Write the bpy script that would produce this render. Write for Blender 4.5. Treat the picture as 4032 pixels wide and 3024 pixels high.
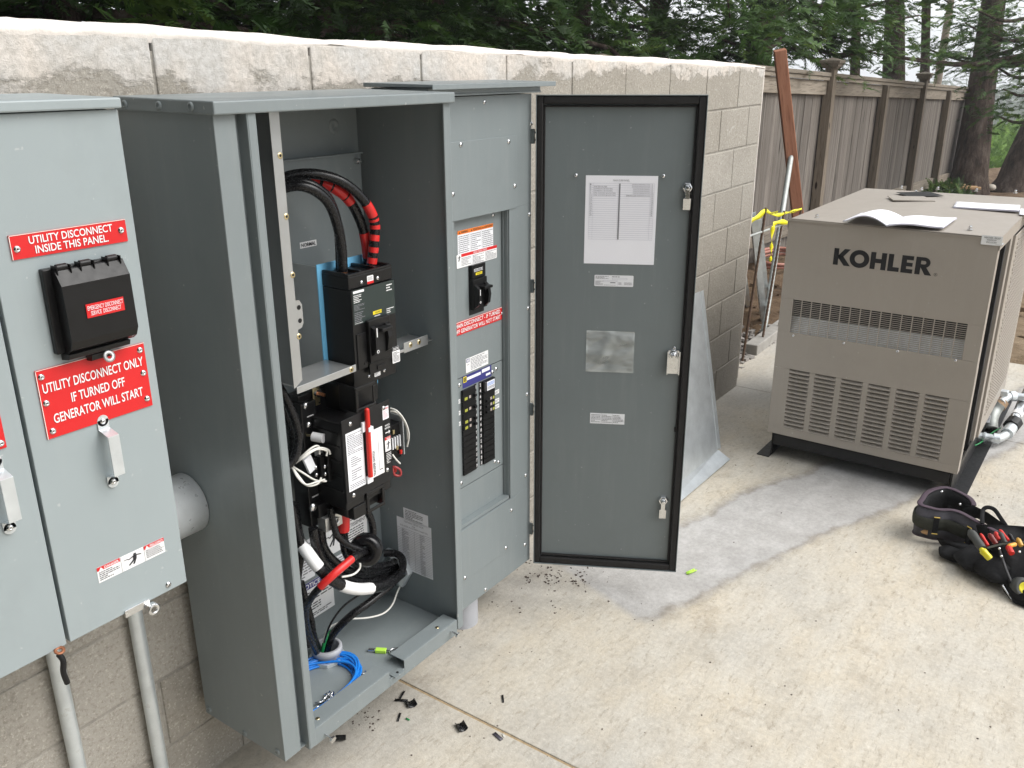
import bpy, math, random
import numpy as np
from mathutils import Matrix, Vector, Euler
random.seed(7); rng = np.random.default_rng(7)
R = math.radians
SC = bpy.context.scene
COL = SC.collection
for o in list(bpy.data.objects): bpy.data.objects.remove(o)

# ---------------------------------------------------------------- camera
CF, CP, CA, CR, CH = 3480.0, R(19.72), R(35.3), R(-0.2), 1.82
fw = np.array([math.cos(CA)*math.cos(CP), math.sin(CA)*math.cos(CP), -math.sin(CP)])
rt0 = np.array([math.sin(CA), -math.cos(CA), 0.0]); up0 = np.cross(rt0, fw)
rt = rt0*math.cos(CR)+up0*math.sin(CR); up = np.cross(rt, fw)
CPOS = np.array([0, 0, CH])
cam_d = bpy.data.cameras.new('camera'); cam = bpy.data.objects.new('camera', cam_d); COL.objects.link(cam)
cam_d.sensor_width = 36; cam_d.lens = CF/4032*36; cam_d.clip_start = 0.05; cam_d.clip_end = 3000
cam.matrix_world = Matrix(((rt[0], up[0], -fw[0], 0), (rt[1], up[1], -fw[1], 0), (rt[2], up[2], -fw[2], CH), (0, 0, 0, 1)))
SC.camera = cam
def W(u, v, x=None, y=None, z=None):
    """surveyed point: sight line met with a known real plane of the place"""
    d = fw*CF+rt*(u-2016)-up*(v-1512)
    t = x/d[0] if x is not None else (y/d[1] if y is not None else (z-CH)/d[2])
    return tuple(float(a) for a in CPOS+d*t)

# ---------------------------------------------------------------- world, sun, exposure
SUN_EL, SUN_AZ = 47, -66          # sun direction (azimuth from +X towards +Y)
w = bpy.data.worlds.new('World'); SC.world = w; w.use_nodes = True
nt = w.node_tree; nt.nodes.clear()
o_ = nt.nodes.new('ShaderNodeOutputWorld'); bg = nt.nodes.new('ShaderNodeBackground')
sk = nt.nodes.new('ShaderNodeTexSky'); sk.sky_type = 'NISHITA'; sk.sun_disc = False
sk.sun_elevation = R(SUN_EL); sk.sun_rotation = R(90-SUN_AZ); sk.air_density = 1.0; sk.dust_density = 3.0
hs = nt.nodes.new('ShaderNodeHueSaturation'); hs.inputs['Saturation'].default_value = 0.22; hs.inputs['Value'].default_value = 1.0
mx = nt.nodes.new('ShaderNodeMixRGB'); mx.inputs[0].default_value = 0.62; mx.inputs[2].default_value = (15.0, 15.4, 16.0, 1)
nt.links.new(sk.outputs[0], hs.inputs['Color']); nt.links.new(hs.outputs[0], mx.inputs[1])
nt.links.new(mx.outputs[0], bg.inputs[0]); bg.inputs[1].default_value = 0.056
nt.links.new(bg.outputs[0], o_.inputs[0])
sd = bpy.data.lights.new('sun', 'SUN'); sd.energy = 1.5; sd.angle = R(45); sd.color = (1.0, 0.97, 0.93)
sun = bpy.data.objects.new('sun', sd); COL.objects.link(sun)
sv = Vector((math.cos(R(SUN_EL))*math.cos(R(SUN_AZ)), math.cos(R(SUN_EL))*math.sin(R(SUN_AZ)), math.sin(R(SUN_EL))))
sun.rotation_euler = sv.to_track_quat('Z', 'Y').to_euler()
SC.view_settings.view_transform = 'Standard'; SC.view_settings.look = 'None'
SC.view_settings.exposure = 1.15; SC.view_settings.gamma = 1.0; SC.view_settings.use_curve_mapping = False
SC.render.engine = 'CYCLES'; SC.cycles.max_bounces = 6; SC.cycles.diffuse_bounces = 4; SC.cycles.glossy_bounces = 3
SC.cycles.transparent_max_bounces = 8; SC.cycles.use_denoising = True; SC.cycles.sample_clamp_indirect = 6

# ---------------------------------------------------------------- object helpers
WMX = {}
def tag(o, label=None, cat=None, group=None, kind=None):
    if label: o['label'] = label
    if cat: o['category'] = cat
    if group: o['group'] = group
    if kind: o['kind'] = kind
    return o
def thing(name, label, cat, loc=(0, 0, 0), rz=0, group=None, kind=None):
    o = bpy.data.objects.new(name, None); COL.objects.link(o); o.empty_display_size = .1
    o.location = loc; o.rotation_euler = (0, 0, rz)
    WMX[o] = Matrix.Translation(loc) @ Matrix.Rotation(rz, 4, 'Z')
    return tag(o, label, cat, group, kind)
def inst(me, name, parent, loc, rot=(0, 0, 0), sc=(1, 1, 1), label=None, rmat=None):
    """another object using a shared mesh, placed in world space under its parent"""
    o = bpy.data.objects.new(name, me); COL.objects.link(o)
    M = Matrix.Translation(loc) @ (rmat if rmat is not None else Euler(rot).to_matrix().to_4x4())
    M = M @ Matrix.Diagonal((*sc, 1))
    if parent is not None:
        o.parent = parent; L = WMX[parent].inverted() @ M
    else: L = M
    o.matrix_basis = L; WMX[o] = M
    if label: o['label'] = label
    return o
def frame(normal, upv=(0, 0, 1)):
    n = Vector(normal).normalized(); u = Vector(upv)
    x = u.cross(n)
    if x.length < 1e-4: x = Vector((1, 0, 0))
    x.normalize(); y = n.cross(x)
    return Matrix(((x[0], y[0], n[0], 0), (x[1], y[1], n[1], 0), (x[2], y[2], n[2], 0), (0, 0, 0, 1)))
def cr(pts, n=6, closed=False):
    P = [np.array(p, float) for p in pts]; out = []
    N = len(P)
    g = (lambda i: P[i % N]) if closed else (lambda i: P[max(0, min(N-1, i))])
    for i in range(N if closed else N-1):
        a, b, c, d = g(i-1), g(i), g(i+1), g(i+2)
        for k in range(n):
            t = k/n
            out.append(.5*((2*b)+(-a+c)*t+(2*a-5*b+4*c-d)*t*t+(-a+3*b-3*c+d)*t**3))
    if not closed: out.append(P[-1])
    return out
class MB:
    def __init__(s): s.v, s.f, s.m, s.s = [], [], [], []
    def add(s, vs, fs, m=0, smooth=False):
        b = len(s.v); s.v += [tuple(map(float, p)) for p in vs]
        for f in fs: s.f.append(tuple(b+i for i in f)); s.m.append(m); s.s.append(smooth)
        return s
    def box(s, x0, x1, y0, y1, z0, z1, m=0, xf=None):
        vs = [(x, y, z) for x in (x0, x1) for y in (y0, y1) for z in (z0, z1)]
        if xf is not None: vs = [tuple(xf @ Vector(p)) for p in vs]
        return s.add(vs, [(0, 1, 3, 2), (4, 6, 7, 5), (0, 4, 5, 1), (2, 3, 7, 6), (0, 2, 6, 4), (1, 5, 7, 3)], m)
    def hull8(s, vs, m=0):
        return s.add(vs, [(0, 1, 3, 2), (4, 6, 7, 5), (0, 4, 5, 1), (2, 3, 7, 6), (0, 2, 6, 4), (1, 5, 7, 3)], m)
    def prism(s, poly, a, b, f, m=0, smooth=False):
        """poly 2d, f(p,q,t) -> 3d; extruded from t=a to t=b"""
        n = len(poly); vs = [f(p, q, a) for p, q in poly]+[f(p, q, b) for p, q in poly]
        fs = [tuple(range(n-1, -1, -1)), tuple(range(n, 2*n))]
        s.add(vs, fs, m)
        return s.add(vs, [(i, (i+1) % n, n+(i+1) % n, n+i) for i in range(n)], m, smooth)
    def tube(s, pts, r, n=8, closed=False, m=0, caps=True, flat=1.0):
        P = [np.array(p, float) for p in pts]; N = len(P); vs = []
        T = []
        for i in range(N):
            a = P[(i-1) % N] if (closed or i > 0) else P[i]; b = P[(i+1) % N] if (closed or i < N-1) else P[i]
            t = b-a; T.append(t/(np.linalg.norm(t)+1e-12))
        u = np.cross(T[0], (0, 0, 1.0))
        if np.linalg.norm(u) < .1: u = np.cross(T[0], (0, 1.0, 0))
        u /= np.linalg.norm(u)
        for i in range(N):
            u = u-T[i]*u.dot(T[i]); u /= np.linalg.norm(u)+1e-12; w_ = np.cross(T[i], u)
            rr = r[i] if hasattr(r, '__len__') else r
            for k in range(n):
                a = 2*math.pi*k/n; vs.append(P[i]+u*rr*math.cos(a)+w_*rr*flat*math.sin(a))
        fs = []
        for i in range(N if closed else N-1):
            j = (i+1) % N
            for k in range(n): fs.append((i*n+k, i*n+(k+1) % n, j*n+(k+1) % n, j*n+k))
        s.add(vs, fs, m, True)
        if caps and not closed:
            s.add(vs[:n], [tuple(range(n-1, -1, -1))], m); s.add(vs[-n:], [tuple(range(n))], m)
        return s
    def cyl(s, p0, p1, r, n=14, m=0, r1=None, caps=True):
        return s.tube([p0, p1], [r, r if r1 is None else r1], n, m=m, caps=caps)
    def lathe(s, prof, M=None, n=16, m=0, smooth=True):
        """prof: (radius, height) list, about local z of M"""
        vs = []
        for r, h in prof:
            for k in range(n):
                a = 2*math.pi*k/n; p = Vector((r*math.cos(a), r*math.sin(a), h)); vs.append(M @ p if M is not None else p)
        fs = [(i*n+k, i*n+(k+1) % n, (i+1)*n+(k+1) % n, (i+1)*n+k) for i in range(len(prof)-1) for k in range(n)]
        return s.add(vs, fs, m, smooth)
    def quad(s, *p, m=0): return s.add(p, [tuple(range(len(p)))], m)
    def sph(s, c, r, n=10, m=0, sq=(1, 1, 1)):
        vs, fs = [], []
        for i in range(n+1):
            th = math.pi*i/n
            for k in range(n*2):
                a = math.pi*k/n; vs.append((c[0]+r*sq[0]*math.sin(th)*math.cos(a), c[1]+r*sq[1]*math.sin(th)*math.sin(a), c[2]+r*sq[2]*math.cos(th)))
        for i in range(n):
            for k in range(n*2): fs.append((i*n*2+k, i*n*2+(k+1) % (n*2), (i+1)*n*2+(k+1) % (n*2), (i+1)*n*2+k))
        return s.add(vs, fs, m, True)
    def sheet(s, ctr, half, m=0, th=.0):
        """thin strip with centre line ctr (3d pts) and half-width vectors half"""
        N = len(ctr); vs = []
        for c, h in zip(ctr, half): vs += [np.array(c)+np.array(h), np.array(c)-np.array(h)]
        return s.add(vs, [(2*i, 2*i+1, 2*i+3, 2*i+2) for i in range(N-1)], m, True)
    def mesh(s, name, mats, M=None):
        me = bpy.data.meshes.new(name); vs = s.v if M is None else [tuple(M @ Vector(p)) for p in s.v]
        me.from_pydata(vs, [], s.f)
        for mt in (mats if isinstance(mats, (list, tuple)) else [mats]): me.materials.append(mt)
        me.polygons.foreach_set('material_index', s.m); me.polygons.foreach_set('use_smooth', s.s); me.update()
        return me
    def build(s, name, mats, parent=None, bevel=0, label=None, solid=0, seg=2):
        if parent is not None:
            M = WMX[parent].inverted(); wm = WMX[parent]; loc = None
        else:
            a = np.array(s.v); loc = Vector(((a[:, 0].min()+a[:, 0].max())/2, (a[:, 1].min()+a[:, 1].max())/2, a[:, 2].min()))
            M = Matrix.Translation(-loc); wm = Matrix.Translation(loc)
        o = bpy.data.objects.new(name, s.mesh(name, mats, M)); COL.objects.link(o)
        if parent is not None: o.parent = parent
        else: o.location = loc
        WMX[o] = wm
        if solid:
            md = o.modifiers.new('solid', 'SOLIDIFY'); md.thickness = solid; md.offset = 0
        if bevel:
            md = o.modifiers.new('bevel', 'BEVEL'); md.width = bevel; md.segments = seg; md.limit_method = 'ANGLE'; md.angle_limit = R(40)
        if label: o['label'] = label
        return o
# text ----------------------------------------------------------
_T = {}
def glyphs(t, bold=0.0):
    k = (t, bold)
    if k not in _T:
        cu = bpy.data.curves.new('t', 'FONT'); cu.body = t; cu.size = 1; cu.offset = bold; cu.resolution_u = 3; cu.fill_mode = 'FRONT'
        ob = bpy.data.objects.new('t', cu); me = bpy.data.meshes.new_from_object(ob)
        v = np.array([p.co[:2] for p in me.vertices]); f = [tuple(p.vertices) for p in me.polygons]
        bpy.data.objects.remove(ob); bpy.data.curves.remove(cu); bpy.data.meshes.remove(me)
        lo, hi = v.min(0), v.max(0); _T[k] = ((v-lo)/(hi-lo), f)
    return _T[k]
def plate(name, parent, O, ex, ey, w, h, th, els, mats, bevel=0, label=None, rnd=0):
    """a sign or label: thin plate with printed elements in fractions of its width and height.
    O is its lower left corner, ex right, ey up, as read"""
    O, ex, ey = Vector(O), Vector(ex).normalized(), Vector(ey).normalized(); n = ex.cross(ey)
    mb = MB(); P = lambda u, v, l=0: O+ex*(u*w)+ey*(v*h)+n*(th+l*.00035)
    if rnd:
        pts = []
        for cx, cy, a0 in ((w-rnd, rnd, -90), (w-rnd, h-rnd, 0), (rnd, h-rnd, 90), (rnd, rnd, 180)):
            for k in range(4): a = R(a0+30*k); pts.append(((cx+rnd*math.cos(a))/w, (cy+rnd*math.sin(a))/h))
    else: pts = [(0, 0), (1, 0), (1, 1), (0, 1)]
    N = len(pts)
    vs = [O+ex*(u*w)+ey*(v*h) for u, v in pts]+[P(u, v) for u, v in pts]
    mb.add(vs, [tuple(range(N, 2*N))]+[(i, (i+1) % N, N+(i+1) % N, N+i) for i in range(N)], 0)
    for e in els:
        k = e[0]
        if k == 'r': _, u0, v0, u1, v1, m = e[:6]; l = e[6] if len(e) > 6 else 1; mb.quad(P(u0, v0, l), P(u1, v0, l), P(u1, v1, l), P(u0, v1, l), m=m)
        elif k == 't':
            _, t, u0, v0, u1, v1, m = e[:7]; bold = e[7] if len(e) > 7 else 0.0; g, f = glyphs(t, bold)
            mb.add([P(u0+(u1-u0)*a, v0+(v1-v0)*b, 3) for a, b in g], f, m)
        elif k == 'g':
            _, u0, v0, u1, v1, nl, m = e; rr = random.Random(nl*13+int(u0*100)+int(v0*77))
            for i in range(nl):
                hh = (v1-v0)/nl; y = v1-hh*(i+1)+hh*.3; x = u0; end = u0+(u1-u0)*(1 if rr.random() < .7 else rr.uniform(.4, .9))
                while x < end-.005:
                    ww = min((u1-u0)*rr.uniform(.06, .2), end-x); mb.quad(P(x, y, 2), P(x+ww, y, 2), P(x+ww, y+hh*.42, 2), P(x, y+hh*.42, 2), m=m); x += ww+(u1-u0)*.03
        elif k == 'p': mb.quad(*[P(u, v, e[3] if len(e) > 3 else 3) for u, v in e[1]], m=e[2])
    return mb.build(name, mats, parent, bevel, label)
def dis(cx, cy, r, asp, m, l=3, n=12):
    return ('p', [(cx+r*math.cos(2*math.pi*k/n), cy+r*asp*math.sin(2*math.pi*k/n)) for k in range(n)], m, l)
def bar(a, b, t, m, asp=1.0, l=3):
    ax, ay, bx, by = a[0], a[1]/asp, b[0], b[1]/asp; d = math.hypot(bx-ax, by-ay); nx, ny = -(by-ay)/d*t/2, (bx-ax)/d*t/2
    return ('p', [(ax+nx, (ay+ny)*asp), (bx+nx, (by+ny)*asp), (bx-nx, (by-ny)*asp), (ax-nx, (ay-ny)*asp)][::-1], m, l)
def figure(u0, v0, u1, v1, m):
    """shock-hazard pictogram of a falling figure struck by a bolt"""
    X = lambda x: u0+(u1-u0)*x; Y = lambda y: v0+(v1-v0)*y; asp = (v1-v0)/(u1-u0); t = (u1-u0)
    B = lambda a, b, th: bar((X(a[0]), Y(a[1])), (X(b[0]), Y(b[1])), th*t, m, asp)
    return [dis(X(.6), Y(.88), .075*t, asp, m), B((.6, .8), (.58, .5), .17), B((.62, .5), (.5, .1), .09), B((.57, .5), (.28, .14), .09),
            B((.62, .78), (.9, .66), .07), B((.58, .78), (.3, .62), .07), B((.3, .62), (.2, .72), .05), B((.24, .7), (.05, .7), .04)]
def triangle(cx, cy, s, asp, m): return ('p', [(cx-s, cy-s*asp*.9), (cx+s, cy-s*asp*.9), (cx, cy+s*asp)], m, 3)

# ---------------------------------------------------------------- materials
def nodes(m): m.use_nodes = True; t = m.node_tree; return t, t.nodes['Principled BSDF']
class NT:
    def __init__(s, t): s.t = t
    def n(s, k, **kw):
        nd = s.t.nodes.new(k)
        for a, b in kw.items(): setattr(nd, a, b)
        return nd
    def l(s, a, b): s.t.links.new(a, b)
    def pos(s): return s.n('ShaderNodeNewGeometry').outputs['Position']
    def noise(s, vec, scale, detail=4, rough=.55, sc=None):
        if sc is not None:
            mp = s.n('ShaderNodeMapping'); mp.inputs['Scale'].default_value = sc; s.l(vec, mp.inputs['Vector']); vec = mp.outputs[0]
        nd = s.n('ShaderNodeTexNoise'); nd.inputs['Scale'].default_value = scale; nd.inputs['Detail'].default_value = detail; nd.inputs['Roughness'].default_value = rough
        s.l(vec, nd.inputs['Vector']); return nd.outputs['Fac']
    def ramp(s, fac, stops, interp='LINEAR'):
        nd = s.n('ShaderNodeValToRGB'); cr_ = nd.color_ramp; cr_.interpolation = interp
        while len(cr_.elements) > 1: cr_.elements.remove(cr_.elements[-1])
        for i, (p, c) in enumerate(stops):
            e = cr_.elements[0] if i == 0 else cr_.elements.new(p)
            e.position = p; e.color = (*c, 1) if hasattr(c, '__len__') else (c, c, c, 1)
        s.l(fac, nd.inputs[0]); return nd.outputs[0]
    def math(s, op, a, b=None, clamp=False):
        nd = s.n('ShaderNodeMath', operation=op, use_clamp=clamp)
        for i, x in enumerate((a, b)):
            if x is None: continue
            if isinstance(x, (int, float)): nd.inputs[i].default_value = x
            else: s.l(x, nd.inputs[i])
        return nd.outputs[0]
    def mix(s, fac, a, b, mode='MIX'):
        nd = s.n('ShaderNodeMixRGB', blend_type=mode)
        for i, x in enumerate((fac, a, b)):
            if isinstance(x, (int, float)): nd.inputs[i].default_value = x if i == 0 else (x, x, x, 1)
            elif isinstance(x, tuple): nd.inputs[i].default_value = (*x, 1) if len(x) == 3 else x
            else: s.l(x, nd.inputs[i])
        return nd.outputs[0]
    def bump(s, h, strength=.3, dist=.01, prev=None):
        nd = s.n('ShaderNodeBump'); nd.inputs['Strength'].default_value = strength; nd.inputs['Distance'].default_value = dist
        s.l(h, nd.inputs['Height'])
        if prev is not None: s.l(prev, nd.inputs['Normal'])
        return nd.outputs[0]
    def sep(s, v): nd = s.n('ShaderNodeSeparateXYZ'); s.l(v, nd.inputs[0]); return nd.outputs
def mat(name, c, rough=.5, metal=0.0, var=.06, vs=9, bump=0, bs=300, spec=.5, coat=0, grime=None, bd=.0006):
    m = bpy.data.materials.new(name); t, b = nodes(m); N = NT(t)
    b.inputs['Roughness'].default_value = rough; b.inputs['Metallic'].default_value = metal; b.inputs['Specular IOR Level'].default_value = spec
    if coat: b.inputs['Coat Weight'].default_value = coat
    p = N.pos()
    a = N.noise(p, vs, 5, .6); f = N.ramp(a, [(.25, 1-var), (.75, 1+var)])
    colr = N.mix(1.0, (*c, 1), f, 'MULTIPLY')
    if grime:
        g = N.noise(p, grime[0], 8, .7); gm = N.ramp(g, [(grime[1], 0), (grime[1]+.08, grime[2])]); colr = N.mix(gm, colr, grime[3])
    N.l(colr, b.inputs['Base Color'])
    r_ = N.ramp(N.noise(p, vs*2.3, 3), [(.3, max(.02, rough-.06)), (.7, min(1, rough+.06))]); N.l(r_, b.inputs['Roughness'])
    if name.endswith('paint'):
        st_ = N.noise(p, 6, 6, .7, (6, 6, .5)); colr2 = N.mix(N.ramp(st_, [(.5, 0), (.75, .05)]), colr, (.55, .54, .50)); sm_ = N.noise(p, 3.2, 8, .75); colr2 = N.mix(N.ramp(sm_, [(.52, 0), (.70, .09)]), colr2, (.07, .07, .065)); sp_ = N.noise(p, 75, 2, .5); colr2 = N.mix(N.ramp(sp_, [(.74, 0), (.77, .35)]), colr2, (.60, .60, .58)); N.l(colr2, b.inputs['Base Color'])
    if bump: N.l(N.bump(N.noise(p, bs, 3), bump, bd), b.inputs['Normal'])
    return m
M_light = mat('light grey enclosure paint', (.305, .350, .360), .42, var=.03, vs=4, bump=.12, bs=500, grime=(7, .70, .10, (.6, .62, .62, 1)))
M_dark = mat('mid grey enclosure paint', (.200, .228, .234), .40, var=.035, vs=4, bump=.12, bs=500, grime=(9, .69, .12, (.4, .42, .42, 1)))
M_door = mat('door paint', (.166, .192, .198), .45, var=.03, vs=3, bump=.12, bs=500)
M_black = mat('black moulded plastic', (.006, .006, .0065), .34, var=.2, vs=30, bump=.1, bs=700, spec=.35)
M_blackm = mat('matt black steel', (.008, .008, .009), .45, var=.2, vs=30, spec=.35)
M_ins = mat('black cable insulation', (.008, .008, .009), .28, var=.2, vs=60, bump=.25, bs=120, spec=.35)
M_gasket = mat('black foam gasket', (.010, .009, .009), .75, var=.3, vs=60, bump=.3, bs=250)
M_red = mat('red engraved plastic', (.62, .012, .014), .4, var=.04)
M_redtape = mat('red tape', (.62, .02, .018), .35, var=.08, vs=60, bump=.2, bs=150)
M_white = mat('white print', (.82, .82, .82), .5, var=.02)
M_paper = mat('white paper', (.90, .90, .95), .7, var=.02)
M_sticker = mat('white sticker', (.82, .83, .86), .45, var=.03)
M_ink = mat('black ink', (.02, .02, .025), .6, var=.05)
M_grey_ink = mat('grey ink', (.22, .22, .24), .6, var=.05)
M_pale_ink = mat('pale rule ink', (.5, .5, .58), .6, var=.05)
M_orange = mat('orange print', (.80, .20, .02), .5, var=.03)
M_yellow = mat('yellow print', (.80, .65, .02), .5, var=.03)
M_navy = mat('navy print', (.04, .04, .20), .45, var=.03)
M_blue = mat('blue cable jacket', (.01, .20, .68), .35, var=.08, vs=40)
M_lblue = mat('light blue insulating sheet', (.18, .52, .80), .5, var=.04)
M_zinc = mat('zinc plated steel', (.72, .73, .74), .22, metal=1.0, var=.12, vs=60)
M_galv = mat('galvanised steel', (.66, .70, .72), .34, metal=.6, var=.14, vs=14, bump=.1, bs=60)
M_strut = mat('weathered galvanised strut', (.42, .44, .42), .55, metal=.4, var=.16, vs=25, bump=.2, bs=120, grime=(18, .62, .5, (.28, .25, .2, 1)))
M_brass = mat('brass insert', (.62, .52, .30), .3, metal=1.0, var=.1)
M_copper = mat('bare copper strand', (.75, .32, .16), .3, metal=1.0, var=.2, vs=200)
M_steelin = mat('inner mill steel', (.44, .45, .45), .36, metal=.7, var=.08, vs=12)
M_alum = mat('aluminium lug', (.62, .62, .60), .35, metal=.8, var=.1, vs=40)
M_wire_w = mat('white wire insulation', (.72, .71, .66), .4, var=.05)
M_green = mat('green wire insulation', (.01, .22, .06), .4, var=.1)
M_lime = mat('lime green tape', (.45, .75, .08), .5, var=.08)
M_tan = mat('taupe generator paint', (.338, .302, .262), .48, var=.025, vs=3, bump=.1, bs=500)
M_pvc = mat('grey pvc conduit', (.40, .41, .44), .45, var=.05)
M_rust = mat('rusty rebar', (.11, .065, .04), .75, var=.4, vs=40, bump=.5, bs=200)
M_tape = mat('yellow caution tape', (.85, .78, .01), .4, var=.05)
M_fab = mat('black nylon fabric', (.014, .014, .015), .85, var=.4, vs=60, bump=.6, bs=900, spec=.2)
M_fabg = mat('charcoal padded fabric', (.085, .082, .095), .9, var=.25, vs=30, bump=.5, bs=700, spec=.2)
M_web = mat('olive black webbing', (.045, .046, .036), .85, var=.2, vs=80, bump=.5, bs=1200, spec=.2)
M_red2 = mat('red tool handle', (.60, .02, .012), .35, var=.1)
M_dred = mat('dark red tool handle', (.16, .015, .012), .35, var=.1)
M_yelt = mat('translucent yellow handle', (.62, .55, .02), .2, var=.2, vs=80)
M_grip = mat('grey rubber grip', (.05, .052, .048), .6, var=.15)
M_hose = mat('terracotta hose', (.35, .15, .11), .5, var=.1)
M_lumber = mat('fresh lumber', (.52, .33, .17), .7, var=.12, vs=20)
M_glove = mat('amber rubber tip', (.55, .33, .16), .5, var=.1)
M_purple = mat('plum piping', (.055, .035, .05), .8, var=.2)
M_clear = bpy.data.materials.new('clear vinyl pouch'); t, b = nodes(M_clear); N = NT(t)
b.inputs['Base Color'].default_value = (.75, .78, .76, 1); b.inputs['Roughness'].default_value = .07; b.inputs['Alpha'].default_value = .34; b.inputs['Specular IOR Level'].default_value = 1.0
N.l(N.bump(N.noise(N.pos(), 9, 2, .4, (1, 1, 2.2)), 1.0, .05), b.inputs['Normal'])

# concrete slab -------------------------------------------------
def slab_mat():
    m = bpy.data.materials.new('pale brushed concrete'); t, b = nodes(m); N = NT(t); p = N.pos(); s = N.sep(p)
    big = N.noise(p, 1.6, 5, .6); mid = N.noise(p, 7, 8, .68); fine = N.noise(p, 60, 6, .7); st = N.noise(p, 5, 7, .7, (1, 2.6, 1))
    c = N.mix(N.ramp(big, [(.36, 0), (.62, 1)]), (.50, .47, .415), (.62, .55, .435))
    c = N.mix(N.ramp(st, [(.40, 0), (.66, .55)]), c, (.66, .63, .56))
    c = N.mix(N.ramp(mid, [(.54, 0), (.68, .45)]), c, (.37, .325, .26))
    blot = N.noise(p, 3.3, 9, .75); c = N.mix(N.ramp(blot, [(.59, 0), (.65, .45)]), c, (.37, .31, .235))
    N_s = N.noise(p, 16, 9, .8, (1, 3.2, 1)); c = N.mix(N.ramp(N_s, [(.54, 0), (.61, .6)]), c, (.36, .31, .24)); N_t = N.noise(p, 42, 6, .8, (2.4, 1, 1)); c = N.mix(N.ramp(N_t, [(.56, 0), (.62, .5)]), c, (.72, .69, .62))
    tw = N.noise(p, 24, 8, .8, (.5, 5, 1)); c = N.mix(N.ramp(tw, [(.57, 0), (.63, .45)]), c, (.36, .32, .26))
    # grey damp-looking patch running across the slab
    wob = N.math('MULTIPLY', N.math('SUBTRACT', N.noise(p, 2.2, 7, .62), .5), .24)
    nx, ny = .335, .942
    d = N.math('ADD', N.math('MULTIPLY', s[0], nx), N.math('MULTIPLY', s[1], ny))
    d = N.math('ABSOLUTE', N.math('ADD', N.math('SUBTRACT', d, 2.10), wob))
    m1 = N.math('SUBTRACT', 1.0, N.ramp(d, [(.20, 0), (.235, 1)]))
    gate = N.ramp(N.math('MULTIPLY', N.math('ADD', N.math('SUBTRACT', s[0], N.math('MULTIPLY', s[1], .33)), N.math('MULTIPLY', wob, .25)), .2), [(.399, 0), (.406, 1)])
    m1 = N.math('MULTIPLY', m1, gate)
    c = N.mix(N.math('MULTIPLY', m1, .9), c, N.mix(N.ramp(N.noise(p, 9, 7, .7), [(.4, 0), (.66, 1)]), (.42, .41, .40), (.54, .53, .52)))
    ring = N.ramp(d, [(.185, 0), (.208, 1), (.232, .55), (.27, 0)]); ring = N.math('MULTIPLY', ring, N.ramp(N.noise(p, 11, 6, .7), [(.36, .15), (.6, 1)])); c = N.mix(N.math('MULTIPLY', N.math('MULTIPLY', ring, .75), N.ramp(N.math('MULTIPLY', s[0], .2), [(.46, 0), (.49, 1)])), c, (.25, .22, .18))
    # darker, greyer tone towards the wall
    near = N.ramp(N.math('ADD', s[1], N.math('MULTIPLY', wob, 1.3)), [(.0, 0), (.98, 0), (1.0, 1)])
    c = N.mix(N.math('MULTIPLY', N.ramp(N.math('MULTIPLY', s[1], .5), [(.66, 0), (.85, .55)]), N.ramp(big, [(.3, 1), (.7, .5)])), c, (.40, .385, .36))
    spk = N.ramp(N.noise(p, 210, 2, .5), [(.70, 0), (.76, 1)]); c = N.mix(N.math('MULTIPLY', spk, .35), c, (.2, .17, .14))
    c = N.mix(1.0, c, N.ramp(fine, [(.3, .74), (.7, .96)]), 'MULTIPLY')
    N.l(c, b.inputs['Base Color']); b.inputs['Roughness'].default_value = .82; b.inputs['Specular IOR Level'].default_value = .3
    h = N.math('ADD', N.math('MULTIPLY', N.noise(p, 26, 6, .65), .8), N.math('MULTIPLY', N.noise(p, 180, 4), .35))
    N.l(N.bump(h, .5, .006), b.inputs['Normal']); return m
M_slab = slab_mat()
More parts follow.
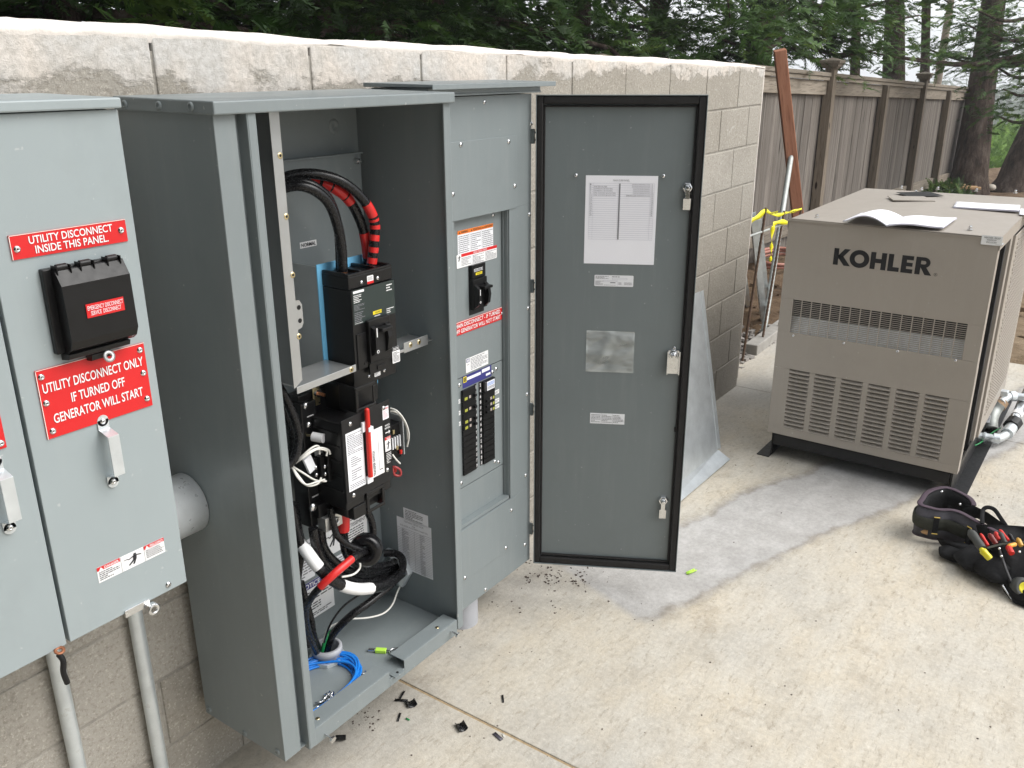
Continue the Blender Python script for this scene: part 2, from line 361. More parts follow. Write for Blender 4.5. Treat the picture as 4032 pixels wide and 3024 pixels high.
def block_mat():
    m = bpy.data.materials.new('concrete block'); t, b = nodes(m); N = NT(t); p = N.pos(); s = N.sep(p)
    oi = N.n('ShaderNodeObjectInfo').outputs['Random']
    c = N.mix(oi, (.325, .300, .258), (.390, .365, .322))
    grain = N.noise(p, 95, 5, .75); c = N.mix(N.ramp(grain, [(.50, 0), (.64, .55)]), c, (.20, .175, .14))
    c = N.mix(N.ramp(N.noise(p, 140, 3, .6), [(.58, 0), (.66, .55)]), c, (.60, .56, .49))
    c = N.mix(N.ramp(N.noise(p, 4, 6, .7), [(.50, 0), (.72, .45)]), c, (.27, .25, .215))
    c = N.mix(N.ramp(N.noise(p, 6.5, 8, .75), [(.70, 0), (.75, .4)]), c, (.24, .17, .10))
    # smeared white plaster along the top, thinner to the right
    wv = N.noise(p, 2.6, 10, .74, (1, 1, 1.6)); lim = N.math('ADD', s[2], N.math('MULTIPLY', N.math('SUBTRACT', wv, .5), .42))
    lim = N.math('ADD', lim, N.math('MULTIPLY', s[0], -.0))
    pm = N.ramp(N.math('SUBTRACT', lim, 1.0), [(.775, 0), (.795, .8), (.87, 1)])
    thin = N.ramp(N.noise(p, 50, 6, .7), [(.32, .45), (.6, 1)])
    c = N.mix(N.math('MULTIPLY', pm, thin), c, N.mix(N.ramp(N.noise(p, 5, 5), [(.4, 0), (.6, 1)]), (.62, .60, .57), (.74, .67, .60)))
    smear = N.ramp(N.noise(p, 2.2, 9, .75, (1, 1, 2.0)), [(.66, 0), (.69, 1)]); c = N.mix(N.math('MULTIPLY', smear, .5), c, (.64, .625, .60)); run_ = N.noise(p, 7, 7, .75, (3, 3, .5)); c = N.mix(N.ramp(run_, [(.60, 0), (.68, .4)]), c, (.25, .235, .205))
    # damp smooth skirt low down
    low = N.ramp(N.math('ADD', s[2], N.math('MULTIPLY', N.math('SUBTRACT', wv, .5), .3)), [(.30, 1), (.62, 0)])
    c = N.mix(N.math('MULTIPLY', low, N.ramp(N.math('MULTIPLY', s[0], .2), [(.5, 0), (.72, .5)])), c, (.24, .225, .205))
    N.l(c, b.inputs['Base Color']); b.inputs['Roughness'].default_value = .92; b.inputs['Specular IOR Level'].default_value = .25
    h = N.math('ADD', N.noise(p, 70, 6, .75), N.math('MULTIPLY', N.noise(p, 12, 4), 1.2))
    h = N.math('ADD', h, N.math('MULTIPLY', pm, .5)); N.l(N.bump(h, .75, .006), b.inputs['Normal']); return m
M_block = block_mat()
M_mortar = mat('mortar', (.30, .28, .245), .95, var=.3, vs=30, bump=.8, bs=120, bd=.004)
M_cap = mat('white plaster coping', (.78, .72, .66), .9, var=.12, vs=8, bump=.6, bs=60, bd=.004, grime=(14, .60, .4, (.50, .46, .41, 1)))
def dirt_mat():
    m = bpy.data.materials.new('brown earth'); t, b = nodes(m); N = NT(t); p = N.pos(); s = N.sep(p)
    c = N.ramp(N.noise(p, 3.5, 9, .72), [(.3, (.065, .042, .026)), (.5, (.15, .10, .062)), (.72, (.27, .195, .125))])
    lt = N.ramp(N.math('MULTIPLY', N.math('SUBTRACT', 3.0, s[1]), .2), [(.32, 0), (.5, .75)])
    c = N.mix(lt, c, N.mix(N.ramp(N.noise(p, 8, 7, .7), [(.4, 0), (.65, 1)]), (.26, .19, .12), (.40, .31, .21)))
    far = N.ramp(N.math('MULTIPLY', s[0], .01), [(.24, 0), (.32, 1)])
    c = N.mix(far, c, N.ramp(N.noise(p, .15, 6, .7), [(.35, (.035, .06, .02)), (.65, (.09, .13, .045))]))
    N.l(c, b.inputs['Base Color']); b.inputs['Roughness'].default_value = .95; b.inputs['Specular IOR Level'].default_value = .15
    h = N.math('ADD', N.noise(p, 14, 9, .75), N.math('MULTIPLY', N.noise(p, 60, 4), .3)); N.l(N.bump(h, .9, .05), b.inputs['Normal']); return m
M_dirt = dirt_mat()
def wood_mat(name, ca, cb, cd, axis='z', knots=True):
    m = bpy.data.materials.new(name); t, b = nodes(m); N = NT(t)
    tc = N.n('ShaderNodeTexCoord').outputs['Object']; oi = N.n('ShaderNodeObjectInfo').outputs['Random']
    add = N.n('ShaderNodeVectorMath', operation='ADD'); sc_ = N.n('ShaderNodeCombineXYZ'); mu = N.math('MULTIPLY', oi, 37.0)
    for i in range(3): N.l(mu, sc_.inputs[i])
    N.l(tc, add.inputs[0]); N.l(sc_.outputs[0], add.inputs[1]); v = add.outputs[0]
    g = (22, 22, 1.3) if axis == 'z' else (1.3, 22, 22)
    f = N.noise(v, 1.0, 8, .7, g); f2 = N.noise(v, 3.2, 6, .7, g)
    c = N.mix(N.ramp(f, [(.34, 0), (.66, 1)]), ca, cb)
    c = N.mix(N.ramp(f2, [(.52, 0), (.64, .75)]), c, cd)
    c = N.mix(1.0, c, N.ramp(oi, [(0, .78), (1, 1.18)]), 'MULTIPLY')
    if knots:
        vo = N.n('ShaderNodeTexVoronoi'); vo.inputs['Scale'].default_value = 1.0; mp = N.n('ShaderNodeMapping'); mp.inputs['Scale'].default_value = (7, 7, 2.3) if axis == 'z' else (2.3, 7, 7)
        N.l(v, mp.inputs['Vector']); N.l(mp.outputs[0], vo.inputs['Vector']); c = N.mix(N.ramp(vo.outputs['Distance'], [(.07, .95), (.12, 0)]), c, (.015, .010, .008))
    N.l(c, b.inputs['Base Color']); b.inputs['Roughness'].default_value = .85; b.inputs['Specular IOR Level'].default_value = .2
    N.l(N.bump(f2, .5, .004), b.inputs['Normal']); return m
M_board = wood_mat('weathered fence board', (.120, .104, .090), (.225, .203, .180), (.052, .044, .038))
M_rail = wood_mat('weathered rail', (.20, .172, .135), (.30, .262, .215), (.11, .09, .07), 'x', False)
M_post = wood_mat('weathered post', (.14, .115, .088), (.24, .20, .155), (.075, .06, .045))
M_redwood = wood_mat('redwood timber', (.27, .115, .07), (.38, .19, .12), (.16, .07, .045), 'z', False)
def bark_mat():
    m = bpy.data.materials.new('furrowed bark'); t, b = nodes(m); N = NT(t); p = N.pos()
    f = N.noise(p, 1.0, 9, .75, (9, 9, 2.0)); c = N.ramp(f, [(.35, (.022, .016, .013)), (.52, (.085, .062, .05)), (.7, (.19, .155, .13))])
    N.l(c, b.inputs['Base Color']); b.inputs['Roughness'].default_value = .95; b.inputs['Specular IOR Level'].default_value = .1
    N.l(N.bump(f, 1.0, .12), b.inputs['Normal']); return m
M_bark = bark_mat()
M_palebark = mat('pale dead bark', (.30, .25, .20), .9, var=.3, vs=12, bump=.8, bs=30, bd=.02)
def leaf_mat(name, a, b2, c2):
    m = bpy.data.materials.new(name); t, b = nodes(m); N = NT(t); p = N.pos()
    c = N.ramp(N.noise(p, 2.2, 3, .6), [(.32, a), (.52, b2), (.72, c2)]); c = N.mix(1.0, c, N.ramp(N.noise(p, 23, 2), [(.3, .65), (.7, 1.35)]), 'MULTIPLY')
    N.l(c, b.inputs['Base Color']); b.inputs['Roughness'].default_value = .6; b.inputs['Specular IOR Level'].default_value = .25
    b.inputs['Transmission Weight'].default_value = 0.0
    tr = N.n('ShaderNodeBsdfTranslucent'); N.l(c, tr.inputs[0]); ms = N.n('ShaderNodeMixShader'); ms.inputs[0].default_value = .25
    out = [x for x in t.nodes if x.type == 'OUTPUT_MATERIAL'][0]; N.l(b.outputs[0], ms.inputs[1]); N.l(tr.outputs[0], ms.inputs[2]); N.l(ms.outputs[0], out.inputs[0])
    return m
M_leaf = leaf_mat('dark cypress foliage', (.009, .021, .005), (.024, .056, .011), (.065, .115, .022))
M_leaf2 = leaf_mat('mid green cypress foliage', (.018, .042, .009), (.050, .105, .020), (.14, .21, .045))
M_leafb = leaf_mat('bright shrub foliage', (.06, .13, .02), (.14, .25, .04), (.24, .36, .08))
M_far = leaf_mat('distant foliage', (.03, .05, .02), (.06, .10, .035), (.10, .15, .06))
# ================================================================ SETTING
def hgt(x, y):
    """terrain height: level yard, slope behind the fence down to a valley, wooded hill beyond"""
    x = np.asarray(x, float); y = np.asarray(y, float)
    z = -0.10-0.034*np.clip(x-6.3, 0, 14)
    z = np.where(x > 6.32, z+.075, z)
    z = z+.05*np.clip((y-1.95)/.4, 0, 1)*(x > 4.92)*(x < 12)
    r = np.hypot(x, y)
    z = z-22*(1-np.exp(-np.clip(r-24, 0, None)/30))
    z = z+13*(1/(1+np.exp(-(r-150)/22)))
    return z
gx = np.concatenate([-400*np.linspace(1, 0, 14)[:-1]**2-6, np.linspace(-6, 24, 181), 24+480*np.linspace(0, 1, 40)[1:]**1.6])
gy = np.concatenate([-300*np.linspace(1, 0, 14)[:-1]**2-6, np.linspace(-6, 7, 92), 7+300*np.linspace(0, 1, 18)[1:]**2])
X, Y = np.meshgrid(gx, gy, indexing='ij'); Z = hgt(X, Y)
nr = rng.normal(size=X.shape); nr = (nr+np.roll(nr, 1, 0)+np.roll(nr, 1, 1)+np.roll(np.roll(nr, 1, 0), 1, 1))/4
yard = ((X > 6.45) | (Y > 2.0)) & (X < 26)
Z = Z+np.where(yard, nr*.028+.02*np.sin(X*2.1+Y)*np.sin(Y*2.7), 0)
Z = np.where((X < 6.45) & (Y < 1.95), -.12, Z)
n0, n1 = X.shape
mb = MB(); mb.v = [tuple(p) for p in np.stack([X, Y, Z], -1).reshape(-1, 3).tolist()]
for i in range(n0-1):
    for j in range(n1-1): mb.f.append((i*n1+j, (i+1)*n1+j, (i+1)*n1+j+1, i*n1+j+1)); mb.m.append(0); mb.s.append(True)
tag(mb.build('ground', M_dirt), kind='structure')
# concrete slab: panels with real joints
slab = thing('concrete_slab', None, None, (0, 0, 0)); slab['kind'] = 'structure'
xs = [-5, -1.6, 1.680, 4.893, 6.33]
for k in range(4):
    a, b_ = xs[k]+(.0045 if k == 2 else .002), xs[k+1]-(.0045 if k == 1 else .002)
    y1 = 1.93 if k < 3 else 1.96
    mb = MB().box(a, b_, -6, y1, -.1, 0); o = mb.build('slab_panel', M_slab, slab, bevel=.003)
M_sand = mat('sandy joint fill', (.36, .27, .16), .95, var=.3, vs=50, bump=.8, bs=200, bd=.003)
MB().box(1.6755, 1.6845, -6, 1.79, -.02, -.0035).build('joint_filler', M_sand, slab)
MB().box(4.8912, 4.8948, -6, 1.93, -.03, -.003).build('joint_filler', M_sand, slab)

# ---- block wall -------------------------------------------------
wall = thing('concrete_block_wall', 'long low wall of grey concrete blocks with white smeared coping, behind the electrical cabinets', 'wall', (1.5, 1.9, 0))
tops = [(-1.6, 1.915), (.9, 1.906), (1.222, 1.905), (1.657, 1.888), (2.222, 1.880), (2.925, 1.862), (4.178, 1.842), (4.893, 1.822)]
def wtop(x): return float(np.interp(x, [a for a, _ in tops], [b for _, b in tops]))
jn = [1.207-.43*k for k in range(6, 0, -1)]+[1.207, 1.656, 2.086, 2.515, 2.928, 3.341, 3.749, 4.148, 4.552, 4.893]
TILT = .0100
cz = [.198+.2035*k for k in range(-1, 9)]
def jz(k, x): return cz[k]+TILT*(x-4.9)
J = .0035
bm_cache = {}
def block(x0, x1, k, top=False):
    w_ = round(x1-x0, 3); key = (w_, top and (round(x0, 2)), k == 0)
    z0 = jz(k, x0)
    if top or w_ < .38:
        mb = MB(); h0 = (wtop(x0)-.012 if top else jz(k+1, x0)-J)-z0; h1 = (wtop(x1)-.012 if top else jz(k+1, x1)-J)-z0
        mb.hull8([(0+J, 0, J), (0+J, 0, h0), (0+J, .10, J), (0+J, .10, h0), (w_-J, 0, J+TILT*w_), (w_-J, 0, h1), (w_-J, .10, J+TILT*w_), (w_-J, .10, h1)])
        me = mb.mesh('block', M_block)
    else:
        if w_ not in bm_cache:
            mb = MB(); s_ = TILT*w_; h = .2035-J
            mb.hull8([(J, 0, J), (J, 0, h), (J, .10, J), (J, .10, h), (w_-J, 0, J+s_), (w_-J, 0, h+s_), (w_-J, .10, J+s_), (w_-J, .10, h+s_)])
            bm_cache[w_] = mb.mesh('block', M_block)
        me = bm_cache[w_]
    o = inst(me, 'block', wall, (x0, 1.798+random.uniform(-.0012, .0012), z0))
    md = o.modifiers.new('bevel', 'BEVEL'); md.width = .004; md.segments = 2; md.limit_method = 'ANGLE'
for k in range(0, 9):
    top = (k == 8)
    if k % 2 == 0: js = jn
    else: js = [jn[0]]+[(jn[i]+jn[i+1])/2 for i in range(len(jn)-1)]+[jn[-1]]
    for a, b_ in zip(js[:-1], js[1:]): block(a, b_, k, top)
mb = MB().hull8([(-1.4, 1.8015, -.1), (-1.4, 1.8015, wtop(-1)-.02), (-1.4, 1.99, -.1), (-1.4, 1.99, wtop(-1)-.02), (4.888, 1.8015, -.1), (4.888, 1.8015, wtop(4.88)-.02), (4.888, 1.99, -.1), (4.888, 1.99, wtop(4.88)-.02)])
mb.build('mortar_bed', M_mortar, wall)
# coping: uneven hand-trowelled white plaster over the top edge
mb = MB(); N_ = 300; prof = [(.002, -.030), (-.0025, -.020), (-.002, -.008), (.008, .002), (.05, .006), (.12, .004), (.188, -.004), (.196, -.03)]
vs = []; rr = np.cumsum(rng.normal(size=N_)*.25); rr = rr-np.convolve(rr, np.ones(25)/25, 'same'); rr = rr/np.std(rr)
for i in range(N_):
    x = -1.4+(4.897+1.4)*i/(N_-1); zt = wtop(x)
    dip = .012+.012*abs(math.sin(x*3.1+1))*abs(math.sin(x*1.3))+.004*rr[i]
    for j, (dy, dz) in enumerate(prof):
        z = zt+dz
        if j == 0: z = zt-.006-max(.002, dip)*1.1
        if j == 1: z = zt-.005-max(0, dip)*.6
        vs.append((x, 1.798+dy+random.uniform(-.0006, .0006), z+(.0015*rr[i] if 1 < j < 7 else 0)))
P_ = len(prof); fs = [(i*P_+j, (i+1)*P_+j, (i+1)*P_+j+1, i*P_+j+1) for i in range(N_-1) for j in range(P_-1)]
mb.add(vs, fs, 0, True); mb.add(vs[-P_:], [tuple(range(P_))], 0); mb.build('plaster_coping', M_cap, wall)
# white plaster arris at the free end
mb = MB(); pts = []
for i in range(40): z = .05+1.77*i/39; pts.append((4.893+random.uniform(-.001, .001), 1.800, z))
mb.tube(pts, [.0045+random.uniform(0, .002) for _ in pts], 6); mb.build('plaster_arris', M_cap, wall)

# ---- fence --------------------------------------------------------
FY = 3.05
def fz(x): return -.036*(x-8.1)-.0
fence = thing('board_fence', 'tall weathered grey timber fence with capped posts running away behind the generator', 'fence', (12, FY, -.2))
TOPZ = 1.82
posts = [(7.25, 0), (7.9, 0), (W(3270, 285, y=3.0)[0], 1), (W(3485, 320, y=3.0)[0], 0), (W(3635, 325, y=3.0)[0], 1), (W(3735, 345, y=3.0)[0], 0), (19.2, 1)]
brd = MB().box(0, .14, 0, .018, 0, 1).mesh('board', M_board)
x = 7.2; k = 0
while x < 19.2:
    wd = random.choice([.138, .138, .14, .115])
    inst(brd, 'board', fence, (x, FY+(.019 if k % 2 else .012)*0+random.uniform(-.003, .004), fz(x)-.12), (0, .036+random.uniform(-.003, .003)*0, 0), (wd/.14, 1, 1.86))
    x += wd+.0015; k += 1
def beam(name, x0, x1, y0, y1, za, zb, m=M_rail, par=fence):
    mb = MB(); mb.hull8([(x0, y0, fz(x0)+za), (x0, y0, fz(x0)+zb), (x0, y1, fz(x0)+za), (x0, y1, fz(x0)+zb), (x1, y0, fz(x1)+za), (x1, y0, fz(x1)+zb), (x1, y1, fz(x1)+za), (x1, y1, fz(x1)+zb)])
    return mb.build(name, m, par, bevel=.004)
px = [p[0] for p in posts]
for i in range(len(px)-1):
    beam('top_rail', px[i]+.055, px[i+1]-.055, FY-.045, FY-.003, 1.60, 1.745)
    beam('bottom_rail', px[i]+.055, px[i+1]-.055, FY-.045, FY-.003, .17, .33)
for a, b_ in ((px[0]+.06, px[2]-.06), (px[2]+.06, px[4]-.06), (px[4]+.06, px[6]-.06)):
    if b_ > a: beam('cap_rail', a, b_, FY-.085, FY+.09, 1.785, 1.825); beam('cap_fascia', a, b_, FY-.072, FY-.055, 1.745, 1.783)
for xx, cap in posts:
    h = 1.90 if cap else 1.742
    mb = MB().box(xx-.058, xx+.058, FY-.11, FY-.008, fz(xx)-.3, fz(xx)+h); po = mb.build('post', M_post, fence, bevel=.004)
    if cap:
        mb = MB(); M0 = Matrix.Translation((xx, FY-.059, fz(xx)+h)) @ Matrix.Rotation(R(45), 4, 'Z')
        mb.lathe([(0, -.03), (.10, -.03), (.10, -.012), (.128, -.010), (.128, .020), (.150, .022), (.150, .050), (.14, .054), (0, .080)], M0, 4, smooth=False)
        mb.build('post_cap', M_rail, po)
# pillar caps that show over the block wall, on another fence behind
t = thing('gate_post', 'grey wooden post cap rising just above the block wall before the hedge', 'post', (5.24, 3.0, 0))
MB().box(5.24-.115, 5.24+.115, 2.885, 3.115, -.05, 1.80).build('post', M_post, t, bevel=.005)
mb = MB(); M0 = Matrix.Translation((5.24, 3.0, 1.80)) @ Matrix.Rotation(R(45), 4, 'Z')
mb.lathe([(0, -.03), (.175, -.03), (.175, 0), (.195, .002), (.195, .03), (.22, .033), (.22, .055), (.20, .062), (0, .10)], M0, 4, smooth=False)
mb.build('post_cap', M_rail, t)

# ---- trees ---------------------------------------------------------
def rand_rots(n, tilt=None):
    q = rng.normal(size=(n, 4)); q /= np.linalg.norm(q, axis=1)[:, None]
    a, b_, c, d = q.T
    return np.stack([np.stack([1-2*(c*c+d*d), 2*(b_*c-a*d), 2*(b_*d+a*c)], -1), np.stack([2*(b_*c+a*d), 1-2*(b_*b_+d*d), 2*(c*d-a*b_)], -1), np.stack([2*(b_*d-a*c), 2*(c*d+a*b_), 1-2*(b_*b_+c*c)], -1)], 1)
def spray(n, seed, curl=.25):
    """one feathery spray along +x: thin leaflets either side of a stalk"""
    r_ = np.random.default_rng(seed); vs = []
    for i in range(n):
        t = (i+.5)/n; side = 1 if i % 2 else -1; base = np.array([t, 0, -curl*t*t]); L = (.30*(1-t)+.10)*r_.uniform(.7, 1.3)
        a = r_.uniform(.45, 1.0)*side; d = np.array([math.cos(a), math.sin(a), r_.uniform(-.35, .15)]); n2 = np.array([-d[1], d[0], r_.uniform(-.3, .3)])*.05
        vs += [base-n2, base+n2, base+d*L]
    return np.array(vs)
SPR = [spray(18, s) for s in range(5)]
def tri_mesh(name, V, m):
    me = bpy.data.meshes.new(name); n = len(V)
    me.vertices.add(n); me.vertices.foreach_set('co', V.astype(np.float32).ravel()); me.loops.add(n); me.loops.foreach_set('vertex_index', np.arange(n, dtype=np.int32))
    me.polygons.add(n//3); me.polygons.foreach_set('loop_start', np.arange(0, n, 3, dtype=np.int32)); me.polygons.foreach_set('loop_total', np.full(n//3, 3, np.int32))
    me.materials.append(m); me.update(); me.validate(); return me
def scatter(C, D, S):
    """C centres, D outward directions, S sizes -> triangle soup of sprays"""
    out = []; n = len(C); idx = rng.integers(0, len(SPR), n)
    D = D/np.linalg.norm(D, axis=1)[:, None]; U = rng.normal(size=(n, 3)); U[:, 2] *= .4; Yv = np.cross(np.array([0, 0, 1.0])+U*.5, D); Yv /= np.linalg.norm(Yv, axis=1)[:, None]; Zv = np.cross(D, Yv)
    for k in range(len(SPR)):
        s_ = idx == k
        if not s_.any(): continue
        B = np.stack([D[s_], Yv[s_], Zv[s_]], -1); T = SPR[k]
        out.append((np.einsum('nij,tj->nti', B, T)*S[s_][:, None, None]+C[s_][:, None, :]).reshape(-1, 3))
    return np.concatenate(out)
def keepout(C, D, S):
    """sprays that would grow through the wall or fence are trimmed"""
    bad = ((C[:, 1] < 2.35) & (C[:, 0] < 5.1) & (C[:, 0] > -1.8) & (C[:, 2] < 2.6)) | ((C[:, 1] < 3.35) & (C[:, 0] > 4.6) & (C[:, 0] < 19.3) & (C[:, 2] < 2.0) & (C[:, 1] > 1.0))
    k = ~bad; return C[k], D[k], S[k]
def boughs(base, top, r0, z0, z1, nb, ns, ss, spread=1.0, droop=.25, face=None, shape=.7):
    """sprays clustered along branches leaving a trunk axis base->top between heights z0..z1"""
    Cs, Ds, Ss, lines = [], [], [], []
    for i in range(nb):
        tz = (i+rng.uniform(0, 1))/nb; z = z0+(z1-z0)*tz; f = (z-base[2])/(top[2]-base[2]); o0 = np.array(base)+(np.array(top)-np.array(base))*f
        a = rng.uniform(0, 2*math.pi) if face is None else face+rng.normal()*1.0
        L = r0*(1-tz*shape)*rng.uniform(.65, 1.12)*spread; d = np.array([math.cos(a), math.sin(a), rng.uniform(-.05, .28)])
        P = [o0+d*L*t-np.array([0, 0, droop*L*t*t])+rng.normal(size=3)*.03*L*t for t in np.linspace(0, 1, 7)]; lines.append((P, L))
        for k in range(ns):
            t = rng.uniform(.22, 1)**.7; j = min(5, int(t*6)); p = P[j]+(P[j+1]-P[j])*(t*6-j)
            Cs.append(p+rng.normal(size=3)*np.array([.09, .09, .05])*L*(1.15-t*.6)); dd = d+rng.normal(size=3)*np.array([.8, .8, .35]); dd[2] -= .1; Ds.append(dd); Ss.append(ss*rng.uniform(.6, 1.3))
    return np.array(Cs), np.array(Ds), np.array(Ss), lines
def trunk(mb, pts, r0, r1, n=14, flare=1.35):
    P = cr(pts, 5); N = len(P); rs = []
    for i in range(N):
        t = i/(N-1); rr = r0+(r1-r0)*t; rr *= 1+(flare-1)*max(0, 1-t*7)**2; rs.append(rr*random.uniform(.94, 1.06))
    mb.tube(P, rs, n)
def tree(name, label, base, top, tr, crown, m=M_leaf, group='conifers behind the wall and fence', bark=M_bark, mid=None):
    t = thing(name, label, 'tree', (base[0], base[1], base[2]), group=group)
    mb = MB(); trunk(mb, [base, mid or tuple((np.array(base)*.5+np.array(top)*.5)), top], tr, tr*.35)
    Vs = []
    for kw in crown:
        C, D, S, lines = boughs(base, top, **kw); C, D, S = keepout(C, D, S); Vs.append(scatter(C, D, S))
        lines = [(P, L) for P, L in lines if not any((q[1] < 3.5 and q[2] < 2.2 and q[0] < 19) or (q[1] < 2.3 and q[0] < 5.2) for q in P)]
        for P, L in lines[::max(1, len(lines)//26)]: mb.tube(P, [max(.004, .022*L*(1-.13*i)) for i in range(7)], 5, caps=False)
    mb.build('trunk', bark, t)
    if Vs:
        me = tri_mesh('crown', np.concatenate(Vs), m); o = inst(me, 'crown', t, (0, 0, 0))
    return t
G = float
# dense cypress hedge row behind the wall
row = [(-2.4, 4.6, 'leftmost dark cypress, deep in shade above the left end of the wall'), (-.6, 4.9, 'dark cypress above the wall over the light grey panels'), (1.1, 4.5, 'dark cypress with bare inner twigs above the open cabinet'), (2.8, 5.0, 'dense dark cypress above the middle of the wall'),
       (4.4, 4.7, 'cypress with brighter sprays above the tall hood of the second cabinet'), (6.2, 5.2, 'cypress with a bare thin trunk showing left of the wooden post cap')]
for i, (x, y, lb) in enumerate(row):
    g = hgt(x, y)-.05
    tree('cypress_tree', lb, (x, y, G(g)), (x+.2, y+.1, 8.0), .11, [dict(r0=2.3, z0=1.3, z1=4.0, nb=80, ns=62, ss=.19, droop=.25, shape=.1), dict(r0=2.0, z0=3.8, z1=7.6, nb=24, ns=20, ss=.5, shape=.5)], m=(M_leaf if i % 2 == 0 else M_leaf2) if i > 1 else M_leaf)
# mixed conifers with sky gaps further right
for (x, y, h_, r_, z0, z1, nb, m, lb) in [
    (8.6, 5.2, 9, 2.5, .9, 5.2, 95, M_leaf2, 'bright green cypress whose sprays hang over the far end of the block wall'),
    (11.2, 5.6, 10, 2.4, .8, 6.0, 85, M_leaf, 'dark cypress behind the first capped fence post'),
    (5.5, 7.8, 10, 3.0, 1.0, 6.5, 80, M_leaf, 'dark conifer filling the gap behind the wooden post cap'),
    (1.5, 8.2, 10, 3.2, 1.0, 6.5, 80, M_leaf, 'dark conifer standing further back above the open cabinet'),
    (-2.5, 8.0, 10, 3.2, 1.0, 6.5, 70, M_leaf, 'dark conifer further back at the left end'),
    (-.5, 6.9, 10, 2.6, 1.0, 5.5, 90, M_leaf, 'dark conifer in the second row at the far left'), (3.4, 7.2, 10, 2.8, 1.0, 5.5, 95, M_leaf, 'dark conifer in the second row behind the middle of the wall'), (7.4, 7.4, 10, 2.8, 1.0, 5.5, 95, M_leaf, 'dark conifer in the second row behind the wall end'), (11.8, 8.6, 11, 3.0, 1.0, 6.0, 100, M_leaf, 'dark conifer furthest back behind the first fence bay'),
    (9.5, 8.8, 11, 3.0, 1.0, 7.0, 80, M_leaf, 'dark conifer further back behind the redwood timber')]:
    g = G(hgt(x, y)); tree('cypress_tree', lb, (x, y, g), (x, y, h_), .14, [dict(r0=r_, z0=z0, z1=z1, nb=nb, ns=46, ss=.27, droop=.25, shape=.15)], m=m)
def ray_at(u, v, F):
    d = fw*CF+rt*(u-2016)-up*(v-1512); d = d/math.hypot(d[0], d[1]); return tuple(CPOS+d*F)
def pine(lb, ub, ut, vt, F, rad, crown=[], bark=M_bark, vb=None, m=M_leaf2, name='pine_tree', umid=None):
    b_ = ray_at(ub, 700, F); base = (b_[0], b_[1], G(hgt(b_[0], b_[1]))-.1)
    tp = ray_at(ut, vt, F+.5); up_ = (np.array(tp)-np.array(base)); top = tuple(np.array(base)+up_*1.9)
    md = None
    if umid: q = ray_at(umid[0], umid[1], F+.2); md = None
    return tree(name, lb, base, top, rad, crown, m, 'pines beyond the fence', bark)
pine('thick dark furrowed pine trunk at the far end of the fence', 3819, 3913, 0, 18.5, .31, [dict(r0=3.2, z0=5.2, z1=9, nb=24, ns=30, ss=.5)])
pine('leaning pine trunk at the right edge of the view', 3985, 4150, 330, 19.5, .34, [dict(r0=3.0, z0=4.5, z1=8, nb=16, ns=30, ss=.5)])
pine('broad pine trunk behind the second fence bay', 3524, 3524, 0, 17.0, .245, [dict(r0=3.0, z0=3.6, z1=8, nb=26, ns=30, ss=.45)])
pine('slimmer dark pine trunk right of the broad one', 3640, 3648, 0, 19.0, .115, [dict(r0=2.4, z0=4.2, z1=8, nb=16, ns=24, ss=.45)])
pine('slender pale leaning dead trunk against the sky', 3630, 3745, 0, 21.0, .10, [], M_palebark)
pine('thin dark trunk left of the broad pine', 3365, 3375, 0, 16.0, .10, [dict(r0=3.0, z0=2.6, z1=7, nb=30, ns=34, ss=.42)])
# low horizontal boughs crossing in front of the trunks: they belong to a tree at the right
def hang(lb, root, tips, ss, ns, m=M_leaf2, tr=.2):
    t = thing('cypress_tree', lb, 'tree', (root[0], root[1], G(hgt(root[0], root[1]))), group='pines beyond the fence'); g = G(hgt(root[0], root[1]))
    mb = MB(); trunk(mb, [(root[0], root[1], g-.1), (root[0]+.1, root[1], 4), (root[0]+.2, root[1], 9)], tr, tr*.4)
    Cs, Ds, Ss = [], [], []
    for (u, v, F, u2, v2, F2) in tips:
        a, b_ = np.array(ray_at(u, v, F)), np.array(ray_at(u2, v2, F2)); P = cr([a, (a+b_)/2+np.array([0, 0, -.12]), b_], 4)
        mb.tube(P, [.035*(1-.09*i) for i in range(len(P))], 5, caps=False); L = np.linalg.norm(b_-a); d0 = (b_-a)/L
        for k in range(ns):
            s_ = rng.uniform(.1, 1); p = a+(b_-a)*s_; Cs.append(p+rng.normal(size=3)*np.array([.30, .30, .13])); Ds.append(d0+rng.normal(size=3)*np.array([.7, .7, .25])); Ss.append(ss*rng.uniform(.6, 1.25))
    mb.build('trunk', M_bark, t); inst(tri_mesh('crown', scatter(np.array(Cs), np.array(Ds), np.array(Ss)), m), 'crown', t, (0, 0, 0))
rr0 = ray_at(4150, 700, 15)
hang('cypress at the right edge whose long low boughs cross the tall trunks', (rr0[0], rr0[1]), [
    (4100, 200, 14.5, 3560, 225, 13.0), (4100, 230, 14.5, 3420, 205, 12.5), (4080, 150, 15, 3800, 90, 14), (4090, 60, 15, 3830, 30, 14), (4100, 250, 15, 3640, 190, 14),
    (4120, 330, 14.5, 3950, 350, 14), (4120, 440, 14.5, 3925, 455, 14), (4060, 170, 15, 3700, 215, 14.4), (4100, 120, 15, 3900, 130, 14), (4110, 290, 15, 3900, 245, 14)], .19, 110)
rr1 = ray_at(3120, 700, 12)
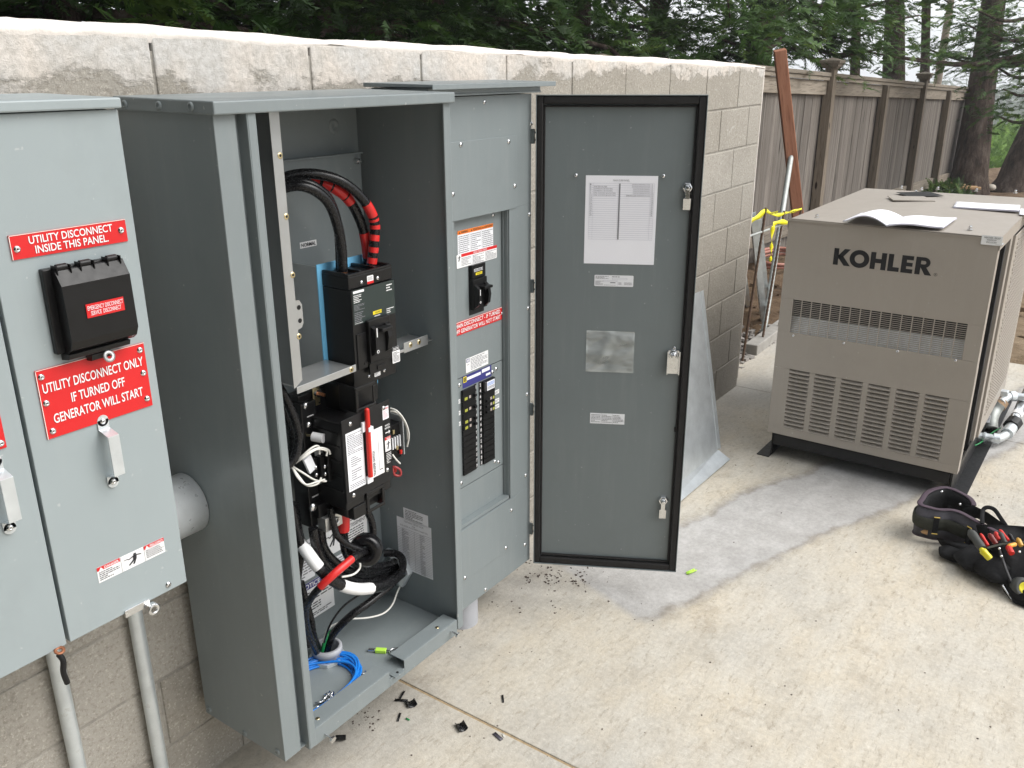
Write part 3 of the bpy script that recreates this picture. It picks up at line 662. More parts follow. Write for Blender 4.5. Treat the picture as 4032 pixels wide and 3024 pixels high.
hang('cypress with bright sprays dangling above the redwood timber and fence top', (rr1[0], rr1[1]+.6), [
    (3150, 60, 11.5, 3400, 60, 11), (3150, 120, 11.5, 3420, 130, 11), (3120, 150, 11, 3480, 190, 11.2), (3120, 180, 11, 3350, 215, 11), (3100, 40, 11, 2860, 60, 9.5), (3080, 120, 10.5, 2830, 150, 9.0), (3080, 150, 10.5, 2850, 200, 9.0),
    (3150, 0, 12, 3500, 0, 12), (3200, 30, 12, 3620, 60, 13), (3150, 20, 12, 3300, 150, 11)], .17, 150)
# shrubs and distant growth
def bush(name, lb, c, r, n, ss, m, grp=None, cat='shrub', sq=(1, 1, .7)):
    d = rng.normal(size=(n, 3)); d /= np.linalg.norm(d, axis=1)[:, None]; d[:, 2] = np.abs(d[:, 2])*1.0-.15
    lump = 1+.28*np.sin(d[:, 0]*5+c[0])*np.sin(d[:, 1]*4+d[:, 2]*5+c[1])
    rad = r*rng.uniform(.55, 1, n)**.5*lump; C = np.array(c)+d*rad[:, None]*np.array(sq)
    me = tri_mesh(name, scatter(C, d+rng.normal(size=(n, 3))*.5, ss*rng.uniform(.6, 1.3, n)), m)
    me.transform(Matrix.Translation((-c[0], -c[1], -c[2]))); o = bpy.data.objects.new(name, me); COL.objects.link(o); o.location = c; WMX[o] = Matrix.Translation(c)
    return tag(o, lb, cat, grp)
c0 = ray_at(3735, 690, 16.5); bush('ivy_shrub', 'small dark green bush at the foot of the fence end', (c0[0], c0[1], -.30), .42, 260, .16, M_leaf2)
c0 = ray_at(3775, 740, 14.5); bush('grass_clump', 'tuft of bright grass beside the dark bush', (c0[0], c0[1], -.22), .30, 180, .14, M_leafb, cat='grass')
for (u, v, F, r, lb) in [(3920, 600, 34, 2.2, 'bright green bush seen between the two big trunks'), (3990, 640, 38, 2.6, 'yellow green bush low at the right between the trunks'), (3870, 640, 31, 1.8, 'low bright bush hugging the thick trunk'), (3860, 520, 44, 3.0, 'paler bush rising higher behind the bright ones')]:
    p = ray_at(u, v, F); bush('shrub', lb, (p[0], p[1], p[2]-r*.5), r, 1500, .5, M_leafb, 'shrubs beyond the big trunks')
# wooded hill far away: uncountable
C, D, S = [], [], []
for i in range(3200):
    a = R(rng.uniform(-25, 62)); F = rng.uniform(95, 215)
    x, y = F*math.cos(a), F*math.sin(a); z = G(hgt(x, y)); hgt_ = rng.uniform(5, 11)
    k = 26; dd = rng.normal(size=(k, 3)); dd /= np.linalg.norm(dd, axis=1)[:, None]; hh = rng.uniform(0, 1, k)
    rad = hgt_*.32*(1-hh*.8); C.append(np.stack([x+dd[:, 0]*rad, y+dd[:, 1]*rad, z+hh*hgt_], -1)); D.append(dd*np.array([1, 1, .3])); S.append(rng.uniform(1.4, 2.6, k))
me = tri_mesh('hillside_wood', scatter(np.concatenate(C), np.concatenate(D), np.concatenate(S)), M_far); o = bpy.data.objects.new('hillside_wood', me); COL.objects.link(o); tag(o, 'misty wood covering the far hillside', 'wood', kind='stuff')
# unseen tree belt added left of the yard to shade the cabinets' left faces
LB = ['dark cypress left of the yard, nearest the wall', 'dark cypress in the left belt, second from the wall', 'dark cypress in the left belt, third from the wall', 'dark cypress in the left belt, furthest from the wall']
for i, (x, y) in enumerate([(-3.0, 2.2), (-3.3, .2), (-3.5, -1.9), (-3.8, -4.2)]):
    tree('cypress_tree', LB[i], (x, y, -.1), (x, y, 8), .14, [dict(r0=1.75, z0=.3, z1=7.5, nb=90, ns=26, ss=.6, shape=.35)], group='cypress belt left of the yard')
# ================================================================ CABINETS
SCREW = MB().lathe([(0, .0035), (.0035, .0032), (.0058, .0016), (.0062, 0)], n=10).box(-.004, .004, -.0006, .0006, .003, .0039, 1).mesh('screw', [M_zinc, M_blackm])
RIVET = MB().lathe([(0, .0012), (.0015, .0012), (.0018, .0038), (.0045, .0032), (.0062, 0)], n=12).lathe([(0, .0016), (.0016, .0016)], n=8, m=1).mesh('rivet', [M_zinc, M_blackm])
FN = frame((0, -1, 0)); FR3 = FN.to_3x3().to_4x4()
NORM = {'-y': frame((0, -1, 0)), '-x': frame((-1, 0, 0)), 'z': Matrix(), '+y': frame((0, 1, 0))}
def screw(par, p, n='-y', me=None, name='screw', s=1.0): return inst(me or SCREW, name, par, p, sc=(s, s, s), rmat=NORM[n] @ Matrix.Rotation(random.uniform(0, 3), 4, 'Z'))
EX, EZ = (1, 0, 0), (0, 0, 1)
# ---- light grey disconnect enclosure (panel A) and its left neighbour -----
PB, PT = .797, 1.757       # bottom, top
def grey_enclosure(x0, x1, label):
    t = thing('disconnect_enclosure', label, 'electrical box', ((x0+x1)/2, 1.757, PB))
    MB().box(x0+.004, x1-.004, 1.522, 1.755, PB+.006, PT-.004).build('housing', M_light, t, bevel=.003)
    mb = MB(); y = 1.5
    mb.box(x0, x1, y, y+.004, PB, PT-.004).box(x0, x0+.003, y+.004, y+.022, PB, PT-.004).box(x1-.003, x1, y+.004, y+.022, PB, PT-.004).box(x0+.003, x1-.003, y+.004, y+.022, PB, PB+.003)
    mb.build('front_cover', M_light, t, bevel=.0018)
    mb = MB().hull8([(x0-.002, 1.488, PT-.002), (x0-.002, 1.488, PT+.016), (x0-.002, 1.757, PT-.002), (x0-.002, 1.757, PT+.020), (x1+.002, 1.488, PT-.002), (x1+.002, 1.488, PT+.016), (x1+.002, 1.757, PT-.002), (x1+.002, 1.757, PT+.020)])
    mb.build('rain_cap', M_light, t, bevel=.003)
    return t
boxA = grey_enclosure(.668, .925, 'light grey utility disconnect box with black breaker cover and two red signs')
boxB = grey_enclosure(.36, .661, 'light grey box cut off by the left picture edge, left of the utility disconnect box')
YF = 1.4998
def ysign(par, x0, x1, z0, z1, els, name='warning_sign', th=.0022, mats=None, rnd=0, y=YF): return plate(name, par, (x0, y, z0), EX, EZ, x1-x0, z1-z0, th, els, mats or [M_red, M_white, M_cap], rnd=rnd)
sg = ysign(boxA, .698, .906, 1.524, 1.564, [('t', 'UTILITY DISCONNECT', .15, .55, .87, .88, 1, .012), ('t', 'INSIDE THIS PANEL.', .19, .13, .82, .46, 1, .012), ('r', 0, .975, 1, 1, 2, 2), ('r', 0, 0, .006, 1, 2, 2)])
for fx, fz_ in ((.05, .42), (.95, .53)): screw(sg, (.698+.208*fx, YF-.0022, 1.524+.040*fz_), me=RIVET, name='rivet')
sg = ysign(boxA, .698, .906, 1.204, 1.331, [('t', 'UTILITY DISCONNECT ONLY', .035, .66, .965, .80, 1, .012), ('t', 'IF TURNED OFF', .26, .43, .76, .57, 1, .012), ('t', 'GENERATOR WILL START', .08, .20, .92, .34, 1, .012), ('r', 0, .992, 1, 1, 2, 2), ('r', 0, 0, .006, 1, 2, 2)])
for fx, fz_ in ((.045, .9), (.955, .9), (.045, .52), (.955, .54), (.055, .1), (.955, .13)): screw(sg, (.698+.208*fx, YF-.0022, 1.204+.127*fz_), me=RIVET, name='rivet')
sg = ysign(boxB, .42, .629, 1.215, 1.335, [('r', 0, .99, 1, 1, 2, 2)])
screw(sg, (.621, YF-.0022, 1.225), me=RIVET, name='rivet')
def handle(par, xc, zt, zb):
    mb = MB(); w_ = .011
    prof = [(YF, zt), (YF-.0025, zt), (YF-.0025, zt-.022), (YF-.030, zt-.036), (YF-.030, zb+.034), (YF-.0025, zb+.022), (YF-.0025, zb), (YF, zb), (YF, zb+.0235), (YF-.0275, zb+.0355), (YF-.0275, zt-.0375), (YF, zt-.0235)]
    # bent flat bar: two tabs and a grip
    def seg(a, b_): mb.hull8([(xc-w_, a[0], a[1]), (xc-w_, a[0]+.0025, a[1]), (xc-w_, b_[0], b_[1]), (xc-w_, b_[0]+.0025, b_[1]), (xc+w_, a[0], a[1]), (xc+w_, a[0]+.0025, a[1]), (xc+w_, b_[0], b_[1]), (xc+w_, b_[0]+.0025, b_[1])])
    pts = [(YF-.003, zt-.006), (YF-.003, zt-.024), (YF-.031, zt-.032), (YF-.031, zb+.030), (YF-.003, zb+.022), (YF-.003, zb+.006)]
    for a, b_ in zip(pts[:-1], pts[1:]): seg(a, b_)
    for zz in (zt-.008, zb+.008): mb.cyl((xc, YF, zz), (xc, YF-.003, zz), w_, 14)
    h = mb.build('handle', M_galv, par, bevel=.0006)
    for zz in (zt-.009, zb+.009): screw(h, (xc, YF-.003, zz), me=RIVET, name='rivet')
handle(boxA, .802, 1.214, 1.072); handle(boxB, .606, 1.205, 1.062)
# black breaker cover
mb = MB(); bx0, bx1 = .737, .877
mb.box(bx0, bx1, 1.487, YF+.001, 1.352, 1.502)
cv = [(1.487, 1.498), (1.476, 1.500), (1.460, 1.474), (1.458, 1.376), (1.466, 1.360), (1.478, 1.352), (1.487, 1.352)]
mb.prism(cv, bx0+.014, bx1, lambda p, q, t: (t, p, q))
mb.prism([(1.499, 1.352), (1.470, 1.352), (1.474, 1.342), (1.499, 1.338)], bx0+.012, bx1-.012, lambda p, q, t: (t, p, q))
mb.prism([(1.499, 1.340), (1.476, 1.340), (1.480, 1.328), (1.499, 1.326)], bx0+.055, bx0+.092, lambda p, q, t: (t, p, q))
bc = mb.build('breaker_cover', M_black, boxA, bevel=.0022)
for hx in (bx0+.020, bx0+.062, bx0+.112):
    m2 = MB().cyl((hx, 1.480, 1.503), (hx+.018, 1.480, 1.503), .006, 10)
    for q in (-.004, .020): m2.box(hx+q, hx+q+.002, 1.470, 1.490, 1.492, 1.507)
    m2.build('hinge_knuckle', M_black, bc, bevel=.0006)
M0 = Matrix.Translation((bx0+.083, 1.472, 1.331)) @ Matrix.Rotation(R(70), 4, 'X')
mb = MB().lathe([(.0045, 0), (.0045, .002), (.011, .002), (.011, 0), (.0045, 0)], M0, 14); mb.build('lock_eyelet', M_steelin, bc)
plate('sticker', bc, (.785, 1.4578, 1.412), EX, EZ, .071, .0245, .0006, [('t', 'EMERGENCY DISCONNECT', .03, .55, .97, .86, 1), ('t', 'SERVICE  DISCONNECT', .10, .16, .90, .46, 1)], [M_red, M_sticker])
# danger label
lbw = .8865-.7415
els = [('r', 0, .76, .33, 1, 1), ('r', .69, .76, 1, 1, 1), ('t', 'DANGER', .10, .80, .31, .95, 0, .02), ('t', 'PELIGRO', .78, .80, .98, .95, 0, .02), triangle(.055, .87, .03, 3.4, 0), triangle(.735, .87, .03, 3.4, 0),
       ('g', .02, .10, .31, .70, 5, 2), ('g', .71, .12, .98, .70, 5, 2), ('r', .337, 0, .341, 1, 2, 2), ('r', .684, 0, .688, 1, 2, 2)]+figure(.36, .12, .67, .92, 2)
plate('danger_label', boxA, (.7415, YF, .888), EX, EZ, lbw, .033, .0004, els, [M_white, M_red, M_ink])
screw(boxA, (.882, YF, .812), s=1.1)
mb = MB().box(.780, .834, YF-.004, YF+.001, .789, .805).box(.826, .842, YF-.014, YF, .792, .795); mb.cyl((.790, YF-.003, .798), (.790, YF, .798), .006)
hp = mb.build('hasp', M_zinc, boxA, bevel=.0008)
MB().lathe([(.006, 0), (.006, .002), (.013, .002), (.013, 0), (.006, 0)], Matrix.Translation((.836, YF-.012, .782)) @ Matrix.Rotation(R(90), 4, 'X') , 16).build('hasp_eye', M_zinc, boxA)
MB().lathe([(.004, 0), (.004, .002), (.010, .002), (.010, 0), (.004, 0)], Matrix.Translation((.655-.012, YF-.006, .796)) @ Matrix.Rotation(R(20), 4, 'X'), 16).build('hasp_eye', mat('rusted hasp', (.30, .12, .06), .5, metal=.5), boxB)
MB().tube(cr([(.640, YF-.006, .790), (.644, YF-.010, .775), (.641, YF-.008, .750), (.645, YF-.006, .722)], 4), .0055, 8).build('taped_seal', M_blackm, boxB)
# support struts standing against the wall below the boxes
M_conduit = mat('aged galvanised conduit', (.62, .66, .67), .34, metal=.5, var=.12, vs=22, bump=.15, bs=90, grime=(22, .60, .45, (.30, .28, .23, 1)))
def strut_post(x, label, top=.86):
    t = thing('conduit_riser', label, 'conduit', (x, 1.777, 0), group='galvanised conduits rising into the light grey boxes')
    MB().cyl((x, 1.775, -.02), (x, 1.775, top), .0172, 24).build('pipe', M_conduit, t); MB().cyl((x, 1.775, top-.07), (x, 1.775, top-.055), .022, 8).build('locknut', M_conduit, t, bevel=.001); return t
strut_post(.948, 'galvanised conduit below the right corner of the utility disconnect box'); strut_post(.752, 'galvanised conduit below the gap between the two light grey boxes'); strut_post(.50, 'conduit partly seen at the bottom left picture corner')
# nipple joining box A and the transfer switch cabinet
t = thing('conduit_nipple', 'large galvanised pipe nipple between the utility box and the open cabinet', 'pipe', (1.0, 1.695, .86))
MB().lathe([(.072, 0), (.072, .16), (.068, .16), (.068, 0)], Matrix.Translation((.921, 1.695, .862)) @ Matrix.Rotation(R(90), 4, 'Y'), 32).build('pipe', mat('bright galvanised pipe', (.72, .75, .76), .32, metal=.35, var=.12, vs=26), t)
MB().lathe([(.072, .135), (.080, .137), (.080, .1585), (.072, .1585)], Matrix.Translation((.921, 1.695, .862)) @ Matrix.Rotation(R(90), 4, 'Y'), 32).build('collar', M_galv, t) if 0 else None

# ---- open transfer switch cabinet ----------------------------------------
X0, X1, Y0, Y1, Z0, Z1 = 1.083, 1.768, 1.449, 1.757, .224, 1.742
cab = thing('transfer_switch_cabinet', 'tall open grey steel cabinet with its door removed, full of black switchgear and cables', 'electrical cabinet', ((X0+X1)/2, Y1, Z0))
T = .003
MB().box(X0, X0+T, Y0+T, Y1, Z0, Z1).box(X0, X0+.05, Y0, Y0+T, Z0, Z1).build('left_side', M_dark, cab, bevel=.006, seg=3)
MB().box(X0+.050, X0+.0525, Y0+.002, Y0+.020, Z0+.004, Z1).box(X0+.0525, X0+.072, Y0+.020, Y0+.0225, Z0+.004, Z1).box(X0+.0695, X0+.072, Y0-.010, Y0+.020, Z0-.010, Z1).box(X0+.0722, X0+.092, Y0-.010, Y0-.0075, Z0-.010, Z1).box(X0+.0895, X0+.092, Y0-.0075, Y0+.03, Z0+.03, Z1).build('left_jamb', M_dark, cab, bevel=.0012)
MB().box(X1-T, X1, Y0+.002, Y1, Z0, Z1).build('right_side', M_dark, cab)
MB().box(X1-.014, X1+.012, Y0-.004, Y0+.002, Z0-.006, Z1).build('right_jamb', M_dark, cab, bevel=.002)
MB().box(X0+T, X1-T, Y1-T, Y1, Z0, Z1).build('back_panel', M_dark, cab)
MB().box(X0+T, X1-T, Y0+.003, Y1-T, Z0, Z0+T).build('bottom_panel', M_dark, cab)
MB().box(X0+T, X1-T, Y0+.0, Y1-T, Z1-T, Z1).build('ceiling_panel', M_dark, cab)
ld = MB().hull8([(X0-.008, Y0-.016, Z1-.004), (X0-.008, Y0-.016, Z1+.021), (X0-.008, Y1, Z1-.002), (X0-.008, Y1, Z1+.026), (X1+.018, Y0-.016, Z1-.004), (X1+.018, Y0-.016, Z1+.021), (X1+.018, Y1, Z1-.002), (X1+.018, Y1, Z1+.026)]).build('rain_cap', M_dark, cab, bevel=.003)
PR = MB().lathe([(0, .002), (.003, .002), (.004, .004), (.008, .003), (.009, 0)], n=14).mesh('rivet', M_dark)
for y in (1.50, 1.60, 1.715): inst(PR, 'rivet', ld, (X0-.008, y, Z1+.010), rmat=NORM['-x'])
# bottom sill in two lengths with the latch notch between
def sill(xa, xb):
    mb = MB(); mb.box(xa, xb, Y0-.002, Y0+.001, Z0-.020, Z0+.030).box(xa, xb, Y0+.001, Y0+.052, Z0+.027, Z0+.030)
    return mb.build('sill', M_dark, cab, bevel=.003)
sA = sill(X0+.0925, 1.455); sB = sill(1.515, X1-.015)
MB().box(1.455, 1.515, Y0-.002, Y0+.001, Z0-.020, Z0+.004).box(1.468, 1.506, Y0-.012, Y0+.012, Z0+.0045, Z0+.0065).cyl((1.488, Y0, Z0+.006), (1.488, Y0, Z0+.0072), .004, 10, m=1).build('latch_tab', [M_dark, M_blackm], cab, bevel=.001)
EYE = MB().lathe([(.0025, .001), (.0045, .0015), (.006, 0)], n=12).lathe([(0, .0004), (.0025, .0004)], n=8, m=1).mesh('nut_insert', [M_brass, M_blackm])
inst(EYE, 'nut_insert', sA, (1.212, Y0+.022, Z0+.0302)); inst(EYE, 'nut_insert', sB, (1.688, Y0+.022, Z0+.0302))
def studbolt(x, z, lb):
    mb = MB().cyl((x, Y0-.002, z), (x, Y0-.026, z-.004), .0028, 10).cyl((x, Y0-.026, z-.004), (x, Y0-.032, z-.005), .0095, 6); mb.build('captive_bolt', M_zinc, cab, bevel=.0005)
studbolt(1.212, .218, ''); studbolt(1.722, .232, '')
for (y, z) in ((1.475, .2425), (1.74, .2425), (1.60, .235)): inst(PR, 'rivet', cab, (X0, y, z), rmat=NORM['-x'])
# inner divider with flanged edge and threaded inserts
MB().box(1.263, 1.2655, 1.502, 1.69, 1.135, 1.738).build('divider', M_steelin, cab, bevel=.001)
fl = MB().hull8([(1.258, 1.499, 1.130), (1.258, 1.499, 1.738), (1.258, 1.502, 1.130), (1.258, 1.502, 1.738), (1.285, 1.499, 1.145), (1.285, 1.499, 1.738), (1.285, 1.502, 1.145), (1.285, 1.502, 1.738)]).build('divider_flange', M_steelin, cab, bevel=.0008)
for p in ((1103, 613), (1128, 853), (1153, 1083), (1178, 1325)): q = W(*p, y=1.499); inst(EYE, 'nut_insert', fl, q, rmat=NORM['-y'], sc=(1.2, 1.2, 1.2))
MB().prism([(1.2655, 1.285), (1.2655, 1.325), (1.31, 1.335), (1.318, 1.322), (1.318, 1.275), (1.312, 1.262), (1.2855, 1.262), (1.2655, 1.262)][0:0] or [(1.285, 1.255), (1.310, 1.262), (1.316, 1.272), (1.316, 1.315), (1.309, 1.326), (1.285, 1.330)], 1.515, 1.5175, lambda p, q, t: (p, t, q)).build('hole_bracket', M_steelin, cab)
for zz in (1.279, 1.310): MB().cyl((1.306, 1.5150, zz), (1.306, 1.5142, zz), .0055, 12).build('bracket_hole', M_blackm, cab)
shl = MB().box(1.268, 1.452, 1.502, 1.600, 1.128, 1.131).hull8([(1.266, 1.499, 1.116), (1.266, 1.499, 1.133), (1.266, 1.502, 1.116), (1.266, 1.502, 1.133), (1.456, 1.499, 1.118), (1.456, 1.499, 1.136), (1.456, 1.502, 1.118), (1.456, 1.502, 1.136)]).build('lower_shelf', M_steelin, cab, bevel=.0008)
inst(EYE, 'nut_insert', shl, (1.440, 1.499, 1.127), rmat=NORM['-y'], sc=(1.2, 1.2, 1.2))
shr = MB().box(1.612, 1.764, 1.515, 1.600, 1.118, 1.121).box(1.645, 1.742, 1.512, 1.515, 1.112, 1.140).box(1.610, 1.645, 1.512, 1.515, 1.116, 1.124).build('right_shelf', M_steelin, cab, bevel=.0008)
for p in (1.672, 1.706): inst(EYE, 'nut_insert', shr, (p, 1.512, 1.128), rmat=NORM['-y'], sc=(1.2, 1.2, 1.2))
# breaker pan
MB().box(1.452, 1.616, 1.604, 1.607, 1.02, 1.365).box(1.452, 1.4545, 1.607, 1.750, 1.02, 1.365).build('mounting_pan', M_steelin, cab)
MB().box(1.446, 1.632, 1.6005, 1.6035, 1.015, 1.372).build('insulating_sheet', M_lblue, cab)
bp = MB().box(1.205, 1.742, 1.725, 1.728, .75, 1.610).box(1.205, 1.742, 1.715, 1.725, 1.606, 1.610).build('backplate', M_dark, cab, bevel=.001)
plate('name_label', cab, (1.508, 1.7247, 1.388), EX, EZ, .056, .0155, .0004, [('t', 'NORMAL', .06, .18, .94, .82, 1, .01)], [M_white, M_ink])
mb = MB().cyl((1.722, 1.724, 1.588), (1.722, 1.712, 1.588), .008, 6).cyl((1.722, 1.712, 1.588), (1.722, 1.698, 1.588), .0035, 8); mb.build('mounting_nut', M_zinc, cab)
MB().lathe([(.0, .001), (.007, .001), (.0075, .003), (.017, .002), (.019, 0)], Matrix.Translation(W(1315, 497, y=1.754)) @ NORM['-y'], 20).build('knockout_plug', M_dark, cab)
# labels on the right inner wall, read from the left
EY = (0, -1, 0); RX = X1-T-.0006
plate('white_label', cab, (RX, 1.655, .526), EY, EZ, .098, .040, .0003, [('g', .08, .1, .8, .9, 6, 1)], [M_sticker, M_grey_ink])
els = [('t', 'TIGHTENING TORQUE VALUES', .22, .93, .78, .965, 1), ('t', 'FOR', .46, .885, .54, .915, 1), ('t', 'DUAL RATED (AL-CU) SCREW CONNECTORS', .1, .84, .9, .875, 1)]
for i in range(24): zz = .80-.79*i/24; els.append(('r', 0, zz, 1, zz+.004, 1)); els.append(('g', .14, zz-.027, .34, zz-.005, 1, 1)); els.append(('g', .66, zz-.027, .80, zz-.005, 1, 1))
els.append(('r', .5, 0, .505, .80, 1))
plate('torque_table_label', cab, (RX, 1.684, .350), EY, EZ, .138, .178, .0003, els, [M_sticker, M_grey_ink])
# labels on the back panel
YB = 1.7535
def blabel(name, u0, v0, u1, v1, els, mats):
    a, b_ = W(u0, v1, y=YB), W(u1, v0, y=YB); return plate(name, cab, (a[0], YB, a[2]), EX, EZ, b_[0]-a[0], b_[2]-a[2], .0003, els, mats)
plate('warning_label', cab, (1.525, YB, .470), EX, EZ, .075, .105, .0003, [('r', 0, .84, 1, 1, 1), ('t', 'WARNING', .2, .87, .9, .97, 2)]+figure(.1, .2, .9, .75, 2), [M_white, M_orange, M_ink])
plate('warning_label', cab, (1.600, YB, .470), EX, EZ, .105, .118, .0003, [('r', 0, .86, 1, 1, 1), ('t', 'WARNING', .06, .885, .6, .975, 2), ('g', .05, .62, .8, .82, 4, 2), ('t', 'AVERTISSEMENT', .03, .46, .95, .56, 2), ('g', .05, .08, .85, .42, 5, 2)], [M_white, M_orange, M_ink])
plate('notice_label', cab, (1.375, YB, .300), EX, EZ, .175, .125, .0003, [('r', 0, .82, 1, 1, 1), ('t', 'NOTICE', .30, .85, .72, .97, 0, .02), ('g', .04, .48, .96, .76, 4, 2), ('g', .04, .22, .7, .42, 3, 2), ('g', .3, .06, .94, .16, 2, 2)], [M_white, M_navy, M_ink])
plate('instruction_label', cab, (1.355, YB, .435), EX, EZ, .13, .125, .0003, [('g', .05, .08, .95, .92, 12, 1)], [M_sticker, M_grey_ink])
plate('instruction_label', cab, (1.560, YB, .405), EX, EZ, .11, .05, .0003, [('g', .05, .1, .95, .9, 5, 1)], [M_sticker, M_grey_ink])
# hub through the right wall
hub = MB().lathe([(.045, 0), (.060, 0), (.066, .006), (.066, .022), (.050, .030), (.045, .030), (.045, 0)], Matrix.Translation((X1-T, 1.690, .350)) @ NORM['-x'], 6, smooth=False).build('conduit_hub', M_galv, cab, bevel=.003)

# ---- main breaker ----------------------------------------------------------
def frame_box(mb, x0, x1, z0, z1, w_, y0, y1, m=0): mb.box(x0, x1, y0, y1, z1-w_, z1, m).box(x0, x1, y0, y1, z0, z0+w_, m).box(x0, x0+w_, y0, y1, z0+w_, z1-w_, m).box(x1-w_, x1, y0, y1, z0+w_, z1-w_, m)
br = thing('main_breaker', 'large black moulded circuit breaker with red striped cables entering its top', 'circuit breaker', (1.535, 1.60, 1.065))
a0, a1 = 1.459, 1.612
MB().box(a0, a1, 1.504, 1.600, 1.115, 1.318).box(a0, a1, 1.512, 1.600, 1.068, 1.114).box(a0, a1, 1.510, 1.600, 1.319, 1.350).build('case', M_black, br, bevel=.002)
mb = MB(); frame_box(mb, a0, a1, 1.510, 1.600, .006, 0, 1)  # top rim with three lug wells
mb = MB()
for xa, xb in ((a0, a0+.008), (a0+.046, a0+.054), (a0+.098, a0+.106), (a1-.008, a1)): mb.box(xa, xb, 1.518, 1.598, 1.350, 1.358)
mb.box(a0, a1, 1.510, 1.518, 1.350, 1.356).build('lug_wells', M_black, br, bevel=.001)
plate('rating_label', br, (a0+.004, 1.5038, 1.232), EX, EZ, a1-a0-.006, .086, .0004, [('r', .02, .90, .27, .97, 1), ('g', .02, .62, .2, .86, 5, 1), ('g', .02, .40, .26, .58, 5, 2), ('g', .02, .06, .26, .36, 6, 2), ('g', .80, .70, .94, .93, 3, 1), ('r', .45, .14, .66, .24, 3), ('t', 'SQUARE D', .50, .16, .65, .22, 4), ('g', .48, .06, .62, .12, 1, 1), ('g', .78, .05, .96, .22, 3, 1), ('g', .02, .02, .2, .05, 1, 1)],
      [mat('dark green label', (.018, .030, .028), .4), M_white, M_grey_ink, M_yellow, M_ink])
mb = MB().box(a0+.042, a0+.118, 1.492, 1.504, 1.128, 1.236); mb.prism([(1.504, 1.137), (1.484, 1.150), (1.478, 1.185), (1.484, 1.216), (1.504, 1.226)], a0+.048, a0+.060, lambda p, q, t: (t, p, q)); mb.prism([(1.504, 1.137), (1.484, 1.150), (1.478, 1.185), (1.484, 1.216), (1.504, 1.226)], a0+.096, a0+.110, lambda p, q, t: (t, p, q))
mb.build('handle_escutcheon', M_black, br, bevel=.0012)
MB().box(a0+.060, a0+.096, 1.4905, 1.4915, 1.150, 1.214).build('handle_slot', mat('black void', (.004, .004, .004), .7), br)
MB().box(a0+.063, a0+.100, 1.466, 1.490, 1.206, 1.216).build('handle', M_black, br, bevel=.002)
plate('on_off_marks', br, (a0+.0485, 1.4775, 1.150), EX, EZ, .011, .070, .0004, [('r', .35, .64, .62, .97, 1), dis(.48, .11, .40, .157, 1, 2, 16), dis(.48, .11, .24, .157, 0, 3, 16)], [M_blackm, M_white])
MB().box(a0+.008, a0+.040, 1.501, 1.504, 1.118, 1.208).build('accessory_cover', M_black, br, bevel=.001)
MB().box(a0+.045, a0+.12, 1.500, 1.504, 1.095, 1.124).box(a0+.07, a0+.098, 1.497, 1.500, 1.102, 1.113).build('trip_cover', M_black, br, bevel=.001)
plate('caution_tag', br, (a1-.022, 1.5030, 1.100), EX, EZ, .028, .043, .0005, [('r', 0, .76, 1, 1, 1), ('g', .1, .8, .9, .96, 2, 0), ('g', .08, .06, .92, .7, 8, 1)], [M_white, M_ink], rnd=.002)
for (cx, cz_, fl_) in ((a0+.072, 1.326, 0), (a0+.080, 1.083, 1)):
    plate('hazard_sticker', br, (cx-.009, 1.5096 if not fl_ else 1.5116, cz_-.004), EX, EZ, .022, .020, .0003, [('r', 0, 0 if not fl_ else .68, 1, .32 if not fl_ else 1, 1), ('g', .1, .42 if not fl_ else .08, .9, .9 if not fl_ else .6, 4, 2)], [M_white, M_red, M_grey_ink], rnd=.002)
    for dx in (-.028, .028): screw(br, (cx+dx, 1.510 if not fl_ else 1.512, cz_+.004), s=.9)
for (dx, z_) in ((.022, 1.203), (.032, 1.128), (.125, 1.205)): MB().cyl((a0+dx, 1.504, z_), (a0+dx, 1.500, z_), .0045, 10).build('cover_screw', M_blackm, br)
# ---- transfer switch mechanism ----------------------------------------------
ts = thing('transfer_switch', 'black transfer switch mechanism with a red manual handle clipped to its front', 'switch', (1.45, 1.70, .76))
MB().box(1.352, 1.60, 1.60, 1.640, .700, 1.062).box(1.345, 1.395, 1.585, 1.640, .705, 1.045).build('base_block', M_black, ts, bevel=.003)
MB().box(1.378, 1.542, 1.486, 1.60, .770, 1.006).box(1.392, 1.530, 1.500, 1.60, .74, .77).box(1.44, 1.56, 1.53, 1.62, 1.006, 1.075).build('body', M_black, ts, bevel=.003)
for k, zz in enumerate((.82, .86, .90, .94, .975)): MB().box(1.3755, 1.3785, 1.495, 1.592, zz, zz+.006).build('moulded_rib', M_black, ts, bevel=.001)
fp = MB().hull8([(1.376, 1.480, .792), (1.376, 1.480, 1.016), (1.376, 1.484, .792), (1.376, 1.484, 1.016), (1.546, 1.480, .800), (1.546, 1.480, 1.022), (1.546, 1.484, .800), (1.546, 1.484, 1.022)]).build('front_plate', M_blackm, ts, bevel=.001)
mb = MB(); frame_box(mb, 1.430, 1.500, 1.019, 1.085, .010, 1.480, 1.484); mb.box(1.430, 1.4375, 1.484, 1.54, 1.019, 1.085).build('cable_guard', M_black, ts, bevel=.002)
mb = MB(); frame_box(mb, 1.445, 1.512, .735, .796, .010, 1.480, 1.484); mb.box(1.5045, 1.512, 1.484, 1.56, .735, .796).build('cable_guard', M_black, ts, bevel=.002)
mb = MB().box(1.400, 1.445, 1.484, 1.60, .735, .770); mb.build('lower_shroud', M_black, ts, bevel=.002)
YP = 1.4798
plate('diagram_label', ts, (1.386, YP, .822), EX, EZ, .058, .157, .0004, [('g', .06, .62, .94, .97, 12, 1), ('g', .2, .40, .8, .58, 5, 1), ('g', .2, .16, .8, .36, 5, 1), ('g', .06, .03, .94, .12, 3, 1)], [M_sticker, M_grey_ink])
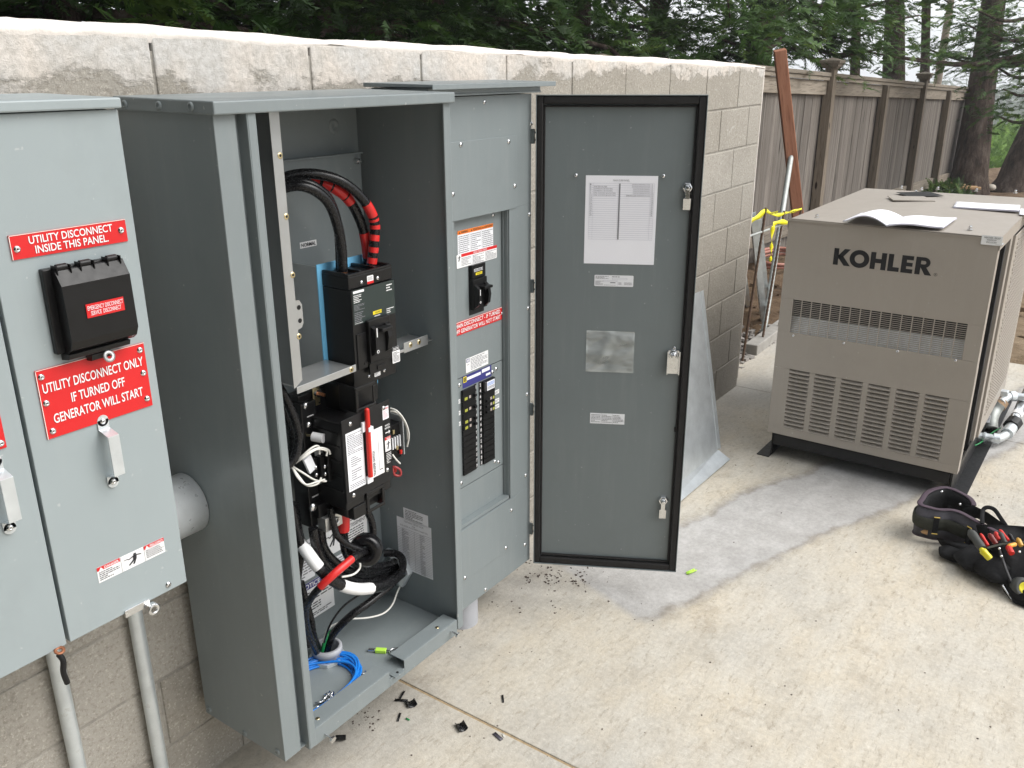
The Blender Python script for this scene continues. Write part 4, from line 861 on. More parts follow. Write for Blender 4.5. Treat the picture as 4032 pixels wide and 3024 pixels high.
plate('serial_label', ts, (1.470, YP, .828), EX, EZ, .044, .130, .0004, [('p', [(.60, .12), (.88, .12), (.88, .9), (.60, .9)], 0)]+[('r', .60, .10+i*.0265, .90, .10+i*.0265+random.choice([.009, .014, .018]), 2, 2) for i in range(30)], [M_white, M_grey_ink, M_ink])
# rotated print 'TRANSFER SWITCH' reading upwards
plate('serial_print', ts, (1.488, YP-.0006, .831), EZ, (-1, 0, 0), .072, .014, .0002, [('t', 'TRANSFER SWITCH', .02, .45, .98, 1.0, 1, .015)], [M_white, M_ink])
plate('position_label', ts, (1.5215, YP, .925), EX, EZ, .021, .035, .0004, [('t', 'SWITCH', .1, .78, .9, .92, 1, .02), ('t', 'POSITION', .05, .56, .95, .70, 1, .02), bar((.1, .28), (.75, .28), .12, 1, .6), ('p', [(.7, .12), (.95, .28), (.7, .44)], 1)], [M_blackm, M_white])
plate('danger_label', ts, (1.5215, YP, .882), EX, EZ, .021, .040, .0004, [('r', 0, .80, 1, 1, 1), ('t', 'DANGER', .25, .83, .95, .96, 0, .02)]+figure(.1, .08, .9, .74, 2), [M_white, M_red, M_ink])
plate('danger_label', ts, (1.5225, YP, .846), EX, EZ, .020, .034, .0004, [('g', .05, .05, .95, .95, 7, 1)], [M_blackm, M_white])
plate('warning_label', ts, (1.5185, YP, .972), EX, EZ, .022, .034, .0004, [('t', 'WARNING', .08, .80, .92, .94, 1, .02), ('g', .1, .08, .9, .72, 8, 2)], [M_sticker, M_red, mat('pink print', (.75, .35, .38), .5)])
MB().cyl((1.453, 1.470, .842), (1.4545, 1.470, 1.020), .0065, 14).sph((1.4545, 1.470, 1.022), .0066, 6).build('manual_handle', M_red2, ts)
MB().box(1.440, 1.464, 1.4735, 1.480, .966, .992).box(1.450, 1.466, 1.462, 1.4735, .966, .978).box(1.446, 1.466, 1.4735, 1.480, .822, .842).build('handle_clip', M_sticker, ts, bevel=.001)
for (x, z_) in ((1.405, 1.000), (1.523, 1.004), (1.400, .808), (1.525, .830)): screw(ts, (x, 1.480, z_), s=1.0)
# nylon knob, terminal hardware and micro switches on the left
MB().cyl((1.356, 1.585, .962), (1.366, 1.560, .962), .003, 8).build('knob_stud', M_brass, ts)
MB().cyl((1.362, 1.570, .960), (1.372, 1.542, .958), .012, 14).build('white_knob', mat('white nylon', (.75, .75, .76), .3), ts, bevel=.002)
mb = MB().box(1.438, 1.462, 1.640, 1.643, 1.0, 1.09) ; MB().box(1.392, 1.414, 1.590, 1.593, 1.025, 1.100).box(1.392, 1.50, 1.565, 1.593, 1.098, 1.101).build('bus_strap', M_brass, ts, bevel=.001)
MB().cyl((1.404, 1.590, 1.058), (1.405, 1.583, 1.058), .012, 6).cyl((1.405, 1.583, 1.058), (1.408, 1.566, 1.056), .0045, 10, m=1).build('terminal_bolt', [M_zinc, M_copper], ts)
for (u, v) in ((1203, 1597), (1216, 1673)): p = W(u, v, y=1.585); screw(ts, p, s=1.5)
for (tx, u, v) in (('NORMAL', 1208, 1646), ('EMERGENCY', 1229, 1962)):
    p = W(u, v, y=1.5845); plate('terminal_print', ts, p, EX, EZ, .022, .005, .0002, [('t', tx, 0, .2, 1, .9, 1, .02)], [M_black, M_white])
mb = MB()
for i in range(3): mb.box(1.335+.017*i, 1.347+.017*i, 1.545-.008*i, 1.58, .845, .915)
sw = mb.build('micro_switches', M_black, ts, bevel=.001)
MB().box(1.352, 1.400, 1.555, 1.558, .835, .925).build('switch_bracket', M_steelin, ts)
for dx, dz in ((.0, 0), (.0, -.02), (.022, -.004), (.022, -.024)): screw(ts, (1.342+dx, 1.5445-(.008 if dx else 0), .890+dz), s=.9)
MB().box(-.012, .012, -.004, .004, -.022, .022, xf=Matrix.Translation((1.325, 1.548, .905)) @ Matrix.Rotation(R(-20), 4, 'Y')).build('resistor_block', M_sticker, ts, bevel=.001)
# lugs
def lug(x, y, z, s=.05, nm='terminal_lug'):
    mb = MB().box(x, x+s, y, y+.030, z, z+.038); mb.lathe([(.0045, .004), (.0085, .007), (.0105, .004), (.0105, 0)], Matrix.Translation((x+s*.62, y, z+.02)) @ NORM['-y'], 14); return mb.build(nm, M_alum, ts, bevel=.0012)
lug(1.358, 1.545, .700, .058); lug(1.420, 1.535, .738, .046); 
MB().box(1.352, 1.392, 1.560, 1.60, .738, .775).build('lug_barrier', M_black, ts, bevel=.002); screw(ts, W(1233, 1996, y=1.559), s=1.9)
# relay contacts on the right side
mb = MB().box(1.622, 1.668, 1.560, 1.595, .795, .900); mb.build('relay_block', M_black, ts, bevel=.002)
MB().box(1.672, 1.676, 1.555, 1.61, .800, .915).build('relay_plate', M_galv, ts)
for i in range(4): MB().box(1.628+.010*i, 1.632+.010*i, 1.555, 1.560, .830, .864).build('contact_mark', M_sticker, ts, bevel=.0004)
for (u, v, m_) in ((1545, 1700, M_brass), (1560, 1762, M_brass), (1575, 1778, M_red2), (1552, 1850, M_red2)): p = W(u, v, y=1.558); MB().box(p[0]-.004, p[0]+.004, p[1]-.006, p[1], p[2]-.006, p[2]+.006).build('relay_terminal', m_, ts, bevel=.001)
mb = MB().tube(cr([W(1548, 1838, y=1.55), W(1575, 1850, y=1.54), W(1575, 1872, y=1.54), W(1552, 1868, y=1.55)], 3, True), .004, 6, closed=True); mb.build('ring_terminals', mat('dark red terminal', (.35, .04, .04), .35), ts)
# ---- cables -----------------------------------------------------------------
def cable(name, label, segs, r, cat='cable', group=None, mats=None, n=9):
    """segs: list of (points, material index, radius factor)"""
    mb = MB()
    for pts, m_, k in segs: mb.tube(pts, r*k, n, m=m_)
    return tag(mb.build(name, mats or [M_ins, M_redtape, M_white, M_copper]), label, cat, group)
def sub(P, a, b_): n = len(P)-1; return P[int(a*n):int(b_*n)+1]
GR = 'heavy black power cables in the open cabinet'
def px3(L, y0=None): return [W(u, v, y=y) for u, v, y in L]
# bundle A: plain black pair curving into the left pole
for i, (dx, dy, lb) in enumerate([(0, 0, 'plain black cable looping over to the breaker left lug, nearest'), (-14, .022, 'plain black cable looping over to the breaker left lug, behind its twin')]):
    P = cr(px3([(1090-20, 760+dx*.3, 1.63+dy), (1130, 736+dx, 1.60+dy), (1190, 732+dx, 1.575+dy), (1250, 757+dx, 1.56+dy), (1300, 810+dx, 1.555+dy), (1332, 900, 1.552+dy), (1345+dx*.4, 980, 1.552+dy), (1350+dx*.6, 1068, 1.553+dy)]), 8)
    cable('power_cable', lb, [(P, 0, 1), ([P[-1], tuple(np.array(P[-1])-np.array([0, 0, .022]))], 3, .85)], .0125, group=GR)
def striped(name, lb, P, r, bands):
    mb = MB(); mb.tube(P, r, 9, m=0); n = len(P)-1
    for a, b_ in bands: mb.tube(P[int(a*n):int(b_*n)+1], r*1.07, 9, m=1)
    mb.tube([P[-1], tuple(np.array(P[-1])-np.array([0, 0, .02]))], r*.85, 8, m=3)
    return tag(mb.build(name, [M_ins, M_redtape, M_white, M_copper]), lb, 'cable', GR)
P = cr(px3([(1060, 725, 1.66), (1150, 690, 1.63), (1240, 685, 1.60), (1330, 708, 1.575), (1400, 755, 1.56), (1450, 815, 1.552), (1475, 880, 1.55), (1472, 960, 1.55), (1462, 1045, 1.553)]), 14)
striped('power_cable', 'black cable wrapped with spiralling red tape stripes into the breaker right lug', P, .0125, [(.60, .70), (.715, .735), (.765, .79), (.83, .86), (.895, .92), (.955, .985)])
P = cr(px3([(1060, 738, 1.68), (1150, 712, 1.66), (1230, 712, 1.63), (1310, 738, 1.60), (1375, 790, 1.585), (1418, 870, 1.58), (1440, 950, 1.58), (1450, 1040, 1.58)]), 14)
striped('power_cable', 'black cable with long red taped lengths behind the striped one', P, .0125, [(.26, .345), (.36, .42), (.435, .535), (.545, .60), (.80, .95)])
# lower power cables
def pc(lb, L, segs=((0, 1, 0, 1),), r=.0125, name='power_cable', group=GR, mats=None, k=8):
    P = cr(px3(L), k); mb = MB()
    for a, b_, m_, f in segs: mb.tube(sub(P, a, b_), r*f, 9, m=m_)
    return tag(mb.build(name, mats or [M_ins, M_redtape, M_white, M_copper]), lb, 'cable', group)
pc('black cable sweeping from the left terminal lug round to the side hub', [(1232, 2080, 1.56), (1245, 2150, 1.56), (1275, 2215, 1.56), (1330, 2265, 1.57), (1400, 2290, 1.60), (1480, 2290, 1.64), (1555, 2255, 1.68), (1620, 2215, 1.69)])
pc('second black cable sweeping below the first toward the side hub', [(1262, 2080, 1.57), (1272, 2150, 1.57), (1310, 2205, 1.58), (1370, 2245, 1.59), (1440, 2262, 1.62), (1520, 2240, 1.67), (1600, 2200, 1.69)])
pc('black cable with a thick red sleeve dropping from the switch centre', [(1352, 2010, 1.56), (1352, 2060, 1.56), (1352, 2110, 1.56), (1362, 2170, 1.56), (1390, 2210, 1.57), (1440, 2235, 1.61), (1520, 2225, 1.66), (1600, 2190, 1.69)], ((0, 1, 0, 1), (0, .24, 1, 1.35)))
pc('black cable curling from the left pole toward the split core ring', [(1300, 2000, 1.545), (1312, 2060, 1.54), (1330, 2110, 1.53), (1370, 2145, 1.52), (1420, 2165, 1.51), (1450, 2170, 1.51)], r=.009)
pc('black cable arching down on the right of the switch', [(1440, 2000, 1.56), (1462, 2050, 1.56), (1468, 2110, 1.56), (1450, 2180, 1.57), (1430, 2240, 1.6), (1480, 2270, 1.65), (1580, 2230, 1.69)], r=.0105)
pc('neutral cable marked with two bands of white tape along the bottom loop', [(1150, 1980, 1.62), (1175, 2120, 1.60), (1210, 2175, 1.56), (1255, 2235, 1.53), (1310, 2285, 1.515), (1380, 2315, 1.51), (1450, 2318, 1.53), (1520, 2300, 1.58), (1590, 2250, 1.65), (1620, 2225, 1.69)], ((0, 1, 0, 1), (.14, .34, 2, 1.07), (.50, .69, 2, 1.07)), r=.0155)
pc('upper black cable coiled inside the left edge of the cabinet', [(1085, 1500, 1.56), (1120, 1560, 1.55), (1160, 1650, 1.54), (1175, 1720, 1.54), (1160, 1800, 1.54), (1115, 1850, 1.55)], r=.011)
pc('lower black cable coiled inside the left edge of the cabinet', [(1080, 1540, 1.60), (1120, 1620, 1.59), (1150, 1700, 1.58), (1150, 1780, 1.58), (1120, 1840, 1.59), (1100, 1850, 1.6)], r=.011)
pc('black cable dropping down the left edge behind the jamb', [(1150, 1990, 1.60), (1165, 2070, 1.59), (1185, 2160, 1.58), (1170, 2300, 1.60), (1185, 2420, 1.62), (1215, 2540, 1.64)], r=.0105)
pc('black feeder with a bright red band rising from the floor conduit', [(1250, 2570, 1.66), (1212, 2480, 1.62), (1205, 2400, 1.58), (1228, 2350, 1.54), (1262, 2310, 1.51), (1310, 2265, 1.49), (1360, 2222, 1.485), (1400, 2190, 1.49), (1440, 2170, 1.51)], ((0, 1, 0, 1), (.50, .83, 1, 1.12)), r=.0095)
pc('black cable crossing the floor from the conduit to the side hub', [(1283, 2570, 1.67), (1310, 2500, 1.64), (1375, 2430, 1.60), (1450, 2375, 1.58), (1530, 2310, 1.58), (1580, 2255, 1.60), (1585, 2205, 1.63), (1560, 2180, 1.66), (1510, 2178, 1.69)], r=.0115)
pc('black cable rising steeply out of the floor conduit', [(1262, 2575, 1.67), (1235, 2500, 1.66), (1225, 2440, 1.66), (1200, 2350, 1.67), (1185, 2290, 1.68)], r=.0095)
pc('green ground wire lying under the black floor cable', [(1268, 2565, 1.66), (1290, 2500, 1.65), (1345, 2460, 1.66), (1420, 2395, 1.66), (1480, 2340, 1.66), (1545, 2285, 1.66), (1590, 2272, 1.72)], r=.0055, name='ground_wire', mats=[M_green]*4, group=None)
pc('thin black control wire above the floor cable', [(1276, 2530, 1.62), (1300, 2460, 1.60), (1350, 2390, 1.58), (1420, 2340, 1.565), (1490, 2312, 1.555), (1560, 2280, 1.58)], r=.003, name='control_wire', group=None)
pc('long white wire looping over the cabinet floor', [(1272, 2530, 1.655), (1290, 2480, 1.65), (1325, 2455, 1.65), (1378, 2438, 1.64), (1450, 2432, 1.62), (1510, 2415, 1.61), (1545, 2380, 1.62), (1565, 2330, 1.65), (1590, 2278, 1.70)], r=.0028, name='control_wire', mats=[M_wire_w]*4, group=None)
pc('short white wire crossing beneath the black ring', [(1418, 2218, 1.50), (1415, 2240, 1.50), (1390, 2262, 1.50), (1345, 2272, 1.505)], r=.0028, name='control_wire', mats=[M_wire_w]*4, group=None)
# white wires each side of the switch
GWW = 'white control wires at the transfer switch'
LW = [[(1150, 1830, 1.56), (1185, 1800, 1.54), (1230, 1762, 1.53), (1255, 1758, 1.53), (1258, 1788, 1.53)], [(1150, 1832, 1.56), (1190, 1805, 1.53), (1245, 1770, 1.52), (1285, 1775, 1.52), (1285, 1795, 1.52)], [(1150, 1834, 1.56), (1195, 1795, 1.53), (1250, 1765, 1.52), (1290, 1770, 1.52), (1300, 1788, 1.52)],
      [(1150, 1836, 1.56), (1190, 1860, 1.54), (1240, 1890, 1.53), (1285, 1895, 1.52)], [(1150, 1838, 1.56), (1180, 1880, 1.54), (1210, 1912, 1.53), (1250, 1905, 1.52), (1265, 1880, 1.52)], [(1150, 1839, 1.56), (1172, 1880, 1.54), (1205, 1908, 1.53), (1245, 1898, 1.52), (1278, 1888, 1.52)]]
LL = ['left white wire bending up to the micro switches, topmost', 'left white wire to the middle micro switch', 'left white wire to the front micro switch', 'left white wire reaching straight under the micro switches', 'lowest looping white wire on the left of the switch', 'white wire looping just above the lowest one']
for L, lb in zip(LW, LL): pc(lb, L, r=.0025, name='control_wire', mats=[M_wire_w]*4, group=GWW)
for L, lb in [([(1537, 1608, 1.56), (1565, 1620, 1.54), (1595, 1660, 1.53), (1610, 1710, 1.53), (1603, 1758, 1.54)], 'outer white wire arching on the right of the switch'), ([(1537, 1618, 1.56), (1570, 1630, 1.545), (1600, 1680, 1.54), (1605, 1730, 1.54)], 'inner white wire arching on the right of the switch'), ([(1545, 1790, 1.55), (1560, 1810, 1.54), (1575, 1825, 1.54)], 'short white wire to the red ring terminals')]:
    pc(lb, L, r=.0026, name='control_wire', mats=[M_wire_w]*4, group=GWW)
# ring (current transformer)
c0 = W(1440, 2165, y=1.515); tor = thing('current_sensor_ring', 'glossy black ring sensor threaded on the cables low in the cabinet', 'sensor', c0)
ax = frame((-.80, -.55, .15)); mb = MB().lathe([(.015, -.016), (.036, -.020), (.044, -.014), (.044, .014), (.036, .020), (.015, .016), (.015, -.016)], Matrix.Translation(c0) @ ax, 26); mb.build('ring', mat('glossy black', (.006, .006, .007), .22, spec=.4), tor)
# conduit stub in floor with cables, and coil
c0 = W(1290, 2590, z=Z0+.003)
t = thing('floor_conduit', 'grey plastic conduit mouth standing up through the cabinet floor', 'conduit', c0)
MB().lathe([(.034, 0), (.040, 0), (.040, .024), (.044, .026), (.044, .040), (.036, .044), (.034, .040), (.034, 0)], Matrix.Translation(c0), 26).build('bell', M_pvc, t)
MB().lathe([(.044, 0), (.052, 0), (.052, .012), (.044, .012)], Matrix.Translation(c0), 8, smooth=False).build('locknut', M_galv, t, bevel=.001)
mb = MB(); cc = np.array(W(1180, 2800, z=Z0+.012)); cc = np.array([1.292, 1.586, Z0])
for k in range(15):
    rr_ = .100+.004*(k % 4)+rng.uniform(-.003, .003); hz = .004+.0055*(k//5)+rng.uniform(0, .002); ph = rng.uniform(0, 6)
    pts = [(cc[0]+(rr_+.008*math.sin(2*a+ph))*1.42*math.cos(a), cc[1]+.0+(rr_*.92+.006*math.sin(3*a+ph))*math.sin(a)*.98, cc[2]+hz+.003*math.sin(2*a+ph)+.004) for a in np.linspace(0, 2*math.pi, 40, endpoint=False)]
    mb.tube(pts, .0037, 7, closed=True)
tag(mb.build('cable_coil', M_blue), 'coil of bright blue data cable lying on the cabinet floor', 'cable coil')
# loose bolts on the cabinet floor
BOLT = MB().lathe([(0, .018), (.0028, .018), (.003, .004), (.003, 0)], n=9).lathe([(0, -.0042), (.0055, -.0042), (.0055, 0), (.008, 0), (.008, .0012), (.003, .0012)], n=12).mesh('loose_bolt', M_zinc)
def bolt(u, v, az, lb, tilt=82, lift=.0075, zb=Z0+.003):
    p = W(u, v, z=zb+.004); o = inst(BOLT, 'loose_bolt', None, (p[0], p[1], zb+lift), rmat=Matrix.Rotation(R(az), 4, 'Z') @ Matrix.Rotation(R(tilt), 4, 'Y'))
    tag(o, lb, 'bolt', 'loose bolts on the cabinet floor')
for a in [(1287, 2744, 200, 'loose bolt at the top left of the little heap'), (1310, 2735, 135, 'loose bolt at the top right of the heap, pointing at the coil'), (1268, 2768, 150, 'loose bolt by itself at the left of the heap'), (1252, 2795, 250, 'frontmost loose bolt of the heap, nearest the jamb'), (1272, 2790, 330, 'longer loose bolt lying head up in the front of the heap'), (1295, 2782, 140, 'loose bolt at the right front of the heap'), (1305, 2755, 160, 'loose bolt in the middle of the heap'), (1305, 2745, 60, 'loose bolt resting on top of the heap'), (1440, 2655, 150, 'bolt lying alone against the blue coil'), (1500, 2662, 175, 'bolt lying alone beside the latch notch')]: bolt(*a)
# padlock key with lime tape
k0 = np.array(W(1505, 2562, z=Z0+.008)); kx = np.array(W(1555, 2565, z=Z0+.008))-k0; kx /= np.linalg.norm(kx); ky = np.array([-kx[1], kx[0], 0])
t = thing('panel_key', 'steel panel key with lime green tape round its shank on the cabinet floor', 'key', tuple(k0))
MB().cyl(tuple(k0-kx*.040), tuple(k0-kx*.022), .0058, 10).cyl(tuple(k0-kx*.024), tuple(k0+kx*.022), .0035, 8).build('shank', M_zinc, t)
MB().box(-.020, .012, -.0085, .0075, -.005, .006, xf=Matrix.Translation(tuple(k0)) @ Matrix(((kx[0], ky[0], 0, 0), (kx[1], ky[1], 0, 0), (0, 0, 1, 0), (0, 0, 0, 1)))).build('tape_flag', M_lime, t, bevel=.002)
cb = k0+kx*.040; MB().tube([tuple(cb+kx*.019*math.cos(a)+ky*.015*math.sin(a)) for a in np.linspace(0, 2*math.pi, 8, endpoint=False)], .0026, 7, closed=True).build('bow', M_zinc, t)

# ---- second cabinet (sub panel) ---------------------------------------------
sp = thing('sub_panel_cabinet', 'tall grey panelboard cabinet with breakers inside and its door swung wide open', 'electrical cabinet', (2.08, 1.757, .132))
q0, q1, qz0, qz1, QY = 1.795, 2.332, .135, 1.745, 1.575
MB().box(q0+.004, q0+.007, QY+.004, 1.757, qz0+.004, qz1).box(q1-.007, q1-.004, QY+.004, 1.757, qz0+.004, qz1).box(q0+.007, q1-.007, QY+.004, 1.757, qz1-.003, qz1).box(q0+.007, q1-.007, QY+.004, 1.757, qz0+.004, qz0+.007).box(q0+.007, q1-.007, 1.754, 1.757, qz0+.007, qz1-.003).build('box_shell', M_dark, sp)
ox0, ox1, oz0, oz1 = 1.945, 2.213, .43, 1.415
mb = MB().box(q0, q1, QY, QY+.003, oz1, qz1).box(q0, q1, QY, QY+.003, qz0, oz0).box(q0, ox0, QY, QY+.003, oz0, oz1).box(ox1, q1, QY, QY+.003, oz0, oz1); mb.build('front_trim', M_dark, sp, bevel=.001)
MB().box(1.926, 2.250, QY-.0025, QY-.0005, 1.412, 1.628).build('top_cover', M_dark, sp, bevel=.0012)
MB().box(1.915, 2.240, QY-.0025, QY-.0005, .240, .428).build('bottom_cover', M_dark, sp, bevel=.0012)
MB().box(ox1-.003, ox1, QY+.004, QY+.030, oz0, oz1).box(ox0, ox0+.003, QY+.004, QY+.030, oz0, oz1).box(ox0, ox1, QY+.004, QY+.030, oz1-.003, oz1).box(ox0, ox1, QY+.004, QY+.030, oz0, oz0+.012).build('recess_sides', M_dark, sp)
DY = QY+.026
for za, zb in ((.927, oz1-.004), (.556, .925), (oz0+.012, .554)): MB().box(ox0+.003, ox1-.0065, DY, DY+.002, za, zb).box(ox1-.0065, ox1-.004, DY-.008, DY, za, zb).build('dead_front', M_dark, sp, bevel=.001)
DF = DY-.0004
def dpl(name, x0, x1, z0, z1, els, mats, th=.0004, rnd=0): return plate(name, sp, (x0, DF, z0), EX, EZ, x1-x0, z1-z0, th, els, mats, rnd=rnd)
tri = [triangle(.05, .925, .02, 1.6, 3), triangle(.38, .925, .02, 1.6, 3), triangle(.70, .925, .02, 1.6, 3)]
dpl('warning_label', 1.990, 2.163, 1.292, 1.375, [('r', 0, .86, 1, 1, 1), ('t', 'WARNING', .09, .89, .28, .97, 3), ('t', 'ADVERTENCIA', .42, .89, .66, .97, 3), ('t', 'AVERTISSEMENT', .74, .89, .99, .97, 3), ('g', .02, .05, .31, .82, 11, 2), ('g', .35, .05, .64, .82, 11, 2), ('g', .68, .05, .98, .82, 11, 2), ('r', .33, 0, .333, .86, 2), ('r', .66, 0, .663, .86, 2)]+tri, [M_sticker, M_orange, M_grey_ink, M_ink], rnd=.004)
plate('danger_label', sp, (1.982, DF-.001, 1.266), EX, EZ, .198, .040, .0004, [('r', .11, .78, 1, 1, 1), ('t', 'DANGER / PELIGRO / DANGER', .4, .82, .74, .96, 0), ('g', .11, .1, .34, .72, 6, 2), ('g', .38, .05, .66, .72, 7, 2), ('g', .70, .05, .98, .72, 7, 2)]+figure(.01, .45, .10, .95, 3), [M_white, M_red, M_grey_ink, M_ink], rnd=.003)
sgn = plate('engraved_sign', sp, (1.9655, DF, 1.064), EX, EZ, .238, .040, .0018, [('t', 'MAIN DISCONNECT - IF TURNED', .01, .56, .955, .88, 1, .012), ('t', 'OFF GENERATOR WILL NOT START', -.01, .12, .965, .44, 1, .012), ('r', 0, .96, 1, 1, 2, 2)], [M_red, M_white, M_cap]); screw(sp, (2.204, DF-.0018, 1.083), s=.8)
# main breaker in its cut-out
mb = MB().box(2.038, 2.112, DY-.0006, DY-.0001, 1.112, 1.270, 0); mbk = mb.build('breaker_opening', mat('black cut-out', (.006, .006, .007), .6), sp)
g = MB().box(2.042, 2.108, DY-.012, DY-.001, 1.225, 1.266).box(2.041, 2.109, DY-.016, DY-.001, 1.130, 1.224)
for xa in (2.044, 2.094): g.prism([(DY-.016, 1.134), (DY-.030, 1.146), (DY-.034, 1.172), (DY-.030, 1.198), (DY-.016, 1.208)], xa, xa+.012, lambda p, q, t: (t, p, q))
mn = g.build('main_breaker', M_black, sp, bevel=.0012)
MB().box(2.062, 2.102, DY-.044, DY-.017, 1.194, 1.202).build('breaker_handle', M_black, mn, bevel=.0015)
plate('breaker_label', mn, (2.046, DY-.0122, 1.232), EX, EZ, .058, .026, .0003, [('g', .05, .5, .8, .9, 3, 1), ('r', .2, .1, .75, .4, 2), ('t', 'SQUARE D', .28, .15, .7, .35, 3)], [M_blackm, M_sticker, M_yellow, M_ink])
plate('breaker_marks', mn, (2.0455, DY-.0345, 1.150), EX, EZ, .009, .046, .0003, [('r', .35, .58, .65, .98, 1), dis(.5, .14, .4, .19, 1, 2), dis(.5, .14, .22, .19, 0, 3)], [M_blackm, M_white])
dpl('data_label', 2.016, 2.130, .934, .980, [('r', .02, .72, .16, .96, 1), ('r', .04, .76, .14, .92, 0, 2), ('t', 'D', .065, .79, .115, .89, 1), ('g', .2, .08, .96, .95, 9, 2), ('g', .04, .5, .14, .6, 1, 2)], [M_white, M_navy, M_grey_ink])
dpl('blue_label', 1.998, 2.146, .889, .927, [('r', .02, .45, .13, .95, 1), ('r', .035, .52, .115, .88, 2, 2), ('t', 'D', .055, .58, .095, .82, 1), ('r', .14, .55, .62, .80, 3), ('r', .66, .62, .94, .92, 3), ('r', .80, .2, .96, .40, 3)], [M_navy, M_yellow, M_ink, M_sticker], th=.0005)
# branch breakers: left and right columns, plus filler plates
bw = .0192; zt0 = .886
def brk(x0, x1, z0, z1, on=True, left=True):
    mb = MB().box(x0, x1, DY-.010, DY-.001, z0+.0006, z1-.0006); b_ = mb.build('branch_breaker', M_black, sp, bevel=.0008); zc = (z0+z1)/2 if z1-z0 < .025 else z0+.010
    xa = x0+.050 if left else x0+.008
    MB().box(xa, xa+.010, DY-.018, DY-.010, zc-.004, zc+.004).build('toggle', M_blackm, b_, bevel=.0008)
    xb = x0+.006 if left else x1-.012; xw = x0+.028 if left else x1-.026
    MB().box(xb, xb+.014 if left else xb+.008, DY-.0108, DY-.0102, zc-.005, zc+.004).build('rating_mark', mat_y, b_)
    MB().box(xw, xw+.009, DY-.0108, DY-.0102, zc-.004, zc+.005, 0).build('indicator', mat_w, b_)
mat_y = mat('olive yellow mark', (.35, .36, .05), .5); mat_w = mat('pale mark', (.38, .33, .30), .5)
z = zt0
for h in (2.0, 2, 2, 1): brk(1.988, 2.052, z-bw*h, z, True, True); z -= bw*h
FILL = MB().box(0, .064, DY-.007, DY-.001, .0007, bw-.0007).mesh('filler_plate', M_black)
while z-bw > .594: z -= bw; inst(FILL, 'filler_plate', sp, (1.988, 0, z))
z = zt0-.0
pd = MB().box(2.092, 2.152, DY-.012, DY-.001, z-bw*2+.001, z); o = pd.build('surge_protector', M_black, sp, bevel=.001); plate('breaker_label', o, (2.096, DY-.0122, z-bw*2+.004), EX, EZ, .052, .030, .0003, [('r', 0, 0, .2, 1, 1), ('g', .25, .5, .95, .9, 3, 2), ('g', .25, .1, .95, .45, 3, 1)], [M_sticker, M_ink, M_blue])
z -= bw*2
for h in (2, 1, 1): brk(2.092, 2.152, z-bw*h, z, True, False); z -= bw*h
FILL2 = MB().box(0, .060, DY-.007, DY-.001, .0007, bw-.0007).mesh('filler_plate', M_black)
while z-bw > .594: z -= bw; inst(FILL2, 'filler_plate', sp, (2.092, 0, z))
for side, xa in ((0, 2.0535), (1, 2.0785)):
    els = [('t', str(1+2*i+side), .22, 1-(i+.80)/15, .78, 1-(i+.22)/15, 1, .02) for i in range(15)]
    dpl('number_strip', xa, xa+.0115, .598, .886, els, [M_blackm, M_white], th=.0012)
for (x, z_) in ((1.968, .846), (1.968, .808), (1.968, .772)): dpl('circuit_tag', x, x+.016, z_, z_+.014, [('g', .1, .2, .9, .8, 2, 1)], [M_white, M_grey_ink])
for (x, z_) in ((2.157, .818), (2.157, .788), (2.157, .768)): dpl('circuit_tag', x, x+.030, z_, z_+.014, [('g', .1, .2, .9, .8, 2, 1)], [M_white, M_grey_ink])
for u, v in [(1909, 402), (2093, 487), (2086, 845), (2081, 1214), (2077, 1553), (2071, 1872), (2068, 2145), (1913, 2322), (1804, 2150)]: screw(sp, (W(u, v, y=1.573)[0], QY, W(u, v, y=1.573)[2]), s=1.15)
for u, v in [(1813, 570), (2002, 558), (1783, 765), (2026, 732), (2013, 2009), (1991, 2157), (1830, 2275)]: screw(sp, (W(u, v, y=1.573)[0], QY-.0025, W(u, v, y=1.573)[2]), s=1.15)
for x, z_ in ((2.165, 1.400), (2.172, .905), (2.152, .900+.0), (1.982, .905), (2.160, .582), (2.180, .572), (1.980, .575)): screw(sp, (x, DY, z_), s=1.1)
# hood
MB().hull8([(1.812, 1.528, 1.772), (1.812, 1.528, 1.779), (1.800, 1.757, 1.772), (1.800, 1.757, 1.783), (2.392, 1.528, 1.772), (2.392, 1.528, 1.779), (2.392, 1.757, 1.772), (2.392, 1.757, 1.783)]).box(1.812, 2.392, 1.526, 1.530, 1.766, 1.7795).build('hood', M_dark, sp, bevel=.0012)
MB().box(1.83, 2.352, 1.556, 1.757, 1.748, 1.770).box(1.822, 2.352, 1.553, 1.556, 1.748, 1.754).build('hood_riser', M_dark, sp, bevel=.002)
# door, swung open about the right-hand hinge
HX, HY, DA = 2.336, 1.571, R(-62)
dm = Matrix.Translation((HX, HY, 0)) @ Matrix.Rotation(DA, 4, 'Z')
def DB(mb, x0, x1, y0, y1, z0, z1, m=0): mb.box(x0, x1, y0, y1, z0, z1, m, xf=dm); return mb
DW, D0, D1 = .519, .130, 1.742
door = DB(MB(), .010, DW, .0, .0025, D0, D1); DB(door, .010, .0125, -.022, .0, D0, D1); DB(door, DW-.0025, DW, -.022, 0, D0, D1); DB(door, .0125, DW-.0025, -.022, 0, D1-.0025, D1); DB(door, .0125, DW-.0025, -.022, 0, D0, D0+.0025)
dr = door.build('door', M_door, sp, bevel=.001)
gk = MB()
for w0, dep in ((.003, .016),):
    DB(gk, .0126, .032, -.019, -.0002, D0+.003, D1-.003); DB(gk, DW-.026, DW-.003, -.019, -.0002, D0+.003, D1-.003); DB(gk, .032, DW-.026, -.019, -.0002, D1-.026, D1-.003); DB(gk, .032, DW-.026, -.019, -.0002, D0+.003, D0+.026)
gk.build('door_gasket', M_gasket, dr, bevel=.004, seg=3)
